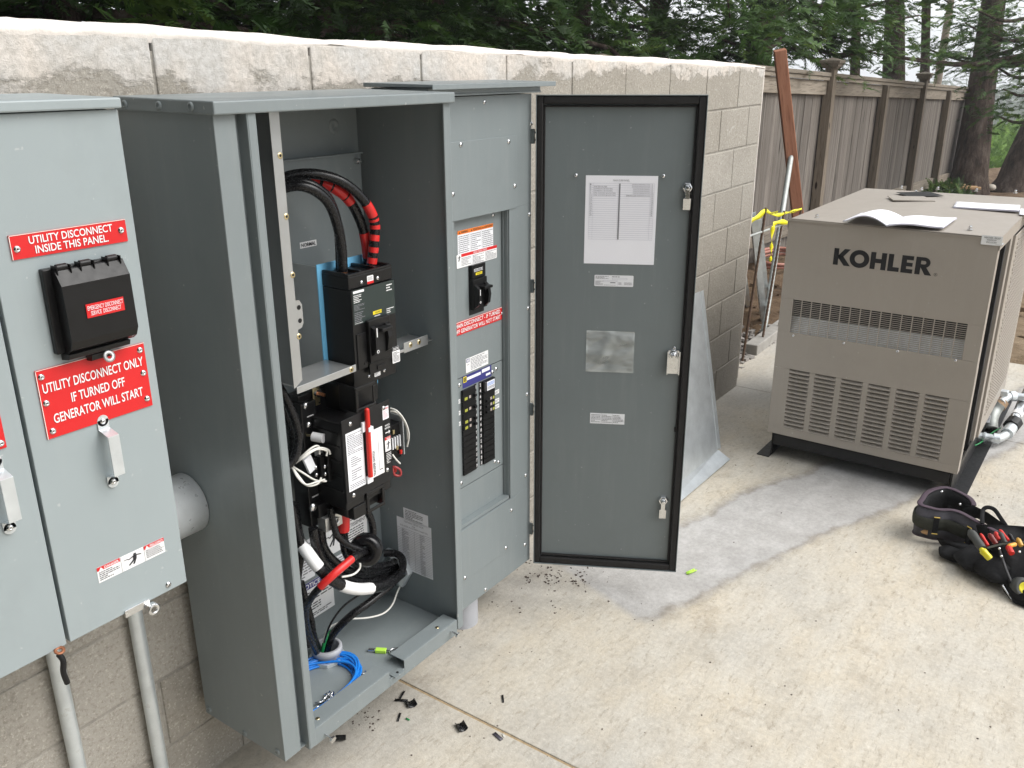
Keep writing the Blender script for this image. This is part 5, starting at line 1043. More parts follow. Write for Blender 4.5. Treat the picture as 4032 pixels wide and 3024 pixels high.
g2 = MB(); DB(g2, .0325, .038, -.010, -.0004, D0+.030, D1-.030); DB(g2, DW-.0325, DW-.0265, -.010, -.0004, D0+.030, D1-.030); DB(g2, .0385, DW-.033, -.010, -.0004, D1-.036, D1-.030); DB(g2, .0385, DW-.033, -.010, -.0004, D0+.030, D0+.036); g2.build('inner_seal', M_gasket, dr, bevel=.002)
NORM['door'] = dm.to_3x3().to_4x4() @ frame((0, -1, 0))
DX = dm.to_3x3() @ Vector((1, 0, 0))
def dd(u, v, off=-.0006):
    n = dm.to_3x3() @ Vector((0, -1, 0)); d = Vector(fw*CF+rt*(u-2016)-up*(v-1512)); c = Vector(CPOS); q = Vector((HX, HY, 0))
    p = c+d*((q-c).dot(n)/d.dot(n)); return p+n*(-off)
def dplate(name, u0, v0, u1, v1, els, mats, th=.0004, rnd=0, off=-.0002):
    """rectangle on the door: (u0,v0) its upper left, (u1,v1) its lower right"""
    a, b_ = dd(u0, v0, off), dd(u1, v1, off); w_ = (b_-a).dot(DX); h = a[2]-b_[2]
    return plate(name, dr, a-Vector((0, 0, h)), DX, EZ, w_, h, th, els, mats, rnd=rnd)
rows = {1: '', 3: 'WATER FILTER', 5: 'DOMESTIC BOOSTER}', 7: 'DOMESTIC BOOSTER}', 9: 'FIRE SYSTEM BOOSTER}', 11: 'FIRE SYSTEM BOOSTER}'}
rowr = {2: '{SURGE PROTECTOR', 4: '{SURGE PROTECTOR', 6: '{GATE SUB PANEL', 8: '{GATE SUB PANEL', 10: 'DATA J-BOX PLUG', 12: 'SPRINKLER SYSTEM PLUG'}
els = [('t', 'MAIN SUB-PANEL', .385, .938, .61, .958, 1), ('r', .468, .287, .486, .913, 1, 3)]
NR = 26; ztop, zbot = .915, .285
for i in range(NR+1): zz = ztop-(ztop-zbot)*i/NR; els.append(('r', .055, zz-.0012, .955, zz+.0012, 2))
for xx in (.055, .105, .905, .955): els.append(('r', xx-.001, zbot, xx+.001, ztop, 2))
for i in range(15):
    zb_ = ztop-(ztop-zbot)*(i+.84)/NR; zt_ = ztop-(ztop-zbot)*(i+.22)/NR; a, b_ = 1+2*i, 2+2*i
    els.append(('t', str(a), .065, zb_, .065+.013*len(str(a)), zt_, 1)); els.append(('t', str(b_), .918, zb_, .918+.013*len(str(b_)), zt_, 1))
    if rows.get(a): els.append(('t', rows[a], .115, zb_, .115+.0155*len(rows[a]), zt_, 1))
    if rowr.get(b_): els.append(('t', rowr[b_], .895-.0155*len(rowr[b_]), zb_, .895, zt_, 1))
dplate('circuit_directory', 2307, 690, 2574, 1043, els, [M_paper, M_grey_ink, M_pale_ink], th=.0006)
dplate('data_label', 2341, 1082, 2493, 1130, [('g', .03, .66, .36, .94, 3, 1), ('g', .45, .80, .85, .94, 1, 1), ('r', .46, .62, .84, .76, 2), ('r', .47, .64, .83, .74, 0, 2), ('r', .22, .42, .57, .54, 2), ('r', .23, .44, .56, .52, 0, 2), ('r', .41, .30, .54, .38, 1), ('g', .03, .1, .22, .5, 5, 1), ('g', .77, .15, .96, .4, 3, 1), ('g', .62, .15, .7, .4, 3, 1), ('r', .595, .08, .6, .58, 2), ('g', .25, .08, .55, .16, 1, 1)], [M_sticker, M_grey_ink, M_pale_ink], rnd=.003)
dplate('instruction_label', 2324, 1625, 2458, 1672, [('g', .03, .1, .30, .9, 6, 1), ('g', .34, .1, .63, .9, 6, 1), ('g', .67, .1, .97, .9, 6, 1), ('r', .32, 0, .325, 1, 1), ('r', .65, 0, .655, 1, 1)], [M_sticker, M_grey_ink])
a, b_ = dd(2310, 1300, 0), dd(2492, 1468, 0); n_ = dm.to_3x3() @ Vector((0, -1, 0)); wv = (b_-a).dot(DX); hv = a[2]-b_[2]
mb = MB(); NU, NV = 26, 22; vs = []
rw = [(rng.uniform(2, 7), rng.uniform(2, 7), rng.uniform(0, 6)) for _ in range(7)]
for i in range(NU+1):
    for j in range(NV+1):
        u_, v_ = i/NU, j/NV; bulge = math.sin(math.pi*u_)*math.sin(math.pi*v_); d_ = .003+.004*bulge+.0032*bulge*sum(math.sin(a_*u_*3+b2*v_*3+c_) for a_, b2, c_ in rw)/1.5
        vs.append(tuple(a-Vector((0, 0, hv*v_))+DX*(wv*u_)+n_*d_))
mb.add(vs, [(i*(NV+1)+j, (i+1)*(NV+1)+j, (i+1)*(NV+1)+j+1, i*(NV+1)+j+1) for i in range(NU) for j in range(NV)], 0, True); mb.build('document_pouch', M_clear, dr)
mb = MB(); 
for (s0, s1, t0, t1) in ((0, 1, 0, .025), (0, 1, .975, 1), (0, .02, .025, .975), (.98, 1, .025, .975)): 
    c_ = [a-Vector((0, 0, hv*t_))+DX*(wv*s_)+n_*.0012 for s_, t_ in ((s0, t1), (s1, t1), (s1, t0), (s0, t0))]; mb.quad(*c_)
mb.build('pouch_seam', M_clear, dr)
def latch(u, v, cam_len, wide=False):
    p = dd(u, v, 0); f3 = NORM['door']; mb = MB().lathe([(0, .012), (.006, .012), (.008, .009), (.012, .008), (.0145, .003), (.016, 0)], Matrix.Translation(p) @ f3, 6 if not wide else 16, smooth=False)
    if wide: mb.box(-.016, .016, -.050, .012, .003, .006, xf=Matrix.Translation(p) @ f3); mb.box(-.016, -.013, -.050, .012, .006, .016, xf=Matrix.Translation(p) @ f3); mb.box(.013, .016, -.050, .012, .006, .016, xf=Matrix.Translation(p) @ f3)
    mb.lathe([(0, .020), (.0045, .020), (.0055, .012)], Matrix.Translation(p) @ f3, 10)
    if not wide: mb.box(-.0055, .0055, -.026, -.004, .010, .013, xf=Matrix.Translation(p) @ f3); mb.box(-.009, .009, -.050, -.022, .013, .016, xf=Matrix.Translation(p) @ f3 @ Matrix.Rotation(R(8), 4, 'X'))
    c9 = np.array(p); mb.v = [tuple(c9+(np.array(q9)-c9)*1.3) for q9 in mb.v]; mb.build('door_latch', M_zinc, dr, bevel=.0008)
latch(2707, 738, .04); latch(2652, 1395, .04, True); latch(2611, 1968, .04)
for u, v in ((2267, 690), (2612, 693), (2655, 1370)): screw(dr, dd(u, v, -.002), 'door', s=1.0)
for u, v in ((2709, 1143), (2664, 1689)):
    p = dd(u, v, 0); MB().box(-.008, .008, -.007, .007, 0, .010, xf=Matrix.Translation(p) @ NORM['door']).build('latch_clip', M_blackm, dr, bevel=.001)
for z_ in (1.62, 1.15, .72, .26):
    mb = MB().box(q1-.002, q1+.006, QY-.010, QY+.004, z_-.022, z_+.022)
    for zz in (z_-.011, z_+.011): mb.cyl((q1+.002, QY-.008, zz), (q1+.018, QY-.012, zz), .0026, 8)
    mb.build('hinge', M_dark, sp, bevel=.001)
# grey conduit under the sub panel
t = thing('floor_conduit', 'short grey plastic conduit stub between the slab and the sub panel underside', 'conduit', (2.045, 1.665, 0))
MB().cyl((2.045, 1.665, -.02), (2.045, 1.665, .14), .056, 26).build('pipe', M_pvc, t)
# ================================================================ GENERATOR
gx0, gx1, gy0, gy1, gz0, gz1 = 3.990, 5.28, .437, 1.291, .133, 1.180
gen = thing('generator', 'taupe standby generator in a louvred steel housing on a black skid', 'generator', (4.6, .86, 0))
GL = 'taupe'
sy0, sy1, sz0, sz1 = .497, 1.235, .650, .808     # slot grille opening
ly0, ly1, lz0, lz1 = .520, 1.215, .172, .472     # louvre field
T = .003
lw = .0945; lp = (ly1-ly0-lw)/5; lcol = [(ly1-c*lp-lw, ly1-c*lp) for c in range(6)]
mb = MB().box(gx0, gx0+T, gy0, gy1, sz1, gz1-.004).box(gx0, gx0+T, gy0, gy1, gz0, lz0).box(gx0, gx0+T, gy0, gy1, lz1, sz0).box(gx0, gx0+T, gy0, sy0, sz0, sz1).box(gx0, gx0+T, sy1, gy1, sz0, sz1)
ed = [gy0]+[v for c in sorted(lcol) for v in c]+[gy1]
for k in range(0, len(ed), 2): mb.box(gx0, gx0+T, ed[k], ed[k+1], lz0, lz1)
mb.box(gx0+T, gx0+.055, gy0, gy0+T, gz0, gz1-.05).box(gx0+T, gx0+.055, gy1-T, gy1, gz0, gz1-.05)
fpn = mb.build('front_panel', M_tan, gen, bevel=.0012)
mb = MB(); NC, NRW = 17, 18
cw = (sy1-sy0)/NC; rh = (sz1-sz0)/NRW
for i in range(NC+1): y = sy0+cw*i; mb.box(gx0+.0004, gx0+T-.0004, y-.0022, y+.0022, sz0, sz1)
for j in range(NRW+1): z = sz0+rh*j; mb.box(gx0+.0006, gx0+T-.0006, sy0, sy1, z-.0012, z+.0012)
g_ = mb.build('slot_grille', M_tan, gen); g_['kind'] = 'stuff'
MB().hull8([(gx0+.012, sy0-.02, sz0-.03), (gx0+.014, sy0-.02, sz0-.03), (gx0+.085, sy0-.02, sz0+.095), (gx0+.087, sy0-.02, sz0+.095), (gx0+.012, sy1+.02, sz0-.03), (gx0+.014, sy1+.02, sz0-.03), (gx0+.085, sy1+.02, sz0+.062), (gx0+.087, sy1+.02, sz0+.062)][0:0] or [(gx0+.005, sy0-.02, sz0-.02), (gx0+.0065, sy0-.02, sz0-.02), (gx0+.040, sy0-.02, sz0+.074), (gx0+.0415, sy0-.02, sz0+.074), (gx0+.005, sy1+.02, sz0-.02), (gx0+.0065, sy1+.02, sz0-.02), (gx0+.040, sy1+.02, sz0+.070), (gx0+.0415, sy1+.02, sz0+.070)]).build('air_deflector', mat('bright duct sheet', (.86, .88, .90), .35, metal=.5, var=.1, vs=9), gen)
# louvres: slats pressed inward at the top and flush at the bottom, dark backing sheet behind
rp = (lz1-lz0)/15; NS = 10; vs = []
prof = [(.0150, rp*.80), (.0140, rp*.76), (.0030, rp*.42), (-.0022, rp*.30), (-.0030, rp*.22), (-.0022, rp*.12), (.0004, rp*.02), (.0022, rp*.0), (.0010, rp*.24), (.0060, rp*.44)]
for i in range(NS+1):
    t = i/NS; y = lw*t; k = 1 if .12 < t < .88 else .35+.65*min(t, 1-t)/.12
    for (dx, dz) in prof: vs.append((dx*k if dx > 0 else dx, -y, dz))
n_ = len(prof); mb = MB().add(vs, [(i*n_+j, i*n_+(j+1) % n_, (i+1)*n_+(j+1) % n_, (i+1)*n_+j) for i in range(NS) for j in range(n_)], 0, False)
LV = mb.mesh('louvre', [M_tan])
for c in range(6):
    for r_ in range(15): inst(LV, 'louvre', gen, (gx0, ly1-c*lp, lz1-rp*(r_+1)))
MB().box(gx0+.030, gx0+.032, ly0-.02, ly1+.02, lz0-.02, lz1+.02).build('duct_liner', M_blackm, gen)  # black sheet stands in for the shade inside the housing behind the louvres
# roof with pressed cross breaks
mb = MB(); xm, ym = (gx0+gx1)/2, (gy0+gy1)/2
v_ = [(gx0-.004, gy0-.004, gz1-.004), (gx0-.004, gy1+.004, gz1-.012), (gx1, gy1+.004, gz1-.008), (gx1, gy0-.004, gz1), (gx0+.42, ym, gz1+.006), (gx1-.42, ym, gz1+.008)]
hx0, hx1, hy0, hy1 = 4.86, 5.02, .86, 1.02
mb.add(v_, [(0, 4, 1), (1, 4, 5, 2), (2, 5, 3), (3, 5, 4, 0)], 0)
mb.box(gx0-.004, gx0-.0015, gy0-.004, gy1+.004, gz1-.016, gz1-.010).box(gx0-.0015, gx1, gy0-.004, gy0-.0015, gz1-.058, gz1-.004).box(gx0-.0015, gx1, gy1+.0015, gy1+.004, gz1-.052, gz1-.014)
mb.build('roof', M_tan, gen)
mb = MB(); hc = W(3620, 764, z=gz1+.009); mb.add([(hc[0]-.13, hc[1]+.02, gz1+.0095), (hc[0], hc[1]-.12, gz1+.0095), (hc[0]+.13, hc[1]-.02, gz1+.0095), (hc[0], hc[1]+.12, gz1+.0095)], [(0, 1, 2, 3)]); mb.build('exhaust_hole', mat('dark opening', (.006, .006, .006), .8), gen)
hp_ = W(3585, 783, z=gz1+.01); mb = MB(); mb.hull8([(hp_[0]-.10, hp_[1]+.06, gz1+.008), (hp_[0]-.10, hp_[1]+.06, gz1+.012), (hp_[0]-.02, hp_[1]-.12, gz1+.008), (hp_[0]-.02, hp_[1]-.12, gz1+.012), (hp_[0]+.04, hp_[1]+.12, gz1+.008), (hp_[0]+.04, hp_[1]+.12, gz1+.012), (hp_[0]+.12, hp_[1]-.04, gz1+.008), (hp_[0]+.12, hp_[1]-.04, gz1+.012)]); mb.build('hole_cover', M_tan, gen)
HB = MB().lathe([(0, .009), (.0065, .009), (.0075, .007), (.0075, .002), (.011, .0015), (.011, 0)], n=6, smooth=False).mesh('roof_bolt', M_zinc)
for u, v in ((3216, 858), (3820, 903), (3549, 742), (3692, 746), (3844, 753), (3998, 760), (3605, 760), (3628, 748)): p = W(u, v, z=gz1+.002); inst(HB, 'roof_bolt', gen, (p[0], p[1], gz1+.001), sc=(1, 1, 1.8))
inst(HB, 'roof_bolt', gen, (gx0+.012, gy0-.004, 1.146), rmat=NORM['-y'])
for u, v in ((3123, 1322), (3322, 1352), (3534, 1384), (3762, 1420)): p = W(u, v, x=gx0); screw(gen, p, '-x', s=1.0)
# side: open bay with missing door, then post, then perforated door
MB().box(gx0+.055, gx1, gy0+.004, gy0+.006, gz0, gz0+.03).build('side_sill', M_blackm, gen)
MB().box(gx0+.06, gx0+.50, gy0+.10, gy0+.105, gz0, gz1-.06).build('inner_bulkhead', mat('blue grey inner panel', (.07, .09, .10), .5), gen)
MB().box(gx0+.05, gx0+.056, gy0+.02, gy1-.05, gz0, gz1-.06).build('inner_front_liner', M_blackm, gen)
MB().box(gx0+.30, gx0+.335, gy0+.01, gy0+.04, gz0, gz1-.06).build('door_seal', M_gasket, gen)
MB().box(gx0+.36, gx0+.42, gy0-.002, gy0+.02, gz0+.03, gz1-.058).build('side_post', M_tan, gen, bevel=.002)
sdr = MB().box(gx0+.425, gx1-.01, gy0-.012, gy0-.009, gz0+.03, gz1-.060).box(gx0+.425, gx0+.428, gy0-.009, gy0+.006, gz0+.03, gz1-.060).build('perforated_door', M_tan, gen, bevel=.001)
PF = MB().sph((0, 0, 0), .0085, 4, sq=(1, .5, 1)).mesh('dimple', M_tan)
mb = MB()
for i in range(20):
    for j in range(44):
        x = gx0+.52+.0345*i+(.017 if j % 2 else 0); z = gz0+.12+.0195*j
        if x < gx1-.05: mb.sph((x, gy0-.012, z), .0095, 3, sq=(1, .6, 1))
pf = mb.build('pressed_dimples', M_tan, sdr); pf['kind'] = 'stuff'
MB().box(gx0+.004, gx0+.052, gy0-.001, gy0+.0, .20, .62).build('corner_perforation', M_tan, gen)
MB().box(gx1-T, gx1, gy0, gy1, gz0, gz1-.01).build('rear_panel', M_tan, gen); MB().box(gx0+.055, gx1-T, gy1-T, gy1, gz0, gz1-.014).build('left_side_panel', M_tan, gen)
MB().box(gx0+.01, gx1, gy0+.03, gy1-.01, gz0-.004, gz0-.001).build('floor_pan', M_blackm, gen)
# skid
MB().box(gx0+.012, gx0+.016, gy0+.03, gy1-.03, .072, gz0).box(gx0+.012, gx0+.05, gy0+.03, gy1-.03, gz0-.010, gz0-.005).build('skid_crossmember', M_blackm, gen)
for nm, yv, s_ in (('skid_rail', gy0+.02, -1), ('skid_rail', gy1-.02, 1)):
    MB().box(gx0+(.02 if s_ < 0 else .025), gx1+.30, yv-.003, yv+.003, 0.005, gz0-.005).box(gx0+(-.03 if s_ < 0 else .0), gx1+.30, yv if s_ > 0 else yv-.062, yv+.062 if s_ > 0 else yv, 0, .005).build(nm, M_blackm, gen, bevel=.001)
for u, v in ((3800, 1808), (3908, 1580)):
    p = W(u, v+10, z=.006); MB().cyl((p[0], p[1], .005), (p[0], p[1], .045), .006, 10).cyl((p[0], p[1], .005), (p[0], p[1], .014), .011, 6).cyl((p[0], p[1], .020), (p[0], p[1], .022), .013, 12).build('anchor_bolt', M_zinc, gen)
# lettering
ya, yb = 1.075, .668
sx = gx0-.0004
def el_ring(cx, cy, rx, ry, ix, iy, m, n=28):
    return [('p', [(cx+rx*math.cos(t0), cy+ry*math.sin(t0)), (cx+rx*math.cos(t1), cy+ry*math.sin(t1)), (cx+ix*math.cos(t1), cy+iy*math.sin(t1)), (cx+ix*math.cos(t0), cy+iy*math.sin(t0))], m) for t0, t1 in [(2*math.pi*k/n, 2*math.pi*(k+1)/n) for k in range(n)]]
def bold_word():
    U = []; x = 0; P_ = lambda *q: U.append([(x+a, b2) for a, b2 in q])
    P_((0, 0), (.28, 0), (.28, 1), (0, 1)); P_((.28, .42), (.56, .54), (.93, 1), (.60, 1), (.28, .60)); P_((.28, .42), (.63, 0), (1.0, 0), (.56, .54), (.28, .60)); x += .94
    cx = x+.54
    for e in el_ring(cx, .5, .56, .53, .27, .26, 1): U.append(e[1])
    x += 1.16; P_((0, 0), (.28, 0), (.28, 1), (0, 1)); P_((.60, 0), (.88, 0), (.88, 1), (.60, 1)); P_((.28, .38), (.60, .38), (.60, .63), (.28, .63)); x += .98
    P_((0, 0), (.28, 0), (.28, 1), (0, 1)); P_((.28, 0), (.62, 0), (.62, .25), (.28, .25)); x += .72
    P_((0, 0), (.28, 0), (.28, 1), (0, 1)); P_((.28, 0), (.63, 0), (.63, .24), (.28, .24)); P_((.28, .39), (.60, .39), (.60, .61), (.28, .61)); P_((.28, .76), (.63, .76), (.63, 1), (.28, 1)); x += .75
    P_((0, 0), (.28, 0), (.28, 1), (0, 1)); P_((.28, .80), (.28, 1), (.45, 1), (.45, .80)); P_((.28, .40), (.45, .40), (.45, .60), (.28, .60))
    for k in range(10):
        t0, t1 = -math.pi/2+math.pi*k/10, -math.pi/2+math.pi*(k+1)/10; U.append([(x+.45+.32*math.cos(t0), .70+.30*math.sin(t0)), (x+.45+.32*math.cos(t1), .70+.30*math.sin(t1)), (x+.45+.10*math.cos(t1), .70+.10*math.sin(t1)), (x+.45+.10*math.cos(t0), .70+.10*math.sin(t0))])
    P_((.28, .42), (.55, 0), (.90, 0), (.58, .44), (.40, .46)); x += .90
    return U, x
U_, tw_ = bold_word(); mb = MB()
for q_ in U_: mb.add([(sx-.0004, ya-(ya-yb)*a/tw_, .990+.074*b2) for a, b2 in q_], [tuple(range(len(q_)))])
o = mb.build('maker_lettering', mat('black vinyl', (.008, .008, .010), .4), gen)
# tilt the print 1.9 degrees is not needed: it follows the sheet
plate('registered_mark', gen, (sx-.0002, .659, .990), EY, EZ, .014, .014, 0, [dis(.5, .5, .5, 1, 1, 1, 18), dis(.5, .5, .42, 1, 0, 2, 18), ('t', 'R', .33, .22, .70, .78, 1, .02)], [M_tan, M_ink])
p = W(3862, 957, x=gx0)
plate('enclosure_sticker', gen, (gx0-.0041, p[1], p[2]-.004), EY, EZ, .076, .038, .0003, [('t', 'WEATHER - PROOF', .12, .68, .90, .86, 1), ('t', 'RAINPROOF', .28, .46, .72, .62, 1), ('t', 'ENCLOSURE', .26, .22, .74, .38, 1), ('g', .7, .06, .95, .12, 1, 1)], [M_white, M_ink], rnd=.003)
# ---- papers lying on the generator ------------------------------------------
def page_stack(name, lb, O, ex, ey, w_, l_, th, curl, mats, extra=None):
    """booklet half: grid sheet with thickness, curl(s,t) lifts it"""
    O, ex, ey = np.array(O), np.array(ex)/np.linalg.norm(ex), np.array(ey)/np.linalg.norm(ey); mb = MB(); N1, N2 = 16, 6
    for lay in (0, 1):
        vs = [tuple(O+ex*(w_*i/N1)+ey*(l_*j/N2)+np.array([0, 0, curl(i/N1, j/N2)+(th if lay else 0)])) for i in range(N1+1) for j in range(N2+1)]
        mb.add(vs, [(i*(N2+1)+j, (i+1)*(N2+1)+j, (i+1)*(N2+1)+j+1, i*(N2+1)+j+1) for i in range(N1) for j in range(N2)], 0, True)
    n_ = (N1+1)*(N2+1)
    rim = [i*(N2+1) for i in range(N1+1)]+[N1*(N2+1)+j for j in range(1, N2+1)]+[i*(N2+1)+N2 for i in range(N1-1, -1, -1)]+[j for j in range(N2-1, 0, -1)]
    for a, b_ in zip(rim, rim[1:]+rim[:1]): mb.f.append((a, b_, b_+n_, a+n_)); mb.m.append(1 if len(mats) > 1 else 0); mb.s.append(False)
    return mb
def skel(p, q): return np.array(q)-np.array(p)
zt = gz1+.004
A_, B_, C_, D_ = [np.array(W(u, v, z=zt)) for u, v in ((3315, 873), (3500, 900), (3500+212, 902), (3745, 868))]
bk = thing('open_booklet', 'open white booklet with a curled left page on the generator front edge', 'booklet', tuple(A_))
spine = np.array(W(3492, 893, z=zt)); far = np.array(W(3560, 858, z=zt))
sd_ = (far-spine); sd_ /= np.linalg.norm(sd_); rd_ = np.array(W(3712, 902, z=zt))-spine; rl = np.linalg.norm(rd_); rd_ /= rl
ld_ = np.array(W(3315, 873, z=zt))-spine; ll = np.linalg.norm(ld_); ld_ /= ll
fl_ = .27
page_stack('p', '', spine, rd_, sd_, rl, fl_, .006, lambda s, t: .012*(1-s)*math.sin(math.pi*min(1, s*1.2))+.004*math.sin(3*s+2*t)**2*s+.002, [M_paper, M_pale_ink]).build('right_pages', [M_paper, M_pale_ink], bk)
page_stack('p', '', spine, ld_, sd_, ll*.98, fl_, .004, lambda s, t: .032*math.sin(math.pi*min(1, s*1.05))*(1-.25*t)+.001, [M_paper, M_pale_ink]).build('left_pages', [M_paper, M_pale_ink], bk)
a = np.array(W(3752, 820, z=zt)); b_ = np.array(W(4012, 838, z=zt)); e1 = b_-a; L1 = np.linalg.norm(e1); c_ = np.array(W(3765, 800, z=zt))-a; c_ /= np.linalg.norm(c_)
mn_ = thing('closed_manual', 'closed white manual lying further back on the generator roof', 'booklet', tuple(a))
page_stack('p', '', a, e1, c_, L1, .19, .007, lambda s, t: .001+.003*s*s, [M_paper, M_pale_ink]).build('pages', [M_paper, M_pale_ink], mn_)
ppr = W(4012, 846, z=zt); o = page_stack('p', '', (ppr[0], ppr[1], zt), e1, c_, .15, .2, .001, lambda s, t: .001, [M_paper]).build('paper_sheet', M_paper); tag(o, 'loose paper sheet at the right picture edge on the generator roof', 'paper')
# ---- gas piping beside the generator ------------------------------------------
gp = thing('gas_piping', 'galvanised gas pipe elbows and flexible connector beside the generator skid', 'pipe', W(3950, 1740, z=0))
def pipe(par, pts, r, name='pipe_run', m=None, n=14): return MB().tube(pts, r, n).build(name, m or M_galv, par)
q = lambda u, v, z: W(u, v, z=z)
P1 = cr([q(3840, 1716, .045), q(3885, 1722, .045), q(3925, 1728, .045), q(3955, 1715, .05), q(3985, 1690, .06)], 6); pipe(gp, P1, .021)
MB().cyl(q(3870, 1720, .045), q(3880, 1722, .045), .026, 14).cyl(q(3910, 1725, .045), q(3935, 1728, .045), .027, 14).build('elbow', M_galv, gp)
P1 = cr([q(3965, 1708, .055), q(3985, 1680, .07), q(3992, 1668, .08)], 5); MB().tube(P1, .030, 14).build('elbow', M_galv, gp)
MB().cyl(q(3980, 1680, .07), q(3997, 1660, .085), .040, 8).build('union_nut', M_blackm, gp, bevel=.003)
P1 = cr([q(3990, 1660, .085), q(4010, 1620, .10), q(4026, 1580, .11), q(4045, 1540, .12)], 6)
rb = [.021+.002*(i % 2) for i in range(len(P1))]; MB().tube(P1, .024, 12).build('flex_connector', M_zinc, gp)
MB().cyl(q(4000, 1640, .093), q(4008, 1627, .098), .027, 12).build('tag_wrap', M_white, gp)
P1 = cr([q(3903, 1688, .02), q(3903, 1650, .06), q(3918, 1612, .10), q(3938, 1590, .13)], 6); MB().tube(P1, .034, 14).build('elbow', M_strut, gp)
MB().cyl(q(3903, 1690, .0), q(3903, 1670, .04), .036, 12).build('collar', M_blackm, gp)
MB().cyl(q(3930, 1600, .115), q(3944, 1582, .135), .038, 8).build('coupling', mat('rust stained fitting', (.30, .20, .12), .6, metal=.4), gp, bevel=.002)
P1 = cr([q(3940, 1585, .14), q(3965, 1565, .15), q(3990, 1560, .15), q(4045, 1568, .15)], 6); MB().tube(P1, .022, 12).build('pipe_run', M_galv, gp)
MB().cyl(q(3975, 1561, .15), q(3995, 1560, .15), .030, 8).box(*sum([[a_-.022, a_+.022] for a_ in q(3952, 1552, .17)], [])).build('gas_valve', M_galv, gp, bevel=.006)
tag(MB().tube(cr([q(3802, 1762, .03), q(3835, 1755, .03), q(3865, 1740, .03), q(3905, 1705, .04), q(3940, 1685, .05)], 6), .0035, 7).build('ground_wire', M_green), 'thin green ground wire running from the skid to the gas piping', 'wire')
p = q(3855, 1660, .09); plate('info_tag', gp, (p[0], p[1]-.0, p[2]), (.3, -1, 0), (0, 0, 1), .05, .04, .001, [('g', .1, .1, .9, .9, 4, 1)], [M_sticker, M_grey_ink])
# ================================================================ SMALL THINGS BY THE WALL END
def rod(a, b_, r, name, lb, m, cat, grp=None, ribs=False):
    mb = MB(); a, b_ = np.array(a), np.array(b_); n = 70 if ribs else 2
    pts = [a+(b_-a)*i/(n-1) for i in range(n)]; mb.tube(pts, [r*(1.12 if i % 2 else .92) for i in range(n)] if ribs else r, 8)
    return tag(mb.build(name, m), lb, cat, grp)
r1a, r1b = np.array(W(3016, 818, y=1.93)), np.array(W(2921, 1435, z=-.02)); r2a, r2b = np.array(W(3088, 830, y=1.945)), np.array(W(2995, 1378, z=-.02)); r3a = np.array(W(3157, 815, y=1.96)); r3b = np.array((6.05, 1.96, -.02))
rod(r1a, r1b, .0085, 'rebar_stake', 'rusty rebar stake nearest the block wall end, taped at its top', M_rust, 'rebar', 'rebar stakes with caution tape', True)
rod(r2a, r2b, .0085, 'rebar_stake', 'middle rusty rebar stake between the wall end and generator', M_rust, 'rebar', 'rebar stakes with caution tape', True)
rod(r3a, r3b, .0085, 'rebar_stake', 'rebar stake mostly hidden behind the generator corner', M_rust, 'rebar', 'rebar stakes with caution tape', True)
rod(W(2945, 932, y=1.93), W(3082, 884, y=1.945), .0075, 'cross_rebar', 'plain steel bar tied across between the first two rebar stakes', M_strut, 'steel bar')
rod(W(3121, 575, y=2.35), W(3003, 1330, z=-.03), .021, 'leaning_pipe', 'old galvanised pipe leaning beside the redwood timber', M_strut, 'pipe')
def tapeband(pts, hw, tw=0.0):
    mb = MB(); P = cr(pts, 5); H = [(.003*math.sin(i*.9+tw), .002, hw*(.75+.25*math.sin(i*.7+tw))) for i in range(len(P))]; mb.sheet(P, H); return mb
tape = thing('caution_tape', 'yellow caution tape strung between the rebar stakes', 'tape', tuple(r1a))
f = lambda u, v, y: W(u, v, y=y)
tapeband([f(2935, 885, 1.86), f(2960, 868, 1.90), f(2990, 850, 1.92), f(3012, 830, 1.925)], .022).build('tape_span', M_tape, tape, solid=.0008)
tapeband([f(3016, 828, 1.925), f(3045, 845, 1.93), f(3070, 846, 1.935), f(3088, 840, 1.94)], .013, 1).build('tape_span', M_tape, tape, solid=.0008)
tapeband([f(3090, 838, 1.94), f(3110, 836, 1.945), f(3135, 828, 1.95), f(3157, 822, 1.955)], .010, 2).build('tape_span', M_tape, tape, solid=.0008)
tapeband([f(3043, 886, 1.93), f(3060, 876, 1.92), f(3085, 874, 1.935), f(3110, 880, 1.95)], .018, 1).build('tape_span', M_tape, tape, solid=.0008)
P = cr([f(3044, 888, 1.925), f(3040, 930, 1.925), f(3037, 960, 1.925), f(3038, 985, 1.925), f(3034, 1010, 1.925), f(3035, 1030, 1.925)], 4)
mb = MB(); mb.sheet(P, [(.026*(1-.75*i/len(P))*(.8+.2*math.cos(i)), -.008*math.sin(i*.8), .004) for i in range(len(P))]); mb.build('hanging_end', M_tape, tape, solid=.0008)
for (u, v, y, tx) in ((3030, 842, 1.922, 'CAUTION'), (3105, 838, 1.938, 'CAUTION')): p = f(u, v, y); plate('tape_print', tape, (p[0], p[1]-.004, p[2]-.004), (1, -.15, 0), EZ, .10, .012, .0002, [('t', tx, 0, .1, 1, .9, 1, .02)], [M_tape, M_ink])
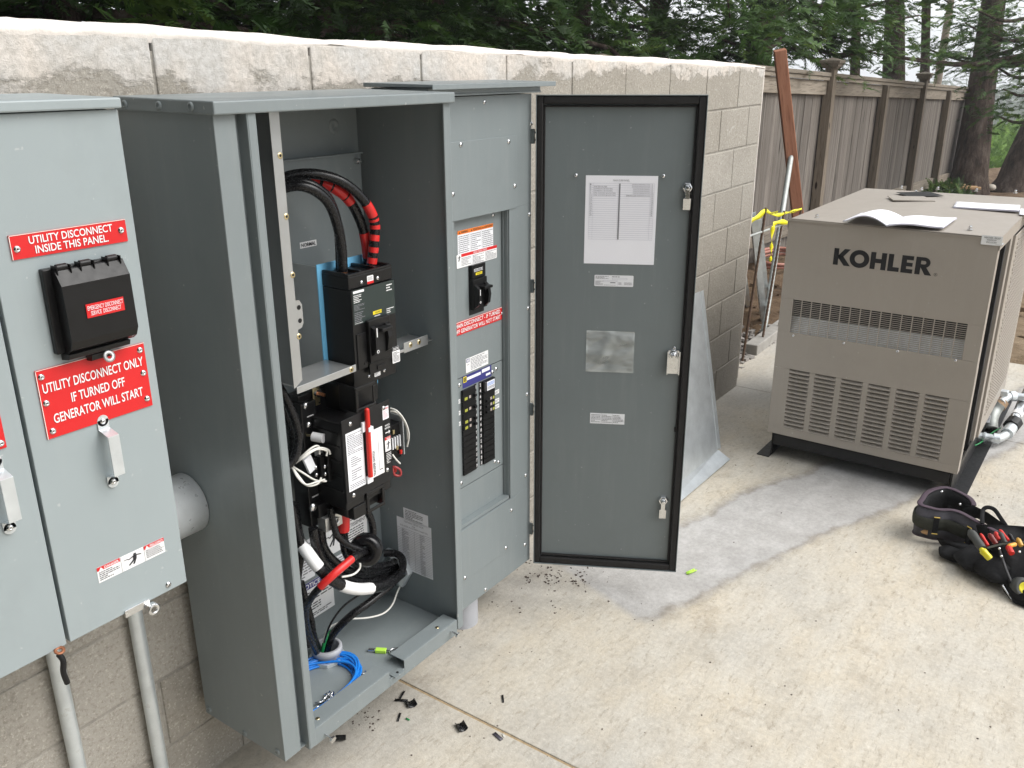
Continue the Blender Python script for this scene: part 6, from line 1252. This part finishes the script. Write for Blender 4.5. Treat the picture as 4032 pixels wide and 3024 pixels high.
# redwood timber leaning on the fence
a, b_ = np.array(W(3070, 196, y=2.45)), np.array(W(3150, 935, y=2.25)); dv = (b_-a); L = np.linalg.norm(dv); dv /= L
t = thing('redwood_timber', 'square reddish redwood post leaning upright against the fence near the wall end', 'timber', tuple(b_+dv*.3))
zc = -dv; xc = np.cross((0, 1, 0), zc); xc /= np.linalg.norm(xc); yc = np.cross(zc, xc); L += .45
ang = R(28); X2 = xc*math.cos(ang)+yc*math.sin(ang); Y2 = -xc*math.sin(ang)+yc*math.cos(ang)
me = MB().box(-.044, .044, -.044, .044, 0, L).mesh('post', M_redwood); bo = b_+dv*.45
o = bpy.data.objects.new('post', me); COL.objects.link(o); M = Matrix(((X2[0], Y2[0], zc[0], bo[0]), (X2[1], Y2[1], zc[1], bo[1]), (X2[2], Y2[2], zc[2], bo[2]), (0, 0, 0, 1))); o.parent = t; o.matrix_basis = WMX[t].inverted() @ M; WMX[o] = M
md = o.modifiers.new('b', 'BEVEL'); md.width = .004
# slotted strut channels leaning behind the wall end
def channel(a, b_, w_, lb, slots=True):
    a, b_ = np.array(a), np.array(b_); d = a-b_; L = np.linalg.norm(d); d /= L; xx = np.cross(d, (0, 1, 0)); xx /= np.linalg.norm(xx); yy = np.cross(d, xx)
    c, s_ = math.cos(R(35)), math.sin(R(35)); x2 = xx*c+yy*s_; y2 = np.cross(d, x2)
    M = Matrix(((x2[0], y2[0], d[0], b_[0]), (x2[1], y2[1], d[1], b_[1]), (x2[2], y2[2], d[2], b_[2]), (0, 0, 0, 1)))
    t = thing('strut_channel', lb, 'steel channel', tuple(b_), group='strut channels behind the wall end')
    mb = MB(); h = w_/2
    for (x0_, x1_, y0_, y1_) in ((-h, h, -.0015, .0015), (-h, -h+.003, .0015, w_), (h-.003, h, .0015, w_)): mb.box(x0_, x1_, y0_, y1_, 0, L, xf=M)
    mb.build('channel', M_galv, t)
    if slots:
        sl = MB(); n = int(L/.05)
        SM = MB().tube([(0, 0, .0), (0, 0, .028)], .0075, 8, flat=.12).mesh('slot', mat_slot)
        for i in range(n):
            o = inst(SM, 'slot', t, tuple(M @ Vector((0, -.0022, .02+i*.05))), rmat=M.to_3x3().to_4x4())
mat_slot = mat('bright ground seen through slot', (.45, .42, .38), .8)
channel(W(2955, 850, y=2.05), W(2999, 1282, z=-.03), .041, 'slotted strut channel leaning behind the wall end, the tallest')
channel(W(2972, 860, y=2.08), W(3012, 1250, z=-.03), .041, 'plain strut channel lying against the slotted one', False)
channel(W(2915, 1080, y=2.0), W(2938, 1208, z=.02), .035, 'short strut offcut barely showing past the wall end', False)
# grey wood block on ground, hose
a, b_ = np.array(W(2955, 1385, z=.02)), np.array(W(3068, 1300, z=.02)); d = b_-a; L = np.linalg.norm(d); an = math.atan2(d[1], d[0])
t = thing('grey_timber', 'short grey weathered timber lying on rubble at the slab edge', 'timber', (a[0], a[1], 0))
MB().box(0, L+.15, -.045, .045, -.02, .07, xf=Matrix.Translation((a[0], a[1], 0)) @ Matrix.Rotation(an, 4, 'Z')).build('post', mat('grey timber', (.30, .285, .26), .85, var=.2, vs=20), t, bevel=.006)
hc = np.array(W(3080, 1040, z=.02)); mb = MB(); pts = []
for i in range(80): an = i*.24; rr_ = .30+.02*math.sin(i*.7); pts.append((hc[0]+rr_*math.cos(an)*1.15, hc[1]+.0+rr_*math.sin(an)*.8, .04+.012*(i//26)+.05*max(0, math.sin(an*.5+1))))
mb.tube(cr(pts, 2), .016, 8); tag(mb.build('garden_hose', M_hose), 'coiled terracotta hose on the dirt by the fence foot', 'hose')
# rubble along slab edge
mb = MB(); r_ = np.random.default_rng(3)
STONE = []
for i in range(620):
    x = r_.uniform(4.9, 6.6); y = 1.93+abs(r_.normal())*.10 if r_.random() < .8 else 1.9+r_.uniform(0, .4); s_ = r_.uniform(.006, .024); z = -.01+r_.uniform(-.01, .01); p = r_.uniform(.6, 1.2, (8, 3))
    v8 = [(x+(sx_*s_*p[k][0]), y+(sy_*s_*p[k][1]), z+(sz_*s_*.7*p[k][2])) for k, (sx_, sy_, sz_) in enumerate([(-1, -1, -1), (-1, -1, 1), (-1, 1, -1), (-1, 1, 1), (1, -1, -1), (1, -1, 1), (1, 1, -1), (1, 1, 1)])]
    mb.hull8(v8)
tag(mb.build('rubble', mat('grey rubble', (.26, .24, .22), .9, var=.4, vs=18)), 'crushed grey rubble along the slab edge past the wall end', 'rubble', kind='stuff')
mb = MB()
for i in range(900):
    x = r_.uniform(4.9, 16); y = r_.uniform(-3, 2.9); 
    if x < 6.6 and y < 2.05: continue
    s_ = r_.uniform(.008, .035); z = float(hgt(x, y))+.01; p = r_.uniform(.6, 1.2, (8, 3))
    mb.hull8([(x+(sx_*s_*p[k][0]), y+(sy_*s_*p[k][1]), z+(sz_*s_*.6*p[k][2])) for k, (sx_, sy_, sz_) in enumerate([(-1, -1, -1), (-1, -1, 1), (-1, 1, -1), (-1, 1, 1), (1, -1, -1), (1, -1, 1), (1, 1, -1), (1, 1, 1)])])
tag(mb.build('dirt_clods', M_dirt), 'scattered clods and stones over the bare earth', 'clods', kind='stuff')
# stacked planks far back
mb0 = np.array(W(3700, 722, z=-.16)); t = thing('plank_pile', 'low pile of fresh tan planks on the ground behind the generator', 'lumber', (mb0[0], mb0[1], -.3))
PL = MB().box(-1.6, 1.6, -.045, .045, 0, .038).mesh('plank', M_lumber)
pa, pb = np.array(W(3590, 702, z=-.12)), np.array(W(3830, 728, z=-.2)); an = math.atan2(pb[1]-pa[1], pb[0]-pa[0])
for i in range(6): c_ = (pa+pb)/2; inst(PL, 'plank', t, (c_[0]-.10*i+random.uniform(-.1, .1), c_[1]+.0+random.uniform(-.02, .02)-.10*(i-3), c_[2]-.06+.0), (0, 0, an+random.uniform(-.02, .02)), (np.linalg.norm(pb-pa)/3.2, 1, 1))
p = W(3903, 738, z=-.28); tag(MB().sph((p[0], p[1], p[2]), .12, 6, sq=(1, .7, .5)).build('field_stone', mat('pale stone', (.40, .36, .30), .8)), 'pale rounded stone on the dirt below the pine trunks', 'stone')
# ---- galvanised cover leaning behind the open door ------------------------------
t = thing('galvanised_cover', 'folded galvanised sheet metal cover leaning at the wall behind the open door', 'metal sheet', (3.5, 1.5, 0))
BL, BR, TR_, TL_ = np.array((3.02, 1.475, .035)), np.array((3.845, 1.480, .035)), np.array(W(2757, 1150, y=1.66)), np.array((2.98, 1.66, .86))
TR_ = np.array((3.93, 1.665, TR_[2])); nn = np.cross(BR-BL, TL_-BL); nn /= np.linalg.norm(nn); 
if nn[1] > 0: nn = -nn
mb = MB(); mb.hull8([tuple(p_+o_) for p_ in (BL, TL_) for o_ in (0*nn, -.002*nn)]+[tuple(p_+o_) for p_ in (BR, TR_) for o_ in (0*nn, -.002*nn)]); mb.build('sheet', M_galv, t)
fn = nn*.032
e_ = (TR_-BR); e_ /= np.linalg.norm(e_); u_ = np.array((1, 0, 0))
mb = MB(); mb.hull8([tuple(BR+.01*e_), tuple(BR+.002*nn+.01*e_), tuple(BR+u_*.032+.01*e_), tuple(BR+u_*.032+.004*nn), tuple(TR_), tuple(TR_+.002*nn), tuple(TR_+u_*.028), tuple(TR_+u_*.028+.004*nn)]); mb.build('side_flange', M_galv, t, bevel=.0006)
f0 = np.array(W(2683, 1942, z=.002)); f1 = np.array(W(2877, 1790, z=.03))
mb = MB(); mb.hull8([tuple(BL+(-.05, -.05, -.03)), tuple(BL+(-.05, -.05, -.028)), tuple(BL), tuple(BL+(0, 0, .002)), tuple(f1+np.array((0, -.0, -.026))), tuple(f1+np.array((0, -.0, -.024))), tuple(BR+(.01, 0, 0)), tuple(BR+(.01, 0, .002))]); mb.build('bottom_flange', M_galv, t, bevel=.0006)
# ================================================================ TOOL POUCH
tb = thing('tool_belt', 'black padded electrician tool belt curled on the slab at the right edge', 'tool belt', (3.55, .28, 0))
cpath = cr([W(3835, 1990, z=.15), W(3812, 1955, z=.165), W(3770, 1932, z=.175), W(3715, 1918, z=.175), W(3655, 1938, z=.17), W(3625, 1968, z=.165), W(3632, 1990, z=.16), W(3680, 2000, z=.158), W(3745, 2008, z=.156), W(3810, 2030, z=.152), W(3868, 2062, z=.148), W(3930, 2095, z=.145)], 6)
C3 = np.array(cpath); NP = len(C3)
def band(off, zt_, zb_, th, m, name, a=0, b_=None, par=tb):
    b_ = b_ or NP; mb = MB(); P = C3[a:b_]; T_ = np.gradient(P, axis=0); N_ = np.stack([T_[:, 1], -T_[:, 0]], -1); N_ /= np.linalg.norm(N_, axis=1)[:, None]; vs = []
    for i, p_ in enumerate(P):
        zz = p_[2]
        for (o_, z_) in ((off+th/2, zt_), (off+th*.9, (zt_*2+zb_)/3), (off+th*.9, (zt_+zb_*2)/3), (off+th/2, zb_), (off-th/2, zb_), (off-th*.9, (zt_+zb_*2)/3), (off-th*.9, (zt_*2+zb_)/3), (off-th/2, zt_)):
            w2 = .003*math.sin(i*.6); vs.append((p_[0]+N_[i, 0]*(o_+w2)+.10*(z_-.0)*0, p_[1]+N_[i, 1]*(o_+w2), zz+z_+.002*math.sin(i*.4)))
    n = len(P); mb.add(vs, [(i*8+j, i*8+(j+1) % 8, (i+1)*8+(j+1) % 8, (i+1)*8+j) for i in range(n-1) for j in range(8)], 0, True); mb.add(vs[:8], [tuple(range(8))], 0); mb.add(vs[-8:], [tuple(range(8))], 0)
    return mb.build(name, m, par)
band(0, 0, -.135, .011, M_fabg, 'padded_belt'); band(0, .0015, -.003, .0115, M_purple, 'top_piping'); band(-.010 if 0 else .0, -.131, -.136, .0115, M_purple, 'bottom_piping')
T_ = np.gradient(C3, axis=0); Nn = np.stack([T_[:, 1], -T_[:, 0]], -1); Nn /= np.linalg.norm(Nn, axis=1)[:, None]
sgn_ = 1 if (Nn[40] @ np.array([-1, 0])) > 0 else -1
band(sgn_*.012, -.042, -.092, .006, M_web, 'webbing_strap', 28, NP-6); band(-sgn_*.010, -.006, -.10, .005, M_fab, 'mesh_lining', 0, 44)
for idx in (42, 56):
    a_, b2 = C3[idx]+np.append(Nn[idx]*sgn_*.018, 0), C3[idx+2]+np.append(Nn[idx+2]*sgn_*.018, 0); mb = MB(); nn3 = np.append(Nn[idx]*sgn_*.004, 0)
    mb.hull8([tuple(a_+(0, 0, -.105)), tuple(a_+(0, 0, -.028)), tuple(a_+nn3+(0, 0, -.105)), tuple(a_+nn3+(0, 0, -.028)), tuple(b2+(0, 0, -.105)), tuple(b2+(0, 0, -.028)), tuple(b2+nn3+(0, 0, -.105)), tuple(b2+nn3+(0, 0, -.028))]); mb.build('belt_loop', M_fab, tb, bevel=.001)
    for zz in (-.030, -.103):
        mb = MB(); mb.tube([tuple(a_+nn3*1.4+(0, 0, zz)), tuple(b2+nn3*1.4+(0, 0, zz))], .0022, 6); mb.build('stitching', mat('mustard thread', (.60, .42, .10), .7), tb)
# soft lower bags: lumpy cushions
def cushion(pts_top, zt_, pts_bot, zb_, m, name, bulge=.02, seed=0):
    A = np.array([W(u, v, z=zt_) for u, v in pts_top]); B = np.array([W(u, v, z=zb_) for u, v in pts_bot]); n = len(A); NV = 8; vs = []; r2 = np.random.default_rng(seed)
    for side in (0, 1):
        for i in range(n):
            for j in range(NV+1):
                t_ = j/NV; p_ = A[i]*(1-t_)+B[i]*t_; d_ = bulge*math.sin(math.pi*t_)*math.sin(math.pi*(i+.5)/n)+r2.normal()*.0012+.006
                nrm = np.array([-.75, -.2, .62]); vs.append(tuple(p_+nrm*d_*(1 if side == 0 else -1.2)))
    k = n*(NV+1); fs = []
    for s2 in (0, 1): fs += [(s2*k+i*(NV+1)+j, s2*k+(i+1)*(NV+1)+j, s2*k+(i+1)*(NV+1)+j+1, s2*k+i*(NV+1)+j+1) for i in range(n-1) for j in range(NV)]
    for i in range(n-1): fs += [(i*(NV+1), (i+1)*(NV+1), k+(i+1)*(NV+1), k+i*(NV+1)), (i*(NV+1)+NV, (i+1)*(NV+1)+NV, k+(i+1)*(NV+1)+NV, k+i*(NV+1)+NV)]
    for j in range(NV): fs += [(j, j+1, k+j+1, k+j), ((n-1)*(NV+1)+j, (n-1)*(NV+1)+j+1, k+(n-1)*(NV+1)+j+1, k+(n-1)*(NV+1)+j)]
    return MB().add(vs, fs, 0, True).build(name, m, tb, bevel=0)
cushion([(3690, 2120), (3740, 2130), (3800, 2140), (3860, 2150), (3920, 2160)], .07, [(3720, 2160), (3770, 2200), (3820, 2225), (3880, 2245), (3930, 2270)], .004, M_fab, 'lower_pouch', .03, 1)
cushion([(3845, 2068), (3890, 2066), (3940, 2068), (3990, 2070), (4050, 2075)], .15, [(3880, 2185), (3925, 2250), (3955, 2330), (3990, 2372), (4060, 2400)], .006, M_fab, 'front_pouch', .022, 2)
cushion([(3885, 2150), (3930, 2142), (3985, 2136), (4050, 2130)], .125, [(3900, 2185), (3935, 2260), (3975, 2345), (4060, 2380)], .022, M_fab, 'outer_pocket', .026, 3)
cushion([(3790, 2000), (3830, 1990), (3890, 2020), (3960, 2070)], .15, [(3800, 2040), (3850, 2040), (3900, 2070), (3960, 2100)], .10, M_fab, 'back_flap', .012, 4)
for (u, v, z_, rx, ry, rz_, az) in ((3790, 2175, .03, .095, .05, .034, 35), (3870, 2200, .045, .11, .075, .042, 50), (3960, 2230, .05, .13, .10, .045, 60)):
    p = W(u, v, z=z_); m_ = Matrix.Translation(p) @ Matrix.Rotation(R(az-90), 4, 'Z'); s2 = MB().sph((0, 0, 0), 1, 9); s2.v = [tuple(m_ @ Vector((x*rx*(1+.10*math.sin(7*y+3*x)), y*ry*(1+.12*math.sin(6*x+z*4)), z*rz_*(1+.12*math.sin(8*x+5*y))))) for x, y, z in s2.v]; s2.build('stuffed_pocket', M_fab, tb)
MB().tube(cr([W(3868, 2062, z=.15), W(3868, 2015, z=.17), W(3885, 1998, z=.185), W(3915, 2006, z=.185), W(3940, 2040, z=.17), W(3962, 2072, z=.15)], 5), .008, 8, flat=.4).build('carry_handle', M_fab, tb)
MB().tube([W(3885, 2158, z=.145), W(3940, 2143, z=.15), W(4045, 2133, z=.15)], .006, 8, flat=.5).build('pocket_rim', M_web, tb)
MB().tube([W(3935, 2165, z=.14), W(3960, 2240, z=.09), W(3992, 2315, z=.045)], .0065, 8, flat=.5).build('leather_strap', M_blackm, tb)
for u, v, z_ in ((3935, 2160, .15), (3943, 2190, .135), (4014, 2173, .145), (3780, 1985, .17), (3790, 2198, .03), (3997, 2320, .04), (3708, 1936, .178)): p = W(u, v, z=z_); MB().sph(p, .0052, 5).build('rivet', M_zinc, tb)
p0, p1 = W(3628, 2085, z=.05), W(3655, 2092, z=.05); MB().cyl(p0, p1, .016, 12).sph(p0, .016, 6).build('rubber_tip', M_glove, tb)
def tool(u0, v0, z0_, u1, v1, z1_, r, m, lb, cat='screwdriver', name='hand_tool', m2=None):
    a_, b2 = np.array(W(u0, v0, z=z0_)), np.array(W(u1, v1, z=z1_)); mb = MB(); P = [a_+(b2-a_)*t_ for t_ in (0, .06, .2, .5, .8, 1)]
    mb.tube(P, [r*.7, r*.98, r*1.06, r*.95, r, r*.9], 10); mb.sph(tuple(a_), r*.7, 5); return tag(mb.build(name, [m]), lb, cat, 'hand tools in the belt pouch')
tool(3822, 2095, .17, 3868, 2160, .145, .016, M_grip, 'fat grey gripped tool handle lying over the front of the belt')
tool(3866, 2165, .15, 3898, 2200, .125, .013, M_yelt, 'screwdriver with a translucent yellow fluted handle beside the grey grip')
tool(3862, 2104, .17, 3890, 2148, .15, .0065, M_red2, 'slim bright red handle just right of the grey grip', 'pliers')
tool(3897, 2106, .17, 3922, 2142, .15, .010, M_dred, 'dark red handle in the middle of the pouch', 'pliers')
tool(3920, 2098, .17, 3935, 2125, .155, .008, M_red2, 'short red handle behind the dark red one', 'pliers')
tool(3938, 2100, .172, 3958, 2138, .15, .010, M_grip, 'black and red handle right of the dark red one', 'pliers')
tool(3938, 2088, .175, 3970, 2128, .16, .0065, M_red2, 'long bright red handle standing highest in the pouch', 'pliers')
tool(3975, 2104, .17, 3990, 2132, .15, .007, M_blackm, 'short black handle beside the amber one', 'screwdriver')
tool(4008, 2123, .165, 4022, 2150, .15, .009, mat('amber handle', (.55, .32, .05), .3), 'amber screwdriver handle at the right of the pouch')
tool(3972, 2150, .155, 3998, 2143, .155, .008, mat('orange handle', (.80, .35, .03), .4), 'orange stubby handle lying across the pocket', 'knife')
tool(3970, 2152, .15, 3984, 2180, .14, .011, M_red2, 'squat red tool clipped to the pocket front', 'cutter')
for u0, v0, u1, v1, lb in ((3948, 2305, 3988, 2366, 'shiny steel screwdriver shank poking out of the pouch bottom, the longer'), (3980, 2312, 4006, 2345, 'shiny steel tool tip poking out of the pouch bottom, the shorter')):
    a_, b2 = W(u0, v0, z=.035), W(u1, v1, z=.006); tag(MB().tube([a_, b2], [.0042, .003], 8).build('screwdriver_shank', M_zinc), lb, 'screwdriver', 'hand tools in the belt pouch')
c_ = np.array(W(4022, 2312, z=.05)); ax_ = frame((-.6, -.45, .35)); t = thing('tape_roll', 'round dark tape roll with a yellow core clipped to the pouch at the picture edge', 'tape roll', tuple(c_))
MB().lathe([(.020, -.018), (.034, -.018), (.036, .0), (.034, .018), (.020, .018), (.020, -.018)], Matrix.Translation(c_) @ ax_, 24).build('roll', M_grip, t); MB().lathe([(.0, .014), (.013, .014), (.020, .0185), (.021, .017)], Matrix.Translation(c_) @ ax_, 20).build('core', M_yelt, t)
# ================================================================ SCRAPS ON THE SLAB
def curl(u, v, L_, w_, az, m, lb, bend=1.2, name='scrap', grp='offcuts of cable jacket on the slab'):
    c_ = np.array(W(u, v, z=.0)); mb = MB(); n = 8; rr_ = w_/2/max(.3, bend) if bend else 0; d = np.array([math.cos(R(az)), math.sin(R(az)), 0]); e = np.array([-d[1], d[0], 0]); vs = []
    for i in range(n+1):
        a_ = bend*(2*i/n-1); vs0 = e*rr_*math.sin(a_)*1.0+np.array([0, 0, rr_*(1-math.cos(a_))+.0015])
        for s_ in (-.5, 0, .5): vs.append(tuple(c_+d*L_*s_*(1+.08*math.sin(3*i))+vs0))
    mb.add(vs, [(i*3+j, (i+1)*3+j, (i+1)*3+j+1, i*3+j+1) for i in range(n) for j in range(2)], 0, True)
    o = mb.build(name, m, solid=.0012); return tag(o, lb, 'scrap', grp)
curl(1620, 2775, .030, .034, 60, M_ins, 'largest curled black jacket scrap right under the open cabinet', 1.0)
curl(1580, 2762, .040, .014, 120, M_ins, 'rolled black jacket scrap touching the largest one', 2.2)
curl(1585, 2738, .034, .010, 20, M_ins, 'narrow black strip above the rolled scrap', 2.0)
curl(1572, 2826, .036, .008, 30, M_ins, 'thin black strip alone below the jacket scraps', 1.5)
curl(1605, 2834, .014, .006, 90, M_green, 'tiny green wire offcut beside the thin black strip', 1.5)
curl(1817, 2866, .036, .034, 60, M_ins, 'square curled black scrap near the sandy joint', 1.1)
curl(1980, 2753, .034, .007, 40, M_ins, 'narrow black scrap above the sandy joint at right', 1.5)
curl(1960, 2902, .036, .012, 75, mat('purple grey jacket', (.05, .045, .06), .4), 'flat dark scrap lying beside the sandy joint at the bottom', .6)
curl(1983, 2898, .014, .005, 55, M_wire_w, 'tiny pale wire offcut next to the flat dark scrap', 1.2)
curl(2722, 2256, .045, .024, -20, M_lime, 'lime green tape scrap on the slab right of the open door', 2.0, grp=None)
a_ = W(1322, 2905, z=.012); tag(MB().cyl(a_, (a_[0]+.018, a_[1]-.022, .012), .0075, 12).build('cable_offcut', M_blackm), 'short black cable stub below the cabinet front bolt', 'scrap')
mb = MB()
def crumbs(n, u0, u1, v0, v1, s0, s1):
    for _ in range(n):
        c_ = W(r_.uniform(u0, u1), r_.uniform(v0, v1), z=0); s_ = r_.uniform(s0, s1); a_ = r_.uniform(0, 3); k_ = r_.uniform(.25, 1)
        mb.box(-s_, s_, -s_*k_, s_*k_, 0.0003, s_*.6, xf=Matrix.Translation(c_) @ Matrix.Rotation(a_, 4, 'Z'))
crumbs(90, 2070, 2330, 2205, 2300, .001, .0045); crumbs(50, 1900, 2400, 2200, 2420, .001, .004); crumbs(30, 1380, 1500, 2770, 2880, .001, .003); crumbs(80, 1500, 4000, 2200, 3000, .0008, .0026); crumbs(40, 2800, 4000, 1600, 2200, .001, .003); crumbs(20, 3700, 4000, 1850, 2000, .001, .004)
tag(mb.build('debris', mat('dark litter', (.07, .05, .04), .8, var=.5, vs=30)), 'dark crumbs and needles littering the slab', 'litter', kind='stuff')
# ================================================================ HAZE
mh = bpy.data.materials.new('thin mist'); mh.use_nodes = True; t_ = mh.node_tree
for n_ in list(t_.nodes):
    if n_.type == 'BSDF_PRINCIPLED': t_.nodes.remove(n_)
pv = t_.nodes.new('ShaderNodeVolumePrincipled'); pv.inputs['Color'].default_value = (.93, .95, .97, 1); pv.inputs['Density'].default_value = .0022; pv.inputs['Anisotropy'].default_value = .2
t_.links.new(pv.outputs[0], [n_ for n_ in t_.nodes if n_.type == 'OUTPUT_MATERIAL'][0].inputs['Volume'])
tag(MB().box(-420, 520, -320, 320, -40, 22).build('haze', mh), kind='stuff')
